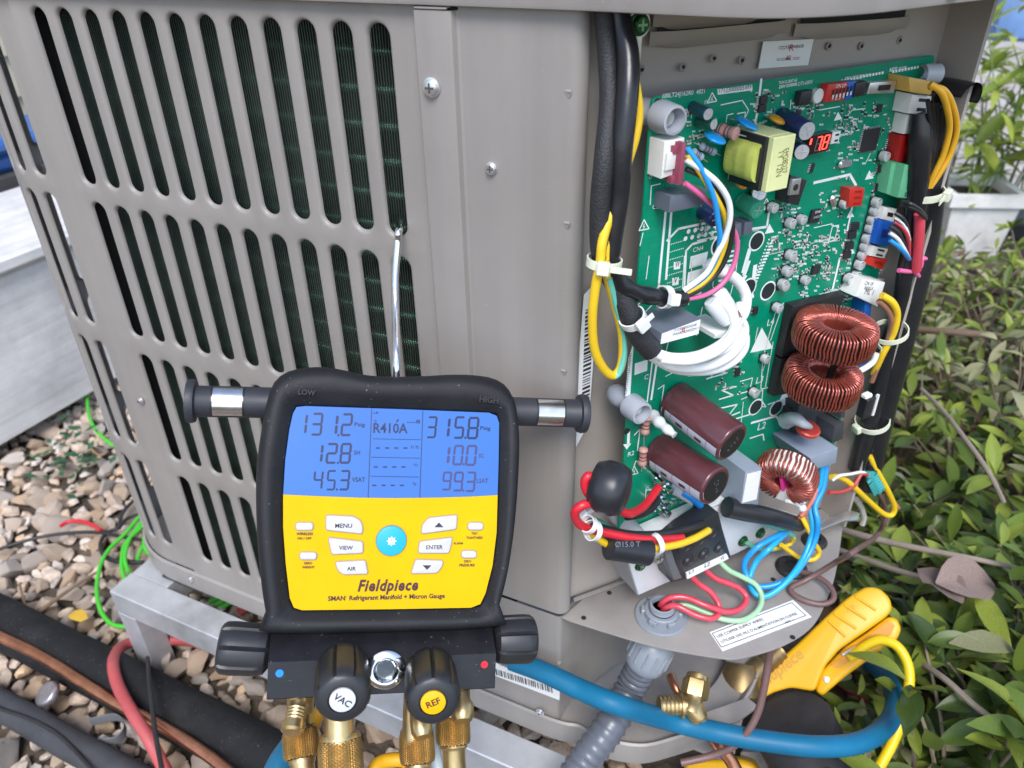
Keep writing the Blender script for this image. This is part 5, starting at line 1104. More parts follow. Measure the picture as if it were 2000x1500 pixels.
# keys
KEYW = mat('pale_key', (.54,.52,.54), .4, var=.02); KTXT = mat('key_ink', (.02,.02,.03), .5, var=0); MINK = mat('maroon_ink', (.045,.006,.012), .5, var=0)
kz = lambda x, y: (480+x/3.509, 950+y/3.509)
def key(poly, r=.0016, m=KEYW, h=.0034, name='key'):
    q = fillet(flat(GA, [kz(*p) for p in poly], .0012), r, 4); mb = MB(); mb.prism(q, .0010, h, .0009); o = gpart(mb, name, m, smooth=50)
    m2 = MB(); m2.prism(inset(q, -.0006), .0011, .0015, .0001); gpart(m2, 'key_rim', mat('tan_rim',(.42,.27,.08),.5,var=0), o, 0); return o
K1 = key([(550,195),(735,203),(785,230),(802,272),(800,325),(550,298)]); K2 = key([(565,348),(803,376),(805,455),(590,466)]); K3 = key([(612,515),(820,503),(838,598),(668,603),(632,575)])
K4 = key([(1203,324),(1208,265),(1252,213),(1448,193),(1442,292)]); K5 = key([(1190,375),(1417,347),(1392,456),(1180,456)]); K6 = key([(1163,498),(1353,505),(1346,545),(1310,592),(1132,596)])
pill = lambda x0, x1, y0, y1: [(x0,y0),(x1,y0),(x1,y1),(x0,y1)]
for q in (pill(342,463,246,300), pill(370,487,449,501), pill(1521,1626,246,298), pill(1477,1580,439,490)): key(q, .004, h=.0030)
for s, a, b, o in (('MENU',(612,284),(728,284),K1),('VIEW',(638,434),(733,434),K2),('AIR',(693,577),(754,577),K3),('ENTER',(1236,430),(1350,430),K5)): glue(s, kz(*a), kz(*b), KTXT, .0038, o, bold=.012)
for q, o in (([(1293,280),(1355,280),(1324,247)],K4),([(1210,540),(1274,540),(1242,572)],K6)): mb = MB(); P = [gp(*kz(*p),.0036) for p in q]; mb.add(P, [(0,1,2)]); gpart(mb, 'arrow', KTXT, o, 0)
c = gp(*kz(997,370),.0012); rad = (gp(*kz(1100,370),.0012)-c).length
mb = MB(); mb.lathe([(rad*1.06,.0012),(rad*1.05,.0017)], 40, Matrix.Translation((c.x,c.y,0))); gpart(mb, 'power_rim', mat('tan_rim',(.42,.27,.08)))
mb = MB(); mb.lathe([(rad,.0012),(rad,.0024),(rad*.96,.0034),(rad*.86,.0036),(0,.0037)], 40, Matrix.Translation((c.x,c.y,0))); pw = gpart(mb, 'power_key', mat('cyan_key',(.0,.36,.66),.4,var=.02), smooth=50)
mb = MB()
for k in range(8):
    a = k*math.pi/4; mb.add([(c.x+r_*math.cos(a+d), c.y+r_*math.sin(a+d), .0040) for r_, d in ((rad*.2,-.45),(rad*.34,0),(rad*.2,.45))]+[(c.x,c.y,.0040)], [(0,1,2),(0,2,3)])
mb.lathe([(rad*.22,.0040),(rad*.22,.00405)], 18, Matrix.Translation((c.x,c.y,0))); gpart(mb, 'gear_symbol', WHITE, pw, 0)
mb = MB(); mb.lathe([(rad*.10,.0042),(rad*.13,.0042)], 16, Matrix.Translation((c.x,c.y,0)), False); mb.box(c.x-rad*.02,c.x+rad*.02,c.y,c.y+rad*.14,.0042,.0043); gpart(mb, 'power_symbol', mat('cyan_key',(.0,.46,.80)), pw, 0)
for s, a, b in (('WIRELESS',(346,334),(460,334)),('ON / OFF',(352,364),(448,364)),('ZERO',(397,534),(455,534)),('WEIGHT',(385,562),(472,561)),('TEST',(1546,330),(1590,330)),('TIGHTNESS',(1511,360),(1624,359)),('ALARM',(1423,397),(1487,397)),('ZERO',(1493,521),(1546,520)),('PRESSURE',(1464,549),(1569,548))):
    glue(s, kz(*a), kz(*b), MINK, .0016, GAUGE, bold=.03)
glue('Fieldpiece', kz(766,718), kz(1180,710), MINK, .0016, GAUGE, bold=.034, shear=.25, height=.0092, space=1.13)
glue('SMAN  Refrigerant Manifold + Micron Gauge', kz(562,784), kz(1364,764), MINK, .0016, GAUGE, bold=.028)
glue('TM', kz(672,764), kz(690,763), MINK, .0016, GAUGE)
# hose hangers either side
def gax(pa_, pb_, w, prof, name, m, n=26, smooth=40, parent=None):
    p, q = gp(*pa_, w), gp(*pb_, w); d = q-p; mb = MB(); mb.lathe([(r, t*d.length) for r, t in prof], n, axis_M(p, d)); return gpart(mb, name, m, parent, smooth), p, q
RUB2 = mat('hanger_plastic', (.03,.032,.04), .5, var=.1, bump=.1, bs=900)
for a, b, rp_, pl in (((366,783),(545,787),.0092,[(415,768),(473,770),(472,809),(414,807)]), ((1143,808),(990,803),.0092,[(1103,790),(1053,787),(1052,823),(1102,826)])):
    o, p, q = gax(a, b, -.018, [(.0098,0),(.0128,.002),(.0132,.05),(.0126,.09),(.0096,.10),(.0094,.11),(.0094,1)], 'hose_hanger', RUB2, 32)
    mb = MB(); f = flat(GA, pl, -.018+.0085); xs = [x for x, y in f]; ys = [y for x, y in f]; cy_ = sum(ys)/4; n = 10; rr = .0099
    # curved metal plate let into the hanger
    ax = (q-p).normalized(); up = V((0,0,1)); sd_ = up.cross(ax).normalized() if up.cross(ax).y > 0 else -up.cross(ax).normalized()
    rings = []
    for X in (min(xs), max(xs)):
        base = p + ax*((X-p.x)/ax.x)
        rings.append([tuple(base + (up*math.cos(t) + sd_*math.sin(t))*rr) for t in [math.radians(-58+ i*11.6*1.0) for i in range(11)]])
    mb.loft(rings, False, False, False); gpart(mb, 'metal_plate', mat('brushed_steel',(.72,.73,.74),.22,1,var=.06,vs=150), o, 60)
    m2 = MB(); rings = []
    for X in (min(xs)-.0012, max(xs)+.0012):
        base = p + ax*((X-p.x)/ax.x); rings.append([tuple(base + (up*math.cos(t) + sd_*math.sin(t))*(rr-.0003)) for t in [math.radians(-63+i*12.6) for i in range(11)]])
    m2.loft(rings, False, False, False); gpart(m2, 'plate_frame', BLACK, o, 60)
# hanging hook into the slot of the grille
hk = W((GR,784,432,-.008),(GR,781,446,.004),(GR,778,455,.0095),(GR,777,475,.011)) + [GR.world(772,540,.020), GR.world(773,610,.034), GA.world(774,690,-.022), GA.world(774,760,-.024)]
mb = MB(); mb.tube([GA.I @ p for p in curve(hk, 8)], .0026, 14); gpart(mb, 'hanging_hook', CHROME, smooth=60)
# manifold block
BLK = mat('black_anodised', (.013,.013,.016), .34, 0, var=.2, vs=80, dirt=.2, dcol=(.06,.06,.06), spec=.35, specks=.22)
a, b, c, d = gp(529,1240), gp(962,1226), gp(527,1352), gp(962,1337)
dx = (b-a); Lx = dx.length; dx.normalize(); dy = V((-dx.y,dx.x,0)); Hh = (a-c).length
Mm = Matrix(((dx.x,dy.x,0,a.x),(dx.y,dy.y,0,a.y),(0,0,1,0),(0,0,0,1)))
pr = [(-.0,-.034),(.0,-.004),(-.0015,-.001),(-Hh*.33,.0115),(-Hh*.36,.0125),(-Hh+.0008,.0125),(-Hh,.0117),(-Hh,-.034)]
mb = MB(); mb.loft([[(x,y,z) for y,z in pr] for x in (0,.0006,Lx-.0006,Lx)], True, True, True, Mm); gpart(mb, 'manifold_block', BLK, smooth=25)
for x, y, m in ((546,1315,mat('blue_dot',(.0,.22,.85),.4,var=0)),(946,1298,mat('red_dot',(.62,.01,.02),.4,var=0))):
    p = gp(x, y, .0127); mb = MB(); mb.lathe([(.0022,.0126),(.0022,.0129)], 18, Matrix.Translation((p.x,p.y,0))); gpart(mb, 'colour_dot', m, smooth=0)
KNOB = mat('knob_plastic', (.022,.023,.027), .42, var=.1, bump=.06, bs=900)
def knob_prof(R, n=8, groove=.13, sub_=9):
    out = []
    for i in range(n):
        for k in range(sub_):
            t = k/sub_; a = 2*math.pi*(i+t)/n; g = 1.0
            if t < .22: g = 1-groove*math.sin(math.pi*t/.22)**.7
            out.append((R*g*math.cos(a), R*g*math.sin(a)))
    return out
def knob(p, d, R, L, name='valve_knob', spin=0):
    base = knob_prof(R); f = lambda s, z: [(x*s, y*s, z) for x, y in base]; rd = lambda s, z: [((R*s)*math.cos(math.atan2(y,x)), (R*s)*math.sin(math.atan2(y,x)), z) for x, y in base]
    mb = MB(); mb.loft([rd(.62,0), rd(.70,L*.02), f(.93,L*.10), f(1.0,L*.28), f(1.02,L*.75), f(.99,L*.90), rd(.90,L*.965), rd(.78,L), rd(.52,L+.0002), rd(.50,L-.0012)], True, True)
    o = gpart(mb, name, KNOB, smooth=40); Mk = axis_M(p, d) @ Matrix.Rotation(spin,4,'Z'); o.matrix_local = Mk; return o, Mk
for pa_, pb_ in (((530,1270),(427,1264)),((962,1250),(1043,1247))):
    p, q = gp(*pa_,-.012), gp(*pb_,-.012); kn, Mk = knob(p, q-p, .0150, (q-p).length, 'side_knob', .2)
for x, y, fx, fy, txt, m, ink, rot in ((670,1292,669,1367,'VAC',mat('grey_badge',(.60,.62,.66),.4,var=0),KTXT,-.62),(840,1300,846,1372,'REF',mat('amber_badge',(.80,.42,.0),.4,var=0),MINK,.42)):
    p, q = gp(x,y,.012), gp(fx,fy,.050); kn, Mk = knob(p, q-p, .0150, (q-p).length, 'front_knob', .3); L = (q-p).length
    mb = MB(); mb.lathe([(.0068,L-.0010),(.0068,L+.0004),(.0063,L+.0006)], 28); bd = gpart(mb, 'badge', m, kn, 30)
    Fk = Frame(GA.M @ q, GA.M.to_3x3() @ V((math.cos(rot),math.sin(rot),0)), GA.M.to_3x3() @ (q-p))
    c_ = bpy.data.curves.new('t','FONT'); c_.body = txt; c_.align_x = 'CENTER'; c_.align_y = 'CENTER'; c_.size = .0052; c_.offset = .00010; c_.resolution_u = 2; o_ = bpy.data.objects.new('t',c_); me = bpy.data.meshes.new_from_object(o_); bpy.data.objects.remove(o_); me.materials.append(ink)
    t = bpy.data.objects.new('lettering', me); link(t, bd); Mt = (GA.M @ Mk).inverted() @ Fk.M; t.matrix_local = Matrix.Translation((0,0,L+.0009)) @ Matrix.Rotation(math.atan2(Mt[1][0],Mt[0][0]),4,'Z')
# sight glass
p = gp(753,1306,.0125); Mg = Matrix.Translation((p.x,p.y,.0125)) @ Matrix.Scale(1.22,4)
mb = MB(); mb.lathe([(.0086,0),(.0092,.0008),(.0092,.0022),(.0082,.0030),(.0060,.0030),(.0052,.0016),(.0046,.0004)], 32, Mg, False); sg_ = gpart(mb, 'sight_glass_ring', CHROME, smooth=45)
mb = MB(); mb.lathe([(.0046,.0004),(.0030,-.0008),(0,-.0010)], 24, Mg, False); gpart(mb, 'sight_glass_seat', STEEL, sg_, 60)
mb = MB(); mb.lathe([(.0,.0017),(.0045,.0015),(.0047,.0006),(0,.0006)], 24, Mg, False); gpart(mb, 'glass', mat('clear_glass',(.9,.95,.95),.03,trans=1,var=0), sg_, 60)
mb = MB(); mb.lathe([(.0011,.0002),(.0014,.0014),(.0007,.0024)], 12, Mg @ Matrix.Translation((.0052,-.0052,.0012))); gpart(mb, 'ring_pin', CHROME, sg_, 60)
# brass ports under the block
def brass(pa_, pb_, wa, wb, prof, parent=None, name='brass_port', n=22, m=None):
    p, q = gp(*pa_, wa), gp(*pb_, wb); d = q-p; mb = MB(); mb.lathe([(r, t*d.length) for r, t in prof], n, axis_M(p, d)); return gpart(mb, name, m or BRASS, parent, 40)
thr = lambda r, a, b, n: [(r*(1.0 if i % 2 else .92), a+(b-a)*i/n) for i in range(n+1)]
brass((588,1345),(583,1445), -.008, -.004, [(.0078,0),(.0078,.45),(.0062,.5),(.0062,1)])
brass((582,1375),(570,1432), .006, .018, [(.0058,0)]+thr(.0058,.15,.6,8)+[(.0066,.65),(.0066,.92),(.0050,1)])
brass((660,1345),(664,1460), .010, .016, [(.0085,0),(.0085,1)]); brass((812,1345),(808,1450), .006, .010, [(.0070,0),(.0070,1)])
brass((817,1385),(826,1440), .014, .024, [(.0050,0),(.0060,.35),(.0062,.8),(.0046,1)])
brass((893,1335),(888,1415), -.006, -.002, [(.0060,0),(.0060,1)]); brass((901,1338),(904,1408), .004, .016, [(.0052,0),(.0050,.4),(.0068,.55),(.0070,.85),(.0054,1)])
# hoses with knurled couplings
def knurl(pa_, pb_, w0, R, lab, extra, tube_m, tube_pts, rt, nm='refrigerant_hose'):
    t = thing(nm, lab, 'hose', GA.M); p, q = gp(*pa_, w0[0]), gp(*pb_, w0[1]); d = q-p; L = d.length; A_ = axis_M(p, d); n, mrows = 26, 14; mb = MB(); vs = []; fs = []
    for k in range(mrows+1):
        for i in range(n*2):
            tt = k/mrows; env = 1-.10*(abs(tt-.5)*2)**5; h = ((i+k) % 2); r = R*env*(1.0 if h else .925); a = 2*math.pi*i/(2*n); vs.append((r*math.cos(a), r*math.sin(a), L*tt))
    N = n*2
    vs = []; rows = mrows*2; C0 = 24
    for k in range(rows+1):
        env = 1-.12*abs(k/rows*2-1)**6
        for i in range(C0): a = 2*math.pi*(i+(k%2)*.5)/C0; vs.append((R*.93*env*math.cos(a), R*.93*env*math.sin(a), L*k/rows))
    for k in range(rows-1):
        env = 1-.12*abs((k+1)/rows*2-1)**6
        for i in range(C0):
            s_ = k%2; l_ = (i-1+s_)%C0; r2_ = (i+s_)%C0; a = 2*math.pi*(i+s_*.5)/C0; n_ = len(vs); vs.append((R*1.02*env*math.cos(a), R*1.02*env*math.sin(a), L*(k+1)/rows))
            t_, b_, l2, r2 = k*C0+i, (k+2)*C0+i, (k+1)*C0+l_, (k+1)*C0+r2_; fs += [(t_,r2,n_),(r2,b_,n_),(b_,l2,n_),(l2,t_,n_)]
    N = C0; mrows = rows
    fs.append(tuple(range(N))[::-1]); fs.append(tuple(range(mrows*N,(mrows+1)*N))); mb.add(vs, fs, A_); mb.build('knurled_nut', BRASS, t, 0)
    mb = MB(); mb.lathe([(r, L*z) for r, z in [(R*.86,-.10),(R*.92,-.02),(R*.92,.01)]], 28, A_); mb.lathe([(r*R, L*z) for r, z in extra], 28, A_); mb.build('ferrule', BRASS, t, 40)
    if tube_pts:
        mb = MB(); mb.tube([GA.I @ v for v in curve(tube_pts, 8)], rt, 14); mb.build('hose', tube_m, t, 60)
    return t
HBLUE = mat('blue_hose', (.012,.14,.26), .42, var=.14, vs=30, bump=.1, bs=300, dirt=.2, dcol=(.09,.16,.2)); HYEL = mat('yellow_hose', (.68,.36,.01), .45, var=.1); HRED = mat('red_hose', (.45,.08,.085), .5, var=.15, vs=25, dirt=.25, dcol=(.3,.15,.14)); HGR = mat('pale_blue_hose', (.45,.55,.62), .45)
knurl((586,1425),(590,1482), (-.003,.004), .0105, 'brass coupling at the far left under the blue dot', [(.72,1.0),(.74,1.1),(.66,1.2),(.66,2.4)], HBLUE, None, 0)
knurl((664,1442),(668,1545), (.012,.020), .0128, 'large brass coupling below the VAC knob', [(.8,1),(.7,1.3)], HYEL, None, 0)
knurl((813,1428),(816,1492), (.006,.012), .0105, 'brass coupling below the REF knob with side port', [(.72,1.0),(.74,1.1),(.60,1.2),(.60,2.0)], HYEL, None, 0)
knurl((884,1398),(886,1455), (-.003,.002), .0105, 'brass coupling at the far right beside the grey stand', [(.76,1.0),(.80,1.08),(.66,1.2),(.66,2.6)], HRED, None, 0)
# hoses seen between the couplings
add('service_hose', [(GA,612,1345,-.03),(GA,600,1400,-.035),(GA,575,1450,-.03),(GA,548,1490,-.02),(GA,525,1540,-.01)], .0078, HBLUE, 'blue hose slipping down behind the leftmost brass coupling', 'hose', 14)
add('service_hose', [(GA,632,1350,-.03),(GA,622,1385,-.028),(GA,612,1420,-.026)], .0042, HYEL, 'short bit of yellow hose peeking out left of the VAC knob', 'hose')
add('service_hose', [(GA,728,1530,.004),(GA,732,1500,.0),(GA,748,1488,-.003),(GA,770,1484,-.004),(GA,792,1486,-.003),(GA,798,1500,.0),(GA,790,1530,.003)], .0042, HYEL, 'yellow hose looped at the lower edge between two couplings', 'hose', 12)
add('service_hose', [(GA,848,1400,-.012),(GA,846,1440,-.012),(GA,848,1470,-.010),(GA,856,1500,-.008),(GA,860,1540,-.006)], .0042, HGR, 'pale blue hose between the REF coupling and the far right coupling', 'hose', 12)
# ================= below the shelf: conduit, valves, clamp, hoses =================
PVC = mat('grey_pvc', (.25,.275,.315), .42, var=.06, vs=25, coat=.1)
CON = thing('conduit_connector', 'grey plastic conduit connector with locknut mounted through the shelf', 'connector', SH.M)
c = SH.hit(1291,1204); r = (SH.hit(1343,1208)-SH.hit(1240,1204)).length/2; Mc = Matrix.Translation((c.x,c.y,0))
mb = MB(); mb.lathe([(r,.0003),(r,.0022),(r*.97,.0030),(r*.72,.0030)], 40, Mc); mb.build('washer', PVC, CON, 40)
mb = MB(); mb.lathe([(r*.66,.003),(r*.66,.0085),(r*.62,.0095),(r*.50,.0095)], 36, Mc)
for k in range(6):
    a = k*math.pi/3+.3; mb.box(r*.62,r*.78,-.0035,.0035,.003,.0085,.0008, Mc @ Matrix.Rotation(a,4,'Z'))
mb.build('locknut', PVC, CON, 30)
mb = MB(); mb.lathe([(r*.50,.0095)]+[(r*(.49 if k%2 else .465),.0095+k*.0011) for k in range(5)]+[(r*.48,.0150),(r*.40,.0155),(r*.38,.0140),(r*.38,-.004),(r*.2,-.006)], 36, Mc); mb.build('threaded_neck', PVC, CON, 50)
P0 = SH.world(1291,1204); dwn = V((-.02,-.02,-1)).normalized()
mb = MB(); A_ = SH.I @ axis_M(P0, dwn); mb.lathe([(.0110,.002),(.0110,.024)], 28, A_); mb.lathe([(.0120,.020),(.0128,.022),(.0128,.028),(.0115,.030)], 28, A_); mb.build('neck', PVC, CON, 40)
d2 = V((-.26,-.32,-.95)).normalized(); A2 = SH.I @ axis_M(P0+dwn*.026, d2); mb = MB()
mb.lathe([(.0125,0),(.0165,.004),(.0180,.010),(.0180,.023),(.0172,.029),(.0150,.032),(.0138,.030),(.0134,.026)], 32, A2); nut = mb.build('compression_nut', PVC, CON, 40)
mb = MB()
for k in range(14): mb.box(.0172,.0189,-.0012,.0012,.007,.023,.0008, A2 @ Matrix.Rotation(k*math.pi/7,4,'Z'))
mb.build('grip_rib', PVC, nut, 30)
p1 = P0+dwn*.026+d2*.030
cpts = curve([p1, p1+d2*.03, GR.world(1190,1420,.020), GR.world(1140,1488,.045), GR.world(1095,1560,.07), GR.world(1040,1660,.10)], 14)
mb = MB(); mb.tube(cpts, lambda t: .0134+.0011*math.sin(t*math.pi*2*24), 24); o = mb.build('flexible_conduit', mat('grey_conduit',(.105,.115,.14),.36,var=.08,vs=20,coat=.1), None, 70); tag(o, 'ribbed grey flexible conduit hanging from the connector under the shelf', 'conduit')
# blue hose round the foot of the unit
add('refrigerant_hose', [(GR,1000,1290,.016),(GR,1060,1312,.018),(GR,1130,1345,.020),(GR,1210,1378,.022),(PAN,1310,1408,.055),(PAN,1410,1432,.055),(PAN,1500,1448,.055),(PAN,1600,1458,.055),(PAN,1680,1450,.045),(PAN,1730,1418,.025),(PAN,1748,1378,.005),(PAN,1742,1340,-.02),(PAN,1712,1306,-.05),(PAN,1680,1284,-.07),(PAN,1640,1262,-.09)], .0088, mat('blue_hose_clean',(.006,.13,.25),.48,var=.15,vs=20,dirt=.2,dcol=(.05,.18,.28),spec=.3), 'long blue hose sweeping under the shelf and turning back by the yellow clamp', 'hose', 16)
# service valve
SV = thing('service_valve', 'brass service valve with hexagonal cap under the shelf', 'valve')
def lat(parent, name, m, p, q, prof, n=20, smooth=40, lab=None):
    d = q-p; L = d.length; mb = MB(); mb.lathe([(r, z*L) for r, z in prof], n, axis_M(p, d)); return mb.build(name, m, parent, smooth)
pv = lambda x, y, h=.07: PAN.world(x, y, h)
hexr = lambda r, n=6: r
lat(SV, 'valve_cap', BRASS, pv(1355,1362), pv(1363,1320,.078), [(.0115,0),(.0120,.1),(.0120,.72),(.0100,.84),(.0092,1),(.0082,1.02)], 6, 20)
lat(SV, 'cap_face', BRASS, pv(1355,1362), pv(1363,1320,.078), [(.0098,.80),(.0098,1.0),(.0085,1.06)], 24)
lat(SV, 'valve_body', BRASS, pv(1347,1392,.064), pv(1356,1355,.072), [(.0105,0),(.0105,.4),(.0085,.6),(.0085,1)])
lat(SV, 'side_port', BRASS, pv(1352,1378,.068), pv(1284,1378,.070), [(.0078,0),(.0078,.25),(.0110,.28),(.0110,.36),(.0080,.38)]+thr(.0085,.42,.95,9)+[(.005,1)])
lat(SV, 'outlet', BRASS, pv(1352,1380,.068), pv(1368,1408,.060), [(.0085,0),(.0085,.8),(.0065,1)])
wire('copper_tube', [pv(1366,1402,.060), pv(1382,1425,.050), pv(1398,1450,.035), pv(1425,1482,.02), pv(1440,1510,.01)], .0058, COPPER, 12, 8, None, 'short copper tube leaving the brass service valve downward', 'pipe')
wire('copper_tube', [pv(1310,1320,.06), pv(1318,1340,.06), pv(1330,1362,.055), pv(1345,1385,.05)], .0042, COPPER, 10, 8, None, 'thin copper tube behind the grey conduit nut', 'pipe')
SV2 = thing('service_valve', 'large dull brass valve in shadow behind the brown cable', 'valve')
DULLB = mat('dull_brass', (.30,.21,.10), .45, .85, var=.25, vs=60, dirt=.5, dcol=(.10,.06,.03))  # darker, rougher brass than the first valve
lat(SV2, 'valve_body', DULLB, PAN.world(1444,1372,-.015), PAN.world(1448,1296,.01), [(.012,0),(.020,.2),(.020,.7),(.014,1)], 20)
lat(SV2, 'side_port', DULLB, PAN.world(1450,1335,.0), PAN.world(1522,1272,.012), [(.012,0),(.012,.5)]+thr(.0105,.55,1,7)+[(.006,1.02)])
mb = MB(); mb.prism(flat(PAN, [(1375,1392),(1460,1362),(1480,1378),(1440,1408),(1395,1420)], .04), .036, .040, .0005); o = mb.build('valve_bracket', PAINT, SV2, 20); o.parent = SV2; o.matrix_world = PAN.M
# yellow pipe clamp probe
CO = PAN.world(1600,1270,.012); toC = (EYE-CO).normalized()
rx = ROT @ V((1,0,0)); CL = Frame(CO, rx - toC*rx.dot(toC), toC)
CLAMP = thing('pipe_clamp', 'yellow pipe clamp temperature probe gripping the black insulated pipe', 'clamp', CL.M)
CYEL = mat('yellow_nylon', (.72,.38,.003), .42, var=.05, vs=20, spec=.5, bump=.03, bs=900)
def cprism(px, z0, z1, name, m=CYEL, b=.002, parent=CLAMP, rr=.004):
    mb = MB(); mb.prism(fillet(flat(CL, px, z1*.5), rr, 4), z0, z1, b); return mb.build(name, m, parent, 50)
up_ = cprism([(1466,1342),(1500,1308),(1560,1256),(1612,1206),(1655,1168),(1690,1147),(1716,1149),(1738,1170),(1741,1192),(1730,1206),(1690,1234),(1640,1268),(1612,1300),(1592,1350),(1545,1342),(1510,1352),(1478,1372)], -.020, .018, 'upper_jaw', b=.0028, rr=.005)
cprism([(1592,1350),(1606,1310),(1650,1264),(1690,1238),(1735,1204),(1752,1208),(1761,1228),(1752,1250),(1700,1286),(1650,1322),(1606,1360)], -.016, .004, 'lower_jaw', b=.003)
mb = MB(); mb.prism(flat(CL, [(1622,1300),(1690,1246),(1735,1212),(1748,1222),(1740,1240),(1700,1266),(1640,1304)], .004), .0042, .0050); mb.build('jaw_hollow_shade', mat('amber_hollow_shade',(.55,.24,.004),.5), CLAMP, 0)  # raised patch, the hollow's shade put into a darker amber
rib0 = None
for k in range(4):
    a, b = CL.hit(1610+k*21-2, 1214-k*17+2, .018), CL.hit(1654+k*19, 1246-k*18, .018)
    if k == 0: a, b = CL.hit(1618,1212,.018), CL.hit(1652,1244,.018)
    mb = MB(); mb.tube([(*a.xy,.0182),(*((a+b)/2).xy,.0187),(*b.xy,.0182)], .0014, 8); mb.build('grip_rib', CYEL, up_, 60)
p = CL.hit(1614,1327,.005); mb = MB(); mb.lathe([(.0030,.0035),(.0030,.0052),(.002,.0056)], 16, Matrix.Translation((p.x,p.y,0))); mb.build('hinge_pin', STEEL, CLAMP)
mb = MB(); mb.tube([CL.hit(1645,1278,.006), CL.hit(1674,1262,.006)], .002, 8); mb.build('spring_pin', CHROME, CLAMP)
c_ = 'Fieldpiece'; t = lettering(c_, CL, (1478,1356), (1572,1282), mat('amber_emboss',(.50,.25,.004),.45,var=0), None, w=.0184, bold=.02, shear=.2); t.parent = up_
t = lettering('AIR', CL, (1656,1198), (1674,1186), mat('amber_emboss',(.5,.25,.004)), None, w=.0184); t.parent = up_
add('probe_cable', [(CL,1660,1286,.004),(CL,1690,1262,.010),(CL,1720,1250,.014),(CL,1752,1262,.016),(CL,1772,1295,.016),(CL,1776,1335,.016),(CL,1766,1385,.020),(CL,1748,1440,.026),(CL,1722,1490,.032),(CL,1690,1545,.04)], .0048, mat('lemon_cable',(.78,.55,.01),.38,var=.05), 'yellow cable looping out of the pipe clamp to the lower edge', 'cable', 12)
# fat insulated pipe the clamp grips
mb = MB(); mb.tube(curve([PAN.world(1546,1412,-.015), PAN.world(1552,1424,-.022), PAN.world(1574,1465,-.045), PAN.world(1602,1520,-.075), PAN.world(1635,1590,-.10)], 8), lambda t: .040*min(1, .80+2.6*t), 28); o = mb.build('insulated_pipe', mat('grey_foam',(.026,.026,.030),.75,var=.3,vs=50,bump=.3,bs=600,dirt=.3,dcol=(.06,.06,.06)), None, 60); tag(o, 'fat black foam insulated pipe standing under the yellow clamp', 'pipe')
# second clamp and grey block at the lower edge
mb = MB(); mb.prism(fillet(flat(CL, [(1336,1500),(1342,1487),(1370,1482),(1450,1481),(1474,1490),(1484,1510),(1484,1560),(1336,1560)], -.03), .006, 4), -.05, -.022, .004); o = mb.build('pipe_clamp', CYEL, None, 50); o.matrix_world = CL.M; tag(o, 'yellow clamp whose rounded top shows at the lower edge', 'clamp')
mb = MB(); mb.prism(fillet(flat(CL, [(1447,1466),(1490,1468),(1502,1478),(1500,1530),(1440,1530)], -.06), .003, 3), -.09, -.055, .002); o = mb.build('paving_block', mat('grey_block',(.40,.39,.38),.8,var=.2,vs=120,bump=.3), None, 40); o.matrix_world = CL.M; tag(o, 'pale grey block at the lower edge beneath the blue hose', 'block')
# aluminium stand
STAND = thing('stand_frame', 'aluminium stand frame carrying the condenser unit above the gravel', 'stand', Matrix.Translation((-.70,.38,0)))
def sp(mb, name, m=ALU): o = mb.build(name, m, None, 30); wparent(o, STAND); return o
zt = H0-.672
bpy.context.view_layer.update()
mb = MB(); mb.box(-.705,.0,.366,.3985,zt-.036,zt,.0012); sp(mb, 'front_rail')
mb = MB(); mb.box(-.705,-.648,.399,.95,zt-.036,zt-.0012,.0012); sp(mb, 'side_rail')
mb = MB(); mb.box(-.706,-.678,.3665,.3975,-.01,zt-.0365,.0012); leg = sp(mb, 'leg')
for x, y in ((-.03,.3665),(-.706,.92)): c = leg.copy(); COL.objects.link(c); c.location = leg.location + V((x+.706, y-.3665, 0))
mb = MB(); mb.box(-.664,-.60,.408,.455,zt+.0002,zt+.0038,.0006); o = mb.build('rubber_pad', mat('dark_pad',(.03,.03,.033),.75,bump=.2), None, 0); tag(o, 'dark rubber pad between the aluminium stand and the unit', 'pad')
# ================= ground, gravel and the left side =================
def ground_mat():
    m = bpy.data.materials.new('soil'); m.use_nodes = True; nt = m.node_tree; p = nt.nodes['Principled BSDF']; L = nt.links.new; p.inputs['Roughness'].default_value = .95
    tc = nt.nodes.new('ShaderNodeTexCoord'); n1 = nt.nodes.new('ShaderNodeTexNoise'); n1.inputs['Scale'].default_value = 9; n1.inputs['Detail'].default_value = 9; n1.inputs['Roughness'].default_value = .7
    r = nt.nodes.new('ShaderNodeValToRGB'); e = r.color_ramp.elements; e[0].position = .3; e[0].color = (.035,.026,.019,1); e[1].position = .72; e[1].color = (.15,.115,.085,1)
    L(tc.outputs['Object'], n1.inputs['Vector']); L(n1.outputs['Fac'], r.inputs[0]); L(r.outputs[0], p.inputs['Base Color'])
    n2 = nt.nodes.new('ShaderNodeTexNoise'); n2.inputs['Scale'].default_value = 90; n2.inputs['Detail'].default_value = 5; b = nt.nodes.new('ShaderNodeBump'); b.inputs['Strength'].default_value = .8; b.inputs['Distance'].default_value = .01
    L(tc.outputs['Object'], n2.inputs['Vector']); L(n2.outputs['Fac'], b.inputs['Height']); L(b.outputs[0], p.inputs['Normal']); return m
mb = MB(); N = 24
xs = [-60,-20,-6]+[-3+i*.3 for i in range(21)]+[6,20,60]
mb.add([(x,y,0) for y in xs for x in xs], [(j*len(xs)+i, j*len(xs)+i+1, (j+1)*len(xs)+i+1, (j+1)*len(xs)+i) for j in range(len(xs)-1) for i in range(len(xs)-1)])
GROUND = kind(mb.build('ground', ground_mat(), None, 0), 'structure')
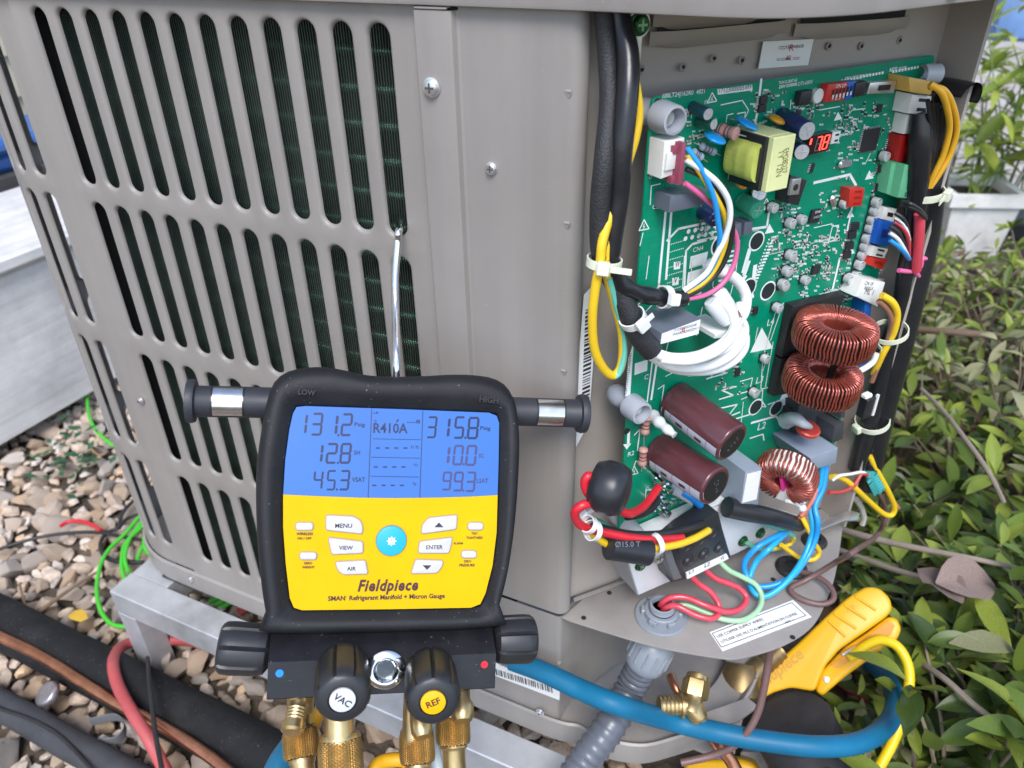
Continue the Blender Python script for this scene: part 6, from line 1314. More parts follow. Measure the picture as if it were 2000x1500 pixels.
# stones
def stone_mat():
    m = bpy.data.materials.new('limestone'); m.use_nodes = True; nt = m.node_tree; p = nt.nodes['Principled BSDF']; L = nt.links.new; p.inputs['Roughness'].default_value = .82
    oi = nt.nodes.new('ShaderNodeObjectInfo'); at = nt.nodes.new('ShaderNodeAttribute'); at.attribute_name = 'tone'; ad = nt.nodes.new('ShaderNodeMath'); ad.operation = 'ADD'
    L(oi.outputs['Random'], ad.inputs[0]); L(at.outputs['Fac'], ad.inputs[1]); fr = nt.nodes.new('ShaderNodeMath'); fr.operation = 'FRACT'; L(ad.outputs[0], fr.inputs[0])
    r = nt.nodes.new('ShaderNodeValToRGB'); r.color_ramp.interpolation = 'LINEAR'; e = r.color_ramp.elements
    e[0].position = 0; e[0].color = (0.460,0.353,0.276,1); e[1].position = 1; e[1].color = (0.522,0.424,0.341,1)
    for q, c in ((.18,(0.355,0.283,0.226,1)),(.34,(0.564,0.464,0.387,1)),(.5,(0.418,0.298,0.201,1)),(.62,(0.606,0.525,0.462,1)),(.76,(0.345,0.303,0.266,1)),(.88,(0.522,0.368,0.237,1))): k = e.new(q); k.color = c
    L(fr.outputs[0], r.inputs[0]); tc = nt.nodes.new('ShaderNodeTexCoord'); n1 = nt.nodes.new('ShaderNodeTexNoise'); n1.inputs['Scale'].default_value = 110; n1.inputs['Detail'].default_value = 7; n1.inputs['Roughness'].default_value = .7
    L(tc.outputs['Object'], n1.inputs['Vector']); mr = nt.nodes.new('ShaderNodeMapRange'); mr.inputs[1].default_value = .3; mr.inputs[2].default_value = .7; mr.inputs[3].default_value = .78; mr.inputs[4].default_value = 1.65; L(n1.outputs['Fac'], mr.inputs[0])
    h = nt.nodes.new('ShaderNodeHueSaturation'); L(r.outputs[0], h.inputs['Color']); L(mr.outputs[0], h.inputs['Value']); L(h.outputs[0], p.inputs['Base Color'])
    b = nt.nodes.new('ShaderNodeBump'); b.inputs['Strength'].default_value = .8; b.inputs['Distance'].default_value = .003; L(n1.outputs['Fac'], b.inputs['Height']); L(b.outputs[0], p.inputs['Normal']); return m
STONE = stone_mat()
import bmesh
rs = random.Random(21)
def rock(sub):
    b = bmesh.new(); bmesh.ops.create_icosphere(b, subdivisions=sub, radius=1); off_ = V((rs.uniform(0,50),rs.uniform(0,50),rs.uniform(0,50)))
    pl = [(V((rs.gauss(0,1),rs.gauss(0,1),rs.gauss(0,1))).normalized(), rs.uniform(.40,.76)) for _ in range(13)]; sc = V((1, rs.uniform(.62,.95), rs.uniform(.45,.75)))
    for v in b.verts:
        p = v.co.copy()
        for n, d in pl:
            e = p.dot(n)-d
            if e > 0: p -= n*e*.97
        p *= 1 + .16*noise.noise(p*1.3+off_) + .05*noise.noise(p*4+off_); v.co = V((p.x*sc.x,p.y*sc.y,p.z*sc.z))
    me = bpy.data.meshes.new('stone'); b.to_mesh(me); b.free(); me.materials.append(STONE); me.polygons.foreach_set('use_smooth',[True]*len(me.polygons)); me.set_sharp_from_angle(angle=math.radians(24)); return me
ROCKS = [rock(3 if _ < 9 else 2) for _ in range(18)]
def scr_(p):
    c = ROT.transposed() @ (V(p)-EYE)
    return (1000+FPX*c.x/c.z, 750+FPX*c.y/c.z, c.z) if c.z > .05 else (-9e9,0,0)
spots = []; cell = .019
grid = {}
def free(x, y, r):
    k = (int(x/.03), int(y/.03))
    for i in (-1,0,1):
        for j in (-1,0,1):
            for (a, b, q) in grid.get((k[0]+i,k[1]+j),()):
                if (a-x)**2+(b-y)**2 < ((q+r)*.64)**2: return False
    grid.setdefault(k,[]).append((x,y,r)); return True
tries = 0
while tries < 42000 and len(spots) < 5200:
    tries += 1; x, y = rs.uniform(-1.75,-.02), rs.uniform(.0,1.25); px, py, dz = scr_((x,y,.01))
    if px < -90 or px > 1250 or py < 700 or py > 1620: continue
    if x > -.55 and y > .72: continue
    r = rs.choice((.009,.011,.013,.015,.017,.020)) if rs.random() < .9 else .025
    if free(x, y, r): spots.append((x,y,r,dz,px,py))
def visible(s): return 0 <= s[4] <= 1000 and s[5] <= 1500 and not (s[0] > -.62 and s[1] > .50)
spots.sort(key=lambda s: -(s[2]/s[3]) if visible(s) else 1)
mesh_v, mesh_f, tones = [], [], []
def stone_M(x, y, r, lift=0): return Matrix.Translation((x,y,r*.30+lift)) @ Matrix.Rotation(rs.uniform(0,6.28),4,'Z') @ Matrix.Rotation(rs.uniform(-.5,.5),4,'X') @ Matrix.Rotation(rs.uniform(-.5,.5),4,'Y') @ Matrix.Diagonal((r*1.34,r*1.34,r*1.34,1))
def bulk(me, M, t):
    n = len(mesh_v); mesh_v.extend(tuple(M @ v.co) for v in me.vertices); mesh_f.extend(tuple(i+n for i in p.vertices) for p in me.polygons); tones.extend([t]*len(me.vertices))
for i, (x, y, r, dz, px, py) in enumerate(spots):
    M = stone_M(x, y, r, rs.uniform(0,.006))
    if i < 300: o = bpy.data.objects.new('stone', rs.choice(ROCKS)); link(o, GROUND); o.matrix_local = M
    else: bulk(rs.choice(ROCKS[9:]), M, rs.random())
for _ in range(2600):                                                    # small chips filling the gaps
    x, y = rs.uniform(-1.6,-.02), rs.uniform(.0,1.2); px, py, dz = scr_((x,y,0))
    if -60 < px < 1200 and 720 < py < 1600 and not (x > -.55 and y > .72): bulk(rs.choice(ROCKS[9:]), stone_M(x, y, rs.uniform(.005,.008), -.001), rs.random())
r2 = random.Random(77)
for _ in range(5200):                                                    # the bed goes on past the picture's edge
    x, y = r2.uniform(-1.95,.12), r2.uniform(-.75,1.5); px, py, dz = scr_((x,y,0))
    if (-90 < px < 1250 and 700 < py < 1620) or (x > -.72 and y > .42): continue
    bulk(r2.choice(ROCKS[9:]), Matrix.Translation((x,y,.006)) @ Matrix.Rotation(r2.uniform(0,6.28),4,'Z') @ Matrix.Rotation(r2.uniform(-.5,.5),4,'X') @ Matrix.Scale(r2.choice((.014,.018,.022)),4), r2.random())
me = bpy.data.meshes.new('gravel'); me.from_pydata(mesh_v, [], mesh_f); me.materials.append(STONE); at = me.attributes.new('tone','FLOAT','POINT'); at.data.foreach_set('value', tones)
me.polygons.foreach_set('use_smooth',[True]*len(me.polygons)); me.set_sharp_from_angle(angle=math.radians(38))
kind(link(bpy.data.objects.new('gravel', me), GROUND), 'stuff')
# pipes and cables on the gravel
G = GND
def gadd(name, pts, h, r, m, lab, cat, n=10, k=8): return add(name, [(G,x,y,h if len(q)==0 else q[0]) for x,y,*q in pts], r, m, lab, cat, n, k)
gadd('insulated_pipe', [(-60,1185),(0,1213),(110,1270),(220,1325),(320,1378),(420,1428),(520,1480),(640,1550),(840,1680),(1050,1830)], .034, .0300, FOAM, 'thick black insulated pipe lying across the gravel under the stand leg', 'pipe', 24)
gadd('insulated_pipe', [(-60,1350),(0,1376),(65,1412),(130,1450),(200,1487),(280,1530),(360,1580),(560,1720)], .030, .0165, mat('grey_black_hose',(.045,.047,.054),.65,var=.2,vs=40,bump=.2,bs=400), 'thinner grey black pipe in the lower left corner of the gravel', 'pipe', 18)
gadd('split_seam', [(-40,1366),(0,1384),(60,1405),(110,1432),(150,1470),(190,1515)], .047, .0022, BLACKW, 'dark ridge running along the thinner corner pipe', 'seam', 8)
gadd('copper_pipe', [(-40,1222),(0,1243),(60,1271),(120,1306),(180,1345),(240,1380),(300,1410),(360,1445),(412,1480),(470,1525),(620,1625),(850,1790)], .058, .0062, COPPER, 'bare copper pipe lying along the thick black pipe', 'pipe', 14)
gadd('red_cable', [(430,1272,.03),(375,1252,.03),(318,1250,.03),(262,1254,.034),(232,1268,.045),(221,1297,.066),(231,1340,.072),(256,1388,.074),(284,1432,.07),(306,1472,.06),(330,1520,.05)], .06, .0068, HRED, 'faded red cable bending over the black pipe beside the stand leg', 'cable', 12)
gadd('black_cable', [(288,1285,.05),(291,1330,.08),(297,1380,.082),(303,1430,.082),(311,1475,.08),(320,1520,.08)], .08, .0026, BLACKW, 'thin black cable dropping beside the faded red cable', 'cable', 8)
gadd('black_cable', [(-20,1080),(30,1062),(90,1047),(150,1040),(200,1041),(250,1050),(300,1058),(340,1062)], .032, .0026, BLACKW, 'thin black cable crossing the gravel toward the unit corner', 'cable', 8)
gadd('black_cable', [(300,960),(262,978),(240,1002),(233,1030),(250,1012),(285,1000)], .034, .0026, BLACKW, 'black cable end bent near the green strands', 'cable', 8)
gadd('black_cable', [(236,1030,.030),(208,1042,.030),(196,1064,.030),(206,1088,.030),(238,1098,.030),(280,1098,.030)], .03, .0030, BLACKW, 'small black cable loop left of the stand corner', 'cable', 8)
for i, pts in enumerate(([(172,740),(171,790),(182,832),(210,862),(240,878),(270,886)], [(300,985),(272,1010),(245,1042),(214,1072),(196,1105),(189,1150),(196,1190),(214,1216),(240,1224),(275,1222)], [(300,992),(272,1026),(252,1056),(244,1092),(252,1118)], [(306,998),(276,1030),(246,1060),(238,1090),(240,1120),(255,1150)], [(310,1005),(288,1030),(282,1066),(300,1090)], [(318,1012),(300,1040),(280,1066),(268,1092)])):
    gadd('green_wire', pts, .036, .0030, GREENW, ('green wire arching up beside the white board','green wire making the wide loop left of the stand corner','green strand fanned innermost below the unit corner','green strand ending lowest behind the stand corner','green strand bent back close under the unit corner','green strand lying flattest beside the unit corner')[i], 'wire', 8)
for i, pts in enumerate(([(352,1138),(380,1142),(410,1140)], [(356,1136),(378,1148),(398,1152)], [(408,1176),(430,1166),(448,1158)], [(420,1182),(444,1170),(458,1164)], [(432,1186),(452,1176),(466,1170)])):
    gadd('green_wire', pts, .02, .0032, GREENW, ('leftmost green strand seen through the gap behind the stand rail','second green strand in the gap behind the stand rail','third green strand in the gap behind the stand rail','fourth green strand in the gap behind the stand rail','rightmost green strand seen through the gap behind the stand rail')[i], 'wire', 8)
gadd('red_cable', [(466,1196),(482,1186),(500,1180)], .02, .0062, HRED, 'stub of red cable seen behind the stand rail', 'cable', 10)
gadd('red_wire', [(117,1028),(138,1018),(170,1021),(198,1036)], .034, .0030, RED, 'short red wire offcut lying on the stones', 'wire', 8)
TWIG = mat('dry_twig', (.20,.13,.085), .85, var=.2)
gadd('twig', [(76,1196),(110,1170),(150,1142),(190,1117)], .036, lambda t: .0032-.0014*t, TWIG, 'brown twig lying on the stones above the black pipe', 'twig', 7)
gadd('twig', [(38,1140),(44,1165),(52,1190)], .034, .0016, TWIG, 'tiny dark twig standing among the stones at the left', 'twig', 6)
gadd('twig', [(172,870),(186,884),(198,893)], .034, .0014, mat('orange_twig',(.45,.2,.09),.8), 'thin orange twig near the green wire', 'twig', 6)
CAP = G.world(97,1357,.04); mb = MB(); n = 21; rings = []
for r_, z in ((.0150,0),(.0155,.0015),(.0148,.0050),(.0138,.0068),(.0125,.0075)): rings.append([(r_*(1+(.035 if i%2 else -.035)*(z < .004))*math.cos(math.pi*i/n), r_*(1+(.035 if i%2 else -.035)*(z<.004))*math.sin(math.pi*i/n), z) for i in range(2*n)])
mb.loft(rings); o = mb.build('bottle_cap', mat('cap_metal',(.42,.38,.40),.35,.8,var=.2,vs=200)); o.matrix_world = Matrix.Translation(CAP) @ Matrix.Rotation(.45,4,'X') @ Matrix.Rotation(-.25,4,'Y'); tag(o, 'silver crimped bottle cap lying on the stones', 'bottle cap')
mb = MB(); cs = curve([G.hit(x,y,.035) for x,y in ((176,1412),(200,1406),(226,1402),(242,1412),(244,1428),(232,1444),(212,1450),(196,1446))], 6)
mb.loft([[(p.x,p.y,p.z-.006),(p.x,p.y,p.z+.006),(p.x*1.002,p.y+.0012,p.z+.006),(p.x*1.002,p.y+.0012,p.z-.006)] for p in cs], True, True); tag(mb.build('plastic_strap', mat('grey_strap',(.16,.165,.17),.6), None, 40), 'grey plastic strap curled on the stones', 'strap')
LEAFY = mat('yellow_leaf', (.62,.38,.04), .6); mb = MB(); p = G.world(152,1206,.036); mb.loft([[(-.014,-.004,0),(-.012,.006,.002)],[(0,-.009,.006),(.001,.009,.007)],[(.013,-.005,.003),(.014,.005,.0)]], False, False, False); o = mb.build('fallen_leaf', LEAFY, None, 60, p); tag(o, 'small yellow fallen leaf on the stones left of the stand', 'leaf')
# weeds of the shaded gravel
WD = mat('small_weed_green', (.03,.10,.045), .6, var=.2); mb = MB()
for _ in range(70):
    x, y = rs.gauss(140,34), rs.gauss(880,42); p = G.world(x, y, rs.uniform(.02,.05)); a = rs.uniform(0,6.28); l = rs.uniform(.010,.022); d = V((math.cos(a),math.sin(a),rs.uniform(-.2,.5)))*l; s_ = V((-math.sin(a),math.cos(a),0))*l*.3
    mb.add([p, p+d*.5+s_, p+d, p+d*.5-s_], [(0,1,2,3)])
kind(mb.build('weed_patch', WD, None, 0), 'stuff')
# white deck boards, blue box and yellow wall at the far left
WBD = mat('worn_white_paint', (.72,.70,.69), .6, var=.08, vs=6, bump=.35, bs=60, dirt=.75, dcol=(.30,.30,.31), specks=.5)
def _grain(m):
    nt = m.node_tree; L = nt.links.new; p = nt.nodes['Principled BSDF']; src = p.inputs['Base Color'].links[0].from_socket; tc = nt.nodes.new('ShaderNodeTexCoord'); mp = nt.nodes.new('ShaderNodeMapping'); mp.inputs['Scale'].default_value = (70,4,70); L(tc.outputs['Object'], mp.inputs[0])
    n = nt.nodes.new('ShaderNodeTexNoise'); n.inputs['Scale'].default_value = 1; n.inputs['Detail'].default_value = 8; n.inputs['Roughness'].default_value = .7; L(mp.outputs[0], n.inputs['Vector']); r = nt.nodes.new('ShaderNodeMapRange'); r.inputs[1].default_value = .36; r.inputs[2].default_value = .62; r.inputs[3].default_value = .84; r.inputs[4].default_value = 1.05; L(n.outputs['Fac'], r.inputs[0]); h = nt.nodes.new('ShaderNodeHueSaturation'); L(src, h.inputs['Color']); L(r.outputs[0], h.inputs['Value']); L(h.outputs[0], p.inputs['Base Color'])
    b = nt.nodes.new('ShaderNodeBump'); b.inputs['Strength'].default_value = .35; b.inputs['Distance'].default_value = .002; L(n.outputs['Fac'], b.inputs['Height']); L(b.outputs[0], p.inputs['Normal'])
_grain(WBD)
DECK = thing('deck_step', 'worn white painted wooden step with deep riser board at the left', 'step', Matrix.Translation((-1.25,.8,0)))
def dp_(mb, name, m=WBD): o = mb.build(name, m, None, 30); wparent(o, DECK); return o
bpy.context.view_layer.update()
mb = MB(); mb.box(-1.285,-1.25,.1,2.6,.046,.318,.004); dp_(mb, 'riser_board')
mb = MB(); mb.box(-1.56,-1.232,.1,2.6,.325,.352,.006); dp_(mb, 'tread_board')
mb = MB(); mb.box(-1.60,-1.565,.1,2.6,.03,.32,.004); dp_(mb, 'back_board', mat('dark_timber',(.08,.075,.07),.8))
for y in (.35,1.15,1.95): mb = MB(); mb.box(-1.56,-1.29,y,y+.04,-.01,.32,.003); dp_(mb, 'step_support', mat('dark_timber',(.08,.075,.07)))
BIN = thing('storage_box', 'glossy blue storage box standing behind the white step', 'box', Matrix.Translation((-1.75,1.0,0)))
BL = mat('glossy_blue', (.012,.10,.36), .25, var=.1, vs=9, dirt=.25, dcol=(.2,.27,.4)); bpy.context.view_layer.update()
mb = MB(); mb.box(-1.80,-1.66,.3,1.9,.355,.392,.01); o = mb.build('box_body', BL); wparent(o, BIN)
mb = MB(); mb.box(-1.82,-1.64,.28,1.92,.394,.425,.010); o = mb.build('box_lid', BL); wparent(o, BIN)
mb = MB(); mb.box(-1.80,-1.655,.3,1.9,.0,.353,.006); o = mb.build('box_skid', mat('dark_timber',(.08,.075,.07))); wparent(o, BIN)
HW = thing('house_wall', 'cream horizontal siding of the house behind the blue box', 'wall', Matrix.Translation((-2.3,1.5,0))); bpy.context.view_layer.update()
SID = mat('cream_siding', (.50,.46,.34), .6, var=.08, vs=8); sb = None
for k in range(26):
    if sb is None:
        mb = MB(); mb.loft([[(-2.33,-1.5,.15),(-2.30,-1.5,.15),(-2.315,-1.5,.262),(-2.33,-1.5,.262)],[(-2.33,5.5,.15),(-2.30,5.5,.15),(-2.315,5.5,.262),(-2.33,5.5,.262)]]); sb = mb.build('board', SID, None, 0); wparent(sb, HW)
    else: c = sb.copy(); COL.objects.link(c); c.location = sb.location + V((0,0,.11*k))
# ================= shrubs and the right side =================
rp = random.Random(5)
def leaf_mat(name, c, rough=.42, tr=.25, rnd=.25, cv=None):
    m = bpy.data.materials.new(name); m.use_nodes = True; nt = m.node_tree; p = nt.nodes['Principled BSDF']; L = nt.links.new; p.inputs['Roughness'].default_value = rough; p.inputs['Specular IOR Level'].default_value = .35
    oi = nt.nodes.new('ShaderNodeObjectInfo'); at = nt.nodes.new('ShaderNodeAttribute'); at.attribute_name = 'tone'; ad = nt.nodes.new('ShaderNodeMath'); ad.operation = 'ADD'; fr = nt.nodes.new('ShaderNodeMath'); fr.operation = 'FRACT'
    L(oi.outputs['Random'], ad.inputs[0]); L(at.outputs['Fac'], ad.inputs[1]); L(ad.outputs[0], fr.inputs[0])
    r = nt.nodes.new('ShaderNodeValToRGB'); e = r.color_ramp.elements; e[0].color = (*[x*(1-rnd) for x in c],1); e[1].color = (*[min(1,x*(1+rnd)) for x in (cv or c)],1); L(fr.outputs[0], r.inputs[0])
    uv = nt.nodes.new('ShaderNodeTexCoord'); sx = nt.nodes.new('ShaderNodeSeparateXYZ'); L(uv.outputs['UV'], sx.inputs[0])
    wv = nt.nodes.new('ShaderNodeTexNoise'); wv.inputs['Scale'].default_value = 60; L(uv.outputs['Object'], wv.inputs['Vector'])
    h = nt.nodes.new('ShaderNodeHueSaturation'); mr = nt.nodes.new('ShaderNodeMapRange'); mr.inputs[1].default_value = .3; mr.inputs[2].default_value = .7; mr.inputs[3].default_value = .8; mr.inputs[4].default_value = 1.2; L(wv.outputs['Fac'], mr.inputs[0]); L(mr.outputs[0], h.inputs['Value']); L(r.outputs[0], h.inputs['Color']); L(h.outputs[0], p.inputs['Base Color'])
    t = nt.nodes.new('ShaderNodeBsdfTranslucent'); mx = nt.nodes.new('ShaderNodeMixShader'); mx.inputs[0].default_value = tr; L(h.outputs[0], t.inputs['Color']); L(p.outputs[0], mx.inputs[1]); L(t.outputs[0], mx.inputs[2]); L(mx.outputs[0], nt.nodes['Material Output'].inputs['Surface']); return m
LM = [leaf_mat('leaf_dark', (.050,.088,.020), rough=.36, cv=(.115,.170,.034)), leaf_mat('leaf_mid', (.125,.190,.030), rough=.38, cv=(.26,.31,.05)), leaf_mat('leaf_bright', (.22,.34,.05), rough=.5, cv=(.38,.44,.09), tr=.35), leaf_mat('leaf_pale', (.23,.24,.12), cv=(.38,.36,.20), rough=.55)]
DRY = leaf_mat('leaf_dry', (.16,.10,.06), rough=.8, tr=.1, rnd=.45)
VEIN = mat('leaf_rib', (.22,.28,.10), .5, var=0)
def leaf_mesh(m, w, bend, fold, tip, seed, nx=8, wob=.05):
    r = random.Random(seed); vs = []; fs = []
    for i in range(nx):
        t = i/(nx-1); ww = w*max(.012, math.sin(math.pi*(t*.985+.008)**(tip*.85)))**.85; z = -bend*t*t + .05*math.sin(3*t+seed)
        x = t*(1-.12*bend)
        for k in (-1,-.5,0,.5,1): vs.append((x, ww*k, z + fold*abs(k)*ww + wob*ww*r.uniform(-1,1)*abs(k)))
    for i in range(nx-1):
        for k in range(4): a = i*5+k; fs.append((a, a+5, a+6, a+1))
    me = bpy.data.meshes.new('leaf'); me.from_pydata(vs, [], fs); me.materials.append(m); me.polygons.foreach_set('use_smooth',[True]*len(me.polygons)); return me
LEAVES = [[leaf_mesh(m, rp.uniform(.14,.21), rp.uniform(-.1,.55), rp.uniform(.1,.55), rp.uniform(1.15,1.5), i*10+j) for j in range(6)] for i, m in enumerate(LM)]
LM.append(leaf_mat('weed_leaf', (.26,.36,.06), cv=(.46,.52,.12), tr=.4, rough=.5))
LAN = [leaf_mesh(m, rp.uniform(.10,.15), rp.uniform(.0,.5), rp.uniform(.1,.5), 1.0, 90+i*7+j) for i, m in enumerate((LM[2],LM[4])) for j in range(3)]
DRYL = [leaf_mesh(DRY, rp.uniform(.2,.35), rp.uniform(-.4,.5), rp.uniform(-.4,.6), 1.1, 200+j, wob=.25) for j in range(5)]
STEM = mat('shrub_stem', (.18,.14,.10), .8, var=.25, vs=60, bump=.2); GST = mat('green_stem', (.12,.20,.05), .6, var=.15)
def lM(p, d, up, s):
    d = V(d).normalized(); y = V(up).cross(d)
    if y.length < 1e-4: y = V((0,1,0))
    y.normalize(); z = d.cross(y); return Matrix(((d.x*s,y.x*s,z.x*s,p[0]),(d.y*s,y.y*s,z.y*s,p[1]),(d.z*s,y.z*s,z.z*s,p[2]),(0,0,0,1)))
GRP = 'broad leaved shrubs growing beside the unit'
def shrub(x, y, h, ns, label, pal, ls, spread=.10, lean=(0,0), leaves=None, wl_=(7,9), group=GRP, nm='shrub', cat='shrub', stemm=STEM):
    T = thing(nm, label, cat, Matrix.Translation((x,y,0)), group)
    for s in range(ns):
        a = 2*math.pi*(s+rp.random()*.7)/ns; rad = spread*rp.uniform(.35,1.1); tip = V((rad*math.cos(a)+lean[0], rad*math.sin(a)+lean[1], h*rp.uniform(.65,1.05)))
        mid = V((tip.x*.35+rp.uniform(-.01,.01), tip.y*.35+rp.uniform(-.01,.01), tip.z*.55)); P = curve([V((rp.uniform(-.01,.01),rp.uniform(-.01,.01),-.01)), mid, tip], 6)
        mb = MB(); mb.tube(P, lambda t: .0030-.0017*t, 6); mb.build('stem', stemm, T, 60)
        n = rp.randint(*wl_); d0 = (P[-1]-P[-3]).normalized()
        for k in range(n):
            along = 0 if k < n*.62 else rp.uniform(.15,.6); i = int((1-along)*(len(P)-1)); base = P[i]; b = rp.uniform(0,6.28) + k*2.4
            side = d0.orthogonal().normalized(); q = d0.cross(side); dd = (side*math.cos(b)+q*math.sin(b)) + d0*(rp.uniform(.05,.8) if along == 0 else rp.uniform(-.1,.5)) + V((0,0,.12))
            c = rp.random(); m = pal[0] if c < .45 else pal[1] if c < .8 else pal[2]
            me = rp.choice(leaves) if leaves else rp.choice(LEAVES[m])
            o = bpy.data.objects.new('leaf', me); link(o, T); o.matrix_local = lM(base + dd.normalized()*.003, dd, V((rp.uniform(-.3,.3),rp.uniform(-.3,.3),1)), ls*rp.uniform(.7,1.2))
    return T
BUSH = [(1690,1680,.10,'glossy dark green shrub under the blue hose at the lower edge',(0,0,1),.050),(1800,1640,.20,'dark shrub with upright leaves in the lower right, beside the yellow cable',(0,1,0),.055),(1930,1640,.22,'large leaved dark shrub in the bottom right corner',(0,1,3),.058),(2010,1480,.22,'shrub with pale tipped leaves at the right edge, low down',(1,0,3),.056),
    (1850,1430,.18,'mid green shrub right of the yellow cable loop',(0,1,2),.050),(1745,1290,.13,'shrub with broad leaves just right of the yellow clamp',(0,0,1),.052),(1960,1290,.20,'dense dark shrub at the right edge beside the dry branch',(0,1,1),.050),(1870,1210,.15,'small shrub with a yellowish tip above the yellow clamp',(0,1,2),.050),
    (1740,1090,.12,'low shrub with two round dark leaves under the loose yellow wire',(0,0,2),.058),(1990,1120,.22,'tall shrub at the right edge bearing one large pale yellow leaf',(1,2,3),.052),(1850,1030,.18,'shrub with dark oval leaves right of the brown cable',(0,1,1),.056),(1760,930,.17,'olive shrub close behind the lower right harness',(1,1,3),.050),
    (1930,930,.22,'shrub with silvery dry looking leaves near the right edge',(3,1,3),.054),(1830,850,.20,'grey green shrub beside the copper chokes',(3,1,0),.052),(2010,830,.22,'bright sprigged shrub at the right edge, mid height',(1,2,3),.050),(1760,790,.18,'shrub with dusty pale leaves behind the right harness',(3,1,1),.050),
    (1910,740,.20,'dusty leaved shrub in the middle distance on the right',(3,1,0),.050),(1800,690,.18,'small leaved shrub peeking past the white plug',(1,3,2),.046),(2000,680,.20,'middle distance shrub cut by the right edge',(1,3,0),.050),(1880,630,.16,'far shrub in front of the white planter',(1,2,0),.048),(1770,600,.15,'far shrub half hidden by the harness',(1,0,2),.046),(1970,590,.16,'far shrub below the dark slab',(1,0,2),.048)]
for x, y, h, lab, pal, ls in BUSH:
    p = G.world(x, y); shrub(p.x, p.y, h*1.05, 8, lab, pal, ls*(1.0 if y > 1100 else .82), .085 if y > 900 else .11)
# undergrowth
gv, gf, gt = [], [], []
def scatter(meshes, n, zr, sc, flat_=.5, box=None):
    k = 0; tr_ = 0
    while k < n and tr_ < n*6:
        tr_ += 1; px, py = rp.uniform(1560,2120), rp.uniform(500,1720); p = G.world(px, py)
        if p.x < .06 + .02*(p.y < .8) and p.y > .55: continue
        if p.y > 2.2 and p.x > .18: continue
        me = rp.choice(meshes); a = rp.uniform(0,6.28); d = V((math.cos(a),math.sin(a),rp.gauss(.1,flat_))); M = lM((p.x,p.y,rp.uniform(*zr)), d, (rp.gauss(0,.4),rp.gauss(0,.4),1), rp.uniform(*sc)); n0 = len(gv); t = rp.random()
        gv.extend(tuple(M @ v.co) for v in me.vertices); gf.extend((tuple(i+n0 for i in q.vertices), me.materials[0].name) for q in me.polygons); gt.extend([t]*len(me.vertices)); k += 1
def flush(name, mats):
    me = bpy.data.meshes.new(name); me.from_pydata(gv, [], [f for f, _ in gf]); ix = {m.name: i for i, m in enumerate(mats)}
    for m in mats: me.materials.append(m)
    me.polygons.foreach_set('material_index', [ix[m] for _, m in gf]); at = me.attributes.new('tone','FLOAT','POINT'); at.data.foreach_set('value', gt); me.polygons.foreach_set('use_smooth',[True]*len(gf))
    o = kind(link(bpy.data.objects.new(name, me)), 'stuff'); gv.clear(); gf.clear(); gt.clear(); return o
scatter(LEAVES[0]*2+LEAVES[1]*2+LEAVES[3], 1500, (.015,.10), (.026,.046)); scatter(LEAVES[1]+LEAVES[2]+LEAVES[3], 550, (.03,.13), (.016,.04)); r3 = random.Random(91)
for _ in range(3800):                                                    # the planting goes on past the right edge
    x, y = r3.uniform(.2,1.5), r3.uniform(-.2,2.3); px, py, dz = scr_((x,y,.05))
    if -50 < px < 2060 and py < 1650: continue
    me = r3.choice(LEAVES[0]+LEAVES[1]+LEAVES[1]+LEAVES[2]+LEAVES[3]); a = r3.uniform(0,6.28); M = lM((x,y,abs(r3.gauss(.09,.06))), (math.cos(a),math.sin(a),r3.gauss(.15,.4)), (r3.gauss(0,.4),r3.gauss(0,.4),1), r3.uniform(.03,.055)); n0 = len(gv)
    gv.extend(tuple(M @ v.co) for v in me.vertices); gf.extend((tuple(i+n0 for i in q.vertices), me.materials[0].name) for q in me.polygons); gt.extend([r3.random()]*len(me.vertices))
flush('ground_cover', LM[:4])
scatter(DRYL, 1500, (.004,.03), (.02,.05), .3); flush('leaf_litter', [DRY])
# branches
BR = mat('grey_branch', (.26,.21,.17), .85, var=.2, vs=40, bump=.2)
gadd('branch', [(1560,1010,.14),(1660,1040,.19),(1750,1062,.21),(1840,1080,.22),(1920,1095,.22),(2030,1120,.20)], .08, lambda t: .0046-.0022*t, BR, 'long grey branch reaching right from the end of the shelf', 'branch', 8)
gadd('branch', [(1600,1060,.12),(1700,1096,.15),(1790,1125,.16),(1880,1140,.14)], .06, .0034, BR, 'thin grey branch below the long one', 'branch', 7)
gadd('branch', [(1740,640,.19),(1850,648,.22),(1930,655,.22),(1985,668,.20)], .1, .0060, mat('brown_branch',(.15,.10,.07),.85,var=.2), 'brown branch lying in the leaves right of the chokes', 'branch', 8)
gadd('branch', [(1800,760,.2),(1840,800,.22),(1880,850,.23),(1930,920,.22),(1960,980,.18)], .1, .0030, BR, 'slanting grey stem among the silvery leaves', 'branch', 7)
gadd('branch', [(1800,1295,.17),(1850,1330,.19),(1900,1375,.19),(1960,1420,.17),(2010,1450,.15)], .09, .0030, BR, 'dark twig in the lower right foliage', 'branch', 7)
gadd('rose_cable', [(1610,1310,.02),(1660,1345,.04),(1710,1378,.04),(1740,1420,.04),(1800,1450,.04),(1855,1492,.04),(1900,1530,.04)], .05, .0055, PINKRED, 'rose red cable creeping through the leaves under the blue hose', 'cable', 10)
p = G.world(1890,1160,.22)
PDL = leaf_mat('pinkish_dead_leaf', (.24,.175,.15), rough=.8, tr=.1, rnd=.2)
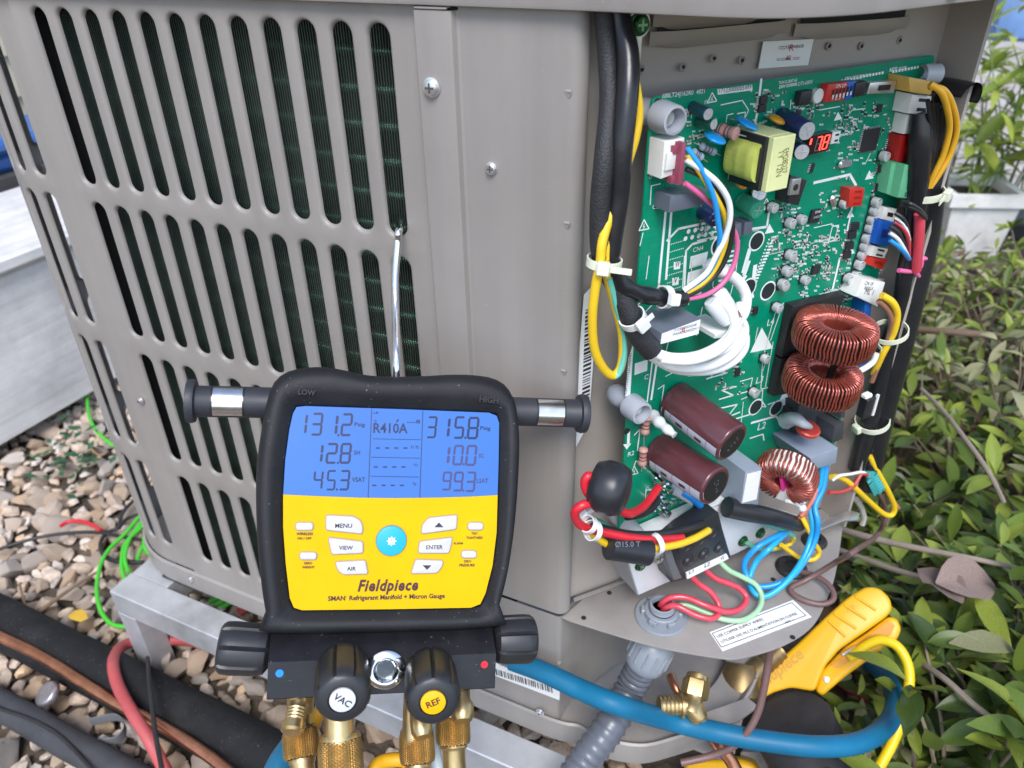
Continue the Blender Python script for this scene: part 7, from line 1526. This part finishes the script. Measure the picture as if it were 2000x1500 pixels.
for dx_, dy_, a_, s_, lab in ((0,0,.5,.075,'large pinkish brown dead leaf lying on the shrubs'),(.025,-.015,2.3,.06,'smaller curled dead leaf touching the large pinkish one')):
    o = bpy.data.objects.new('dead_leaf', leaf_mesh(PDL, .33, .35, .5, 1.1, 77+int(a_), 8, .2)); link(o); o.matrix_world = lM((p.x+dx_-.03, p.y+dy_, p.z), (math.cos(a_),math.sin(a_),.15), (.2,-.3,1), s_); tag(o, lab, 'leaf')
# white planter, dark slab, path and weeds in the far right
PLN = thing('planter', 'white weathered planter box behind the shrubs at the right', 'planter', Matrix.Translation(G.world(1868,487)))
WP = mat('weathered_white', (.72,.71,.69), .7, var=.10, vs=30, bump=.3, bs=90, dirt=.5, dcol=(.4,.38,.34)); mb = MB()
s0, s1, hh = .068, .084, .15
mb.loft([[(-s0,-s0,0),(s0,-s0,0),(s0,s0,0),(-s0,s0,0)],[(-s1,-s1,hh),(s1,-s1,hh),(s1,s1,hh),(-s1,s1,hh)],[(-s1-.012,-s1-.012,hh),(s1+.012,-s1-.012,hh),(s1+.012,s1+.012,hh),(-s1-.012,s1+.012,hh)],[(-s1-.012,-s1-.012,hh+.03),(s1+.012,-s1-.012,hh+.03),(s1+.012,s1+.012,hh+.03),(-s1-.012,s1+.012,hh+.03)],[(-s1+.008,-s1+.008,hh+.03),(s1-.008,-s1+.008,hh+.03),(s1-.008,s1-.008,hh+.03),(-s1+.008,s1-.008,hh+.03)],[(-s1+.01,-s1+.01,hh),(s1-.01,-s1+.01,hh),(s1-.01,s1-.01,hh),(-s1+.01,s1-.01,hh)]], True, False); mb.build('pot', WP, PLN, 20)
mb = MB(); mb.box(-s1+.01,s1-.01,-s1+.01,s1-.01,hh-.02,hh+.005); mb.build('potting_soil', mat('potting_soil',(.05,.035,.025),.95,var=.3,bump=.5), PLN, 0)
PLN.rotation_euler = (0,0,.35)
p = G.world(1990,425); mb = MB(); mb.box(-.06,.5,-.2,.32,0,.05,.006); o = mb.build('stone_slab', mat('dark_slate',(.05,.055,.065),.6,var=.15,vs=15,bump=.1), None, 30, p); o.rotation_euler = (0,0,-.5); tag(o, 'dark slate slab lying by the white planter', 'slab')
mb = MB(); mb.box(.05,6,2.75,9.5,-.02,.006); kind(mb.build('path', mat('pale_concrete_path',(.42,.37,.345),.85,var=.25,vs=7,bump=.3,bs=60), None, 0), 'structure')
mb = MB(); p = G.world(1965,75); mb.box(-.12,.5,-.2,.4,0,.35,.03); o = mb.build('tarpaulin_bundle', mat('faded_blue_tarp',(.10,.20,.40),.5,var=.25,vs=5,bump=.4,bs=12), None, 50, p); tag(o, 'faded blue bundle far behind the weeds at the top right', 'bundle')
WG = 'tall weeds behind the control box'
for x, y, h, ns, lab in ((1930,470,.60,7,'tall yellow green weed rising beside the top right corner of the unit'),(1985,440,.70,7,'tallest weed at the right edge in front of the pale path'),(1885,430,.42,8,'bushy weed growing out behind the white planter'),(1830,420,.42,8,'lush weed showing left of the white planter'),(2030,520,.50,6,'weed leaning in from the right edge above the slab')):
    p = G.world(x, y); shrub(p.x, p.y, h, ns, lab, (1,2,2), .085, .15, leaves=LAN, wl_=(12,17), group=WG, nm='weed', cat='weed', stemm=GST)
p = G.world(1868,487)
shrub(p.x, p.y-.02, .33, 5, 'broad leaved plant growing in the white planter', (1,1,2), .10, .09, group=None, nm='potted_plant', cat='plant', stemm=GST, wl_=(4,6))
# far hedge closing the view
fv = random.Random(3); mb = MB()
for _ in range(2600):
    x, y, z = fv.uniform(-1,9), fv.gauss(10.5,.5), abs(fv.gauss(.5,.5)); a = fv.uniform(0,6.28); l = fv.uniform(.08,.16); d = V((math.cos(a),math.sin(a)*.5,fv.uniform(-.7,.7)))*l; s_ = V((-math.sin(a),math.cos(a),.4))*l*.35; p = V((x,y,z)); mb.add([p, p+d*.5+s_, p+d, p+d*.5-s_], [(0,1,2,3)])
kind(mb.build('hedge', LM[1], None, 0), 'stuff')
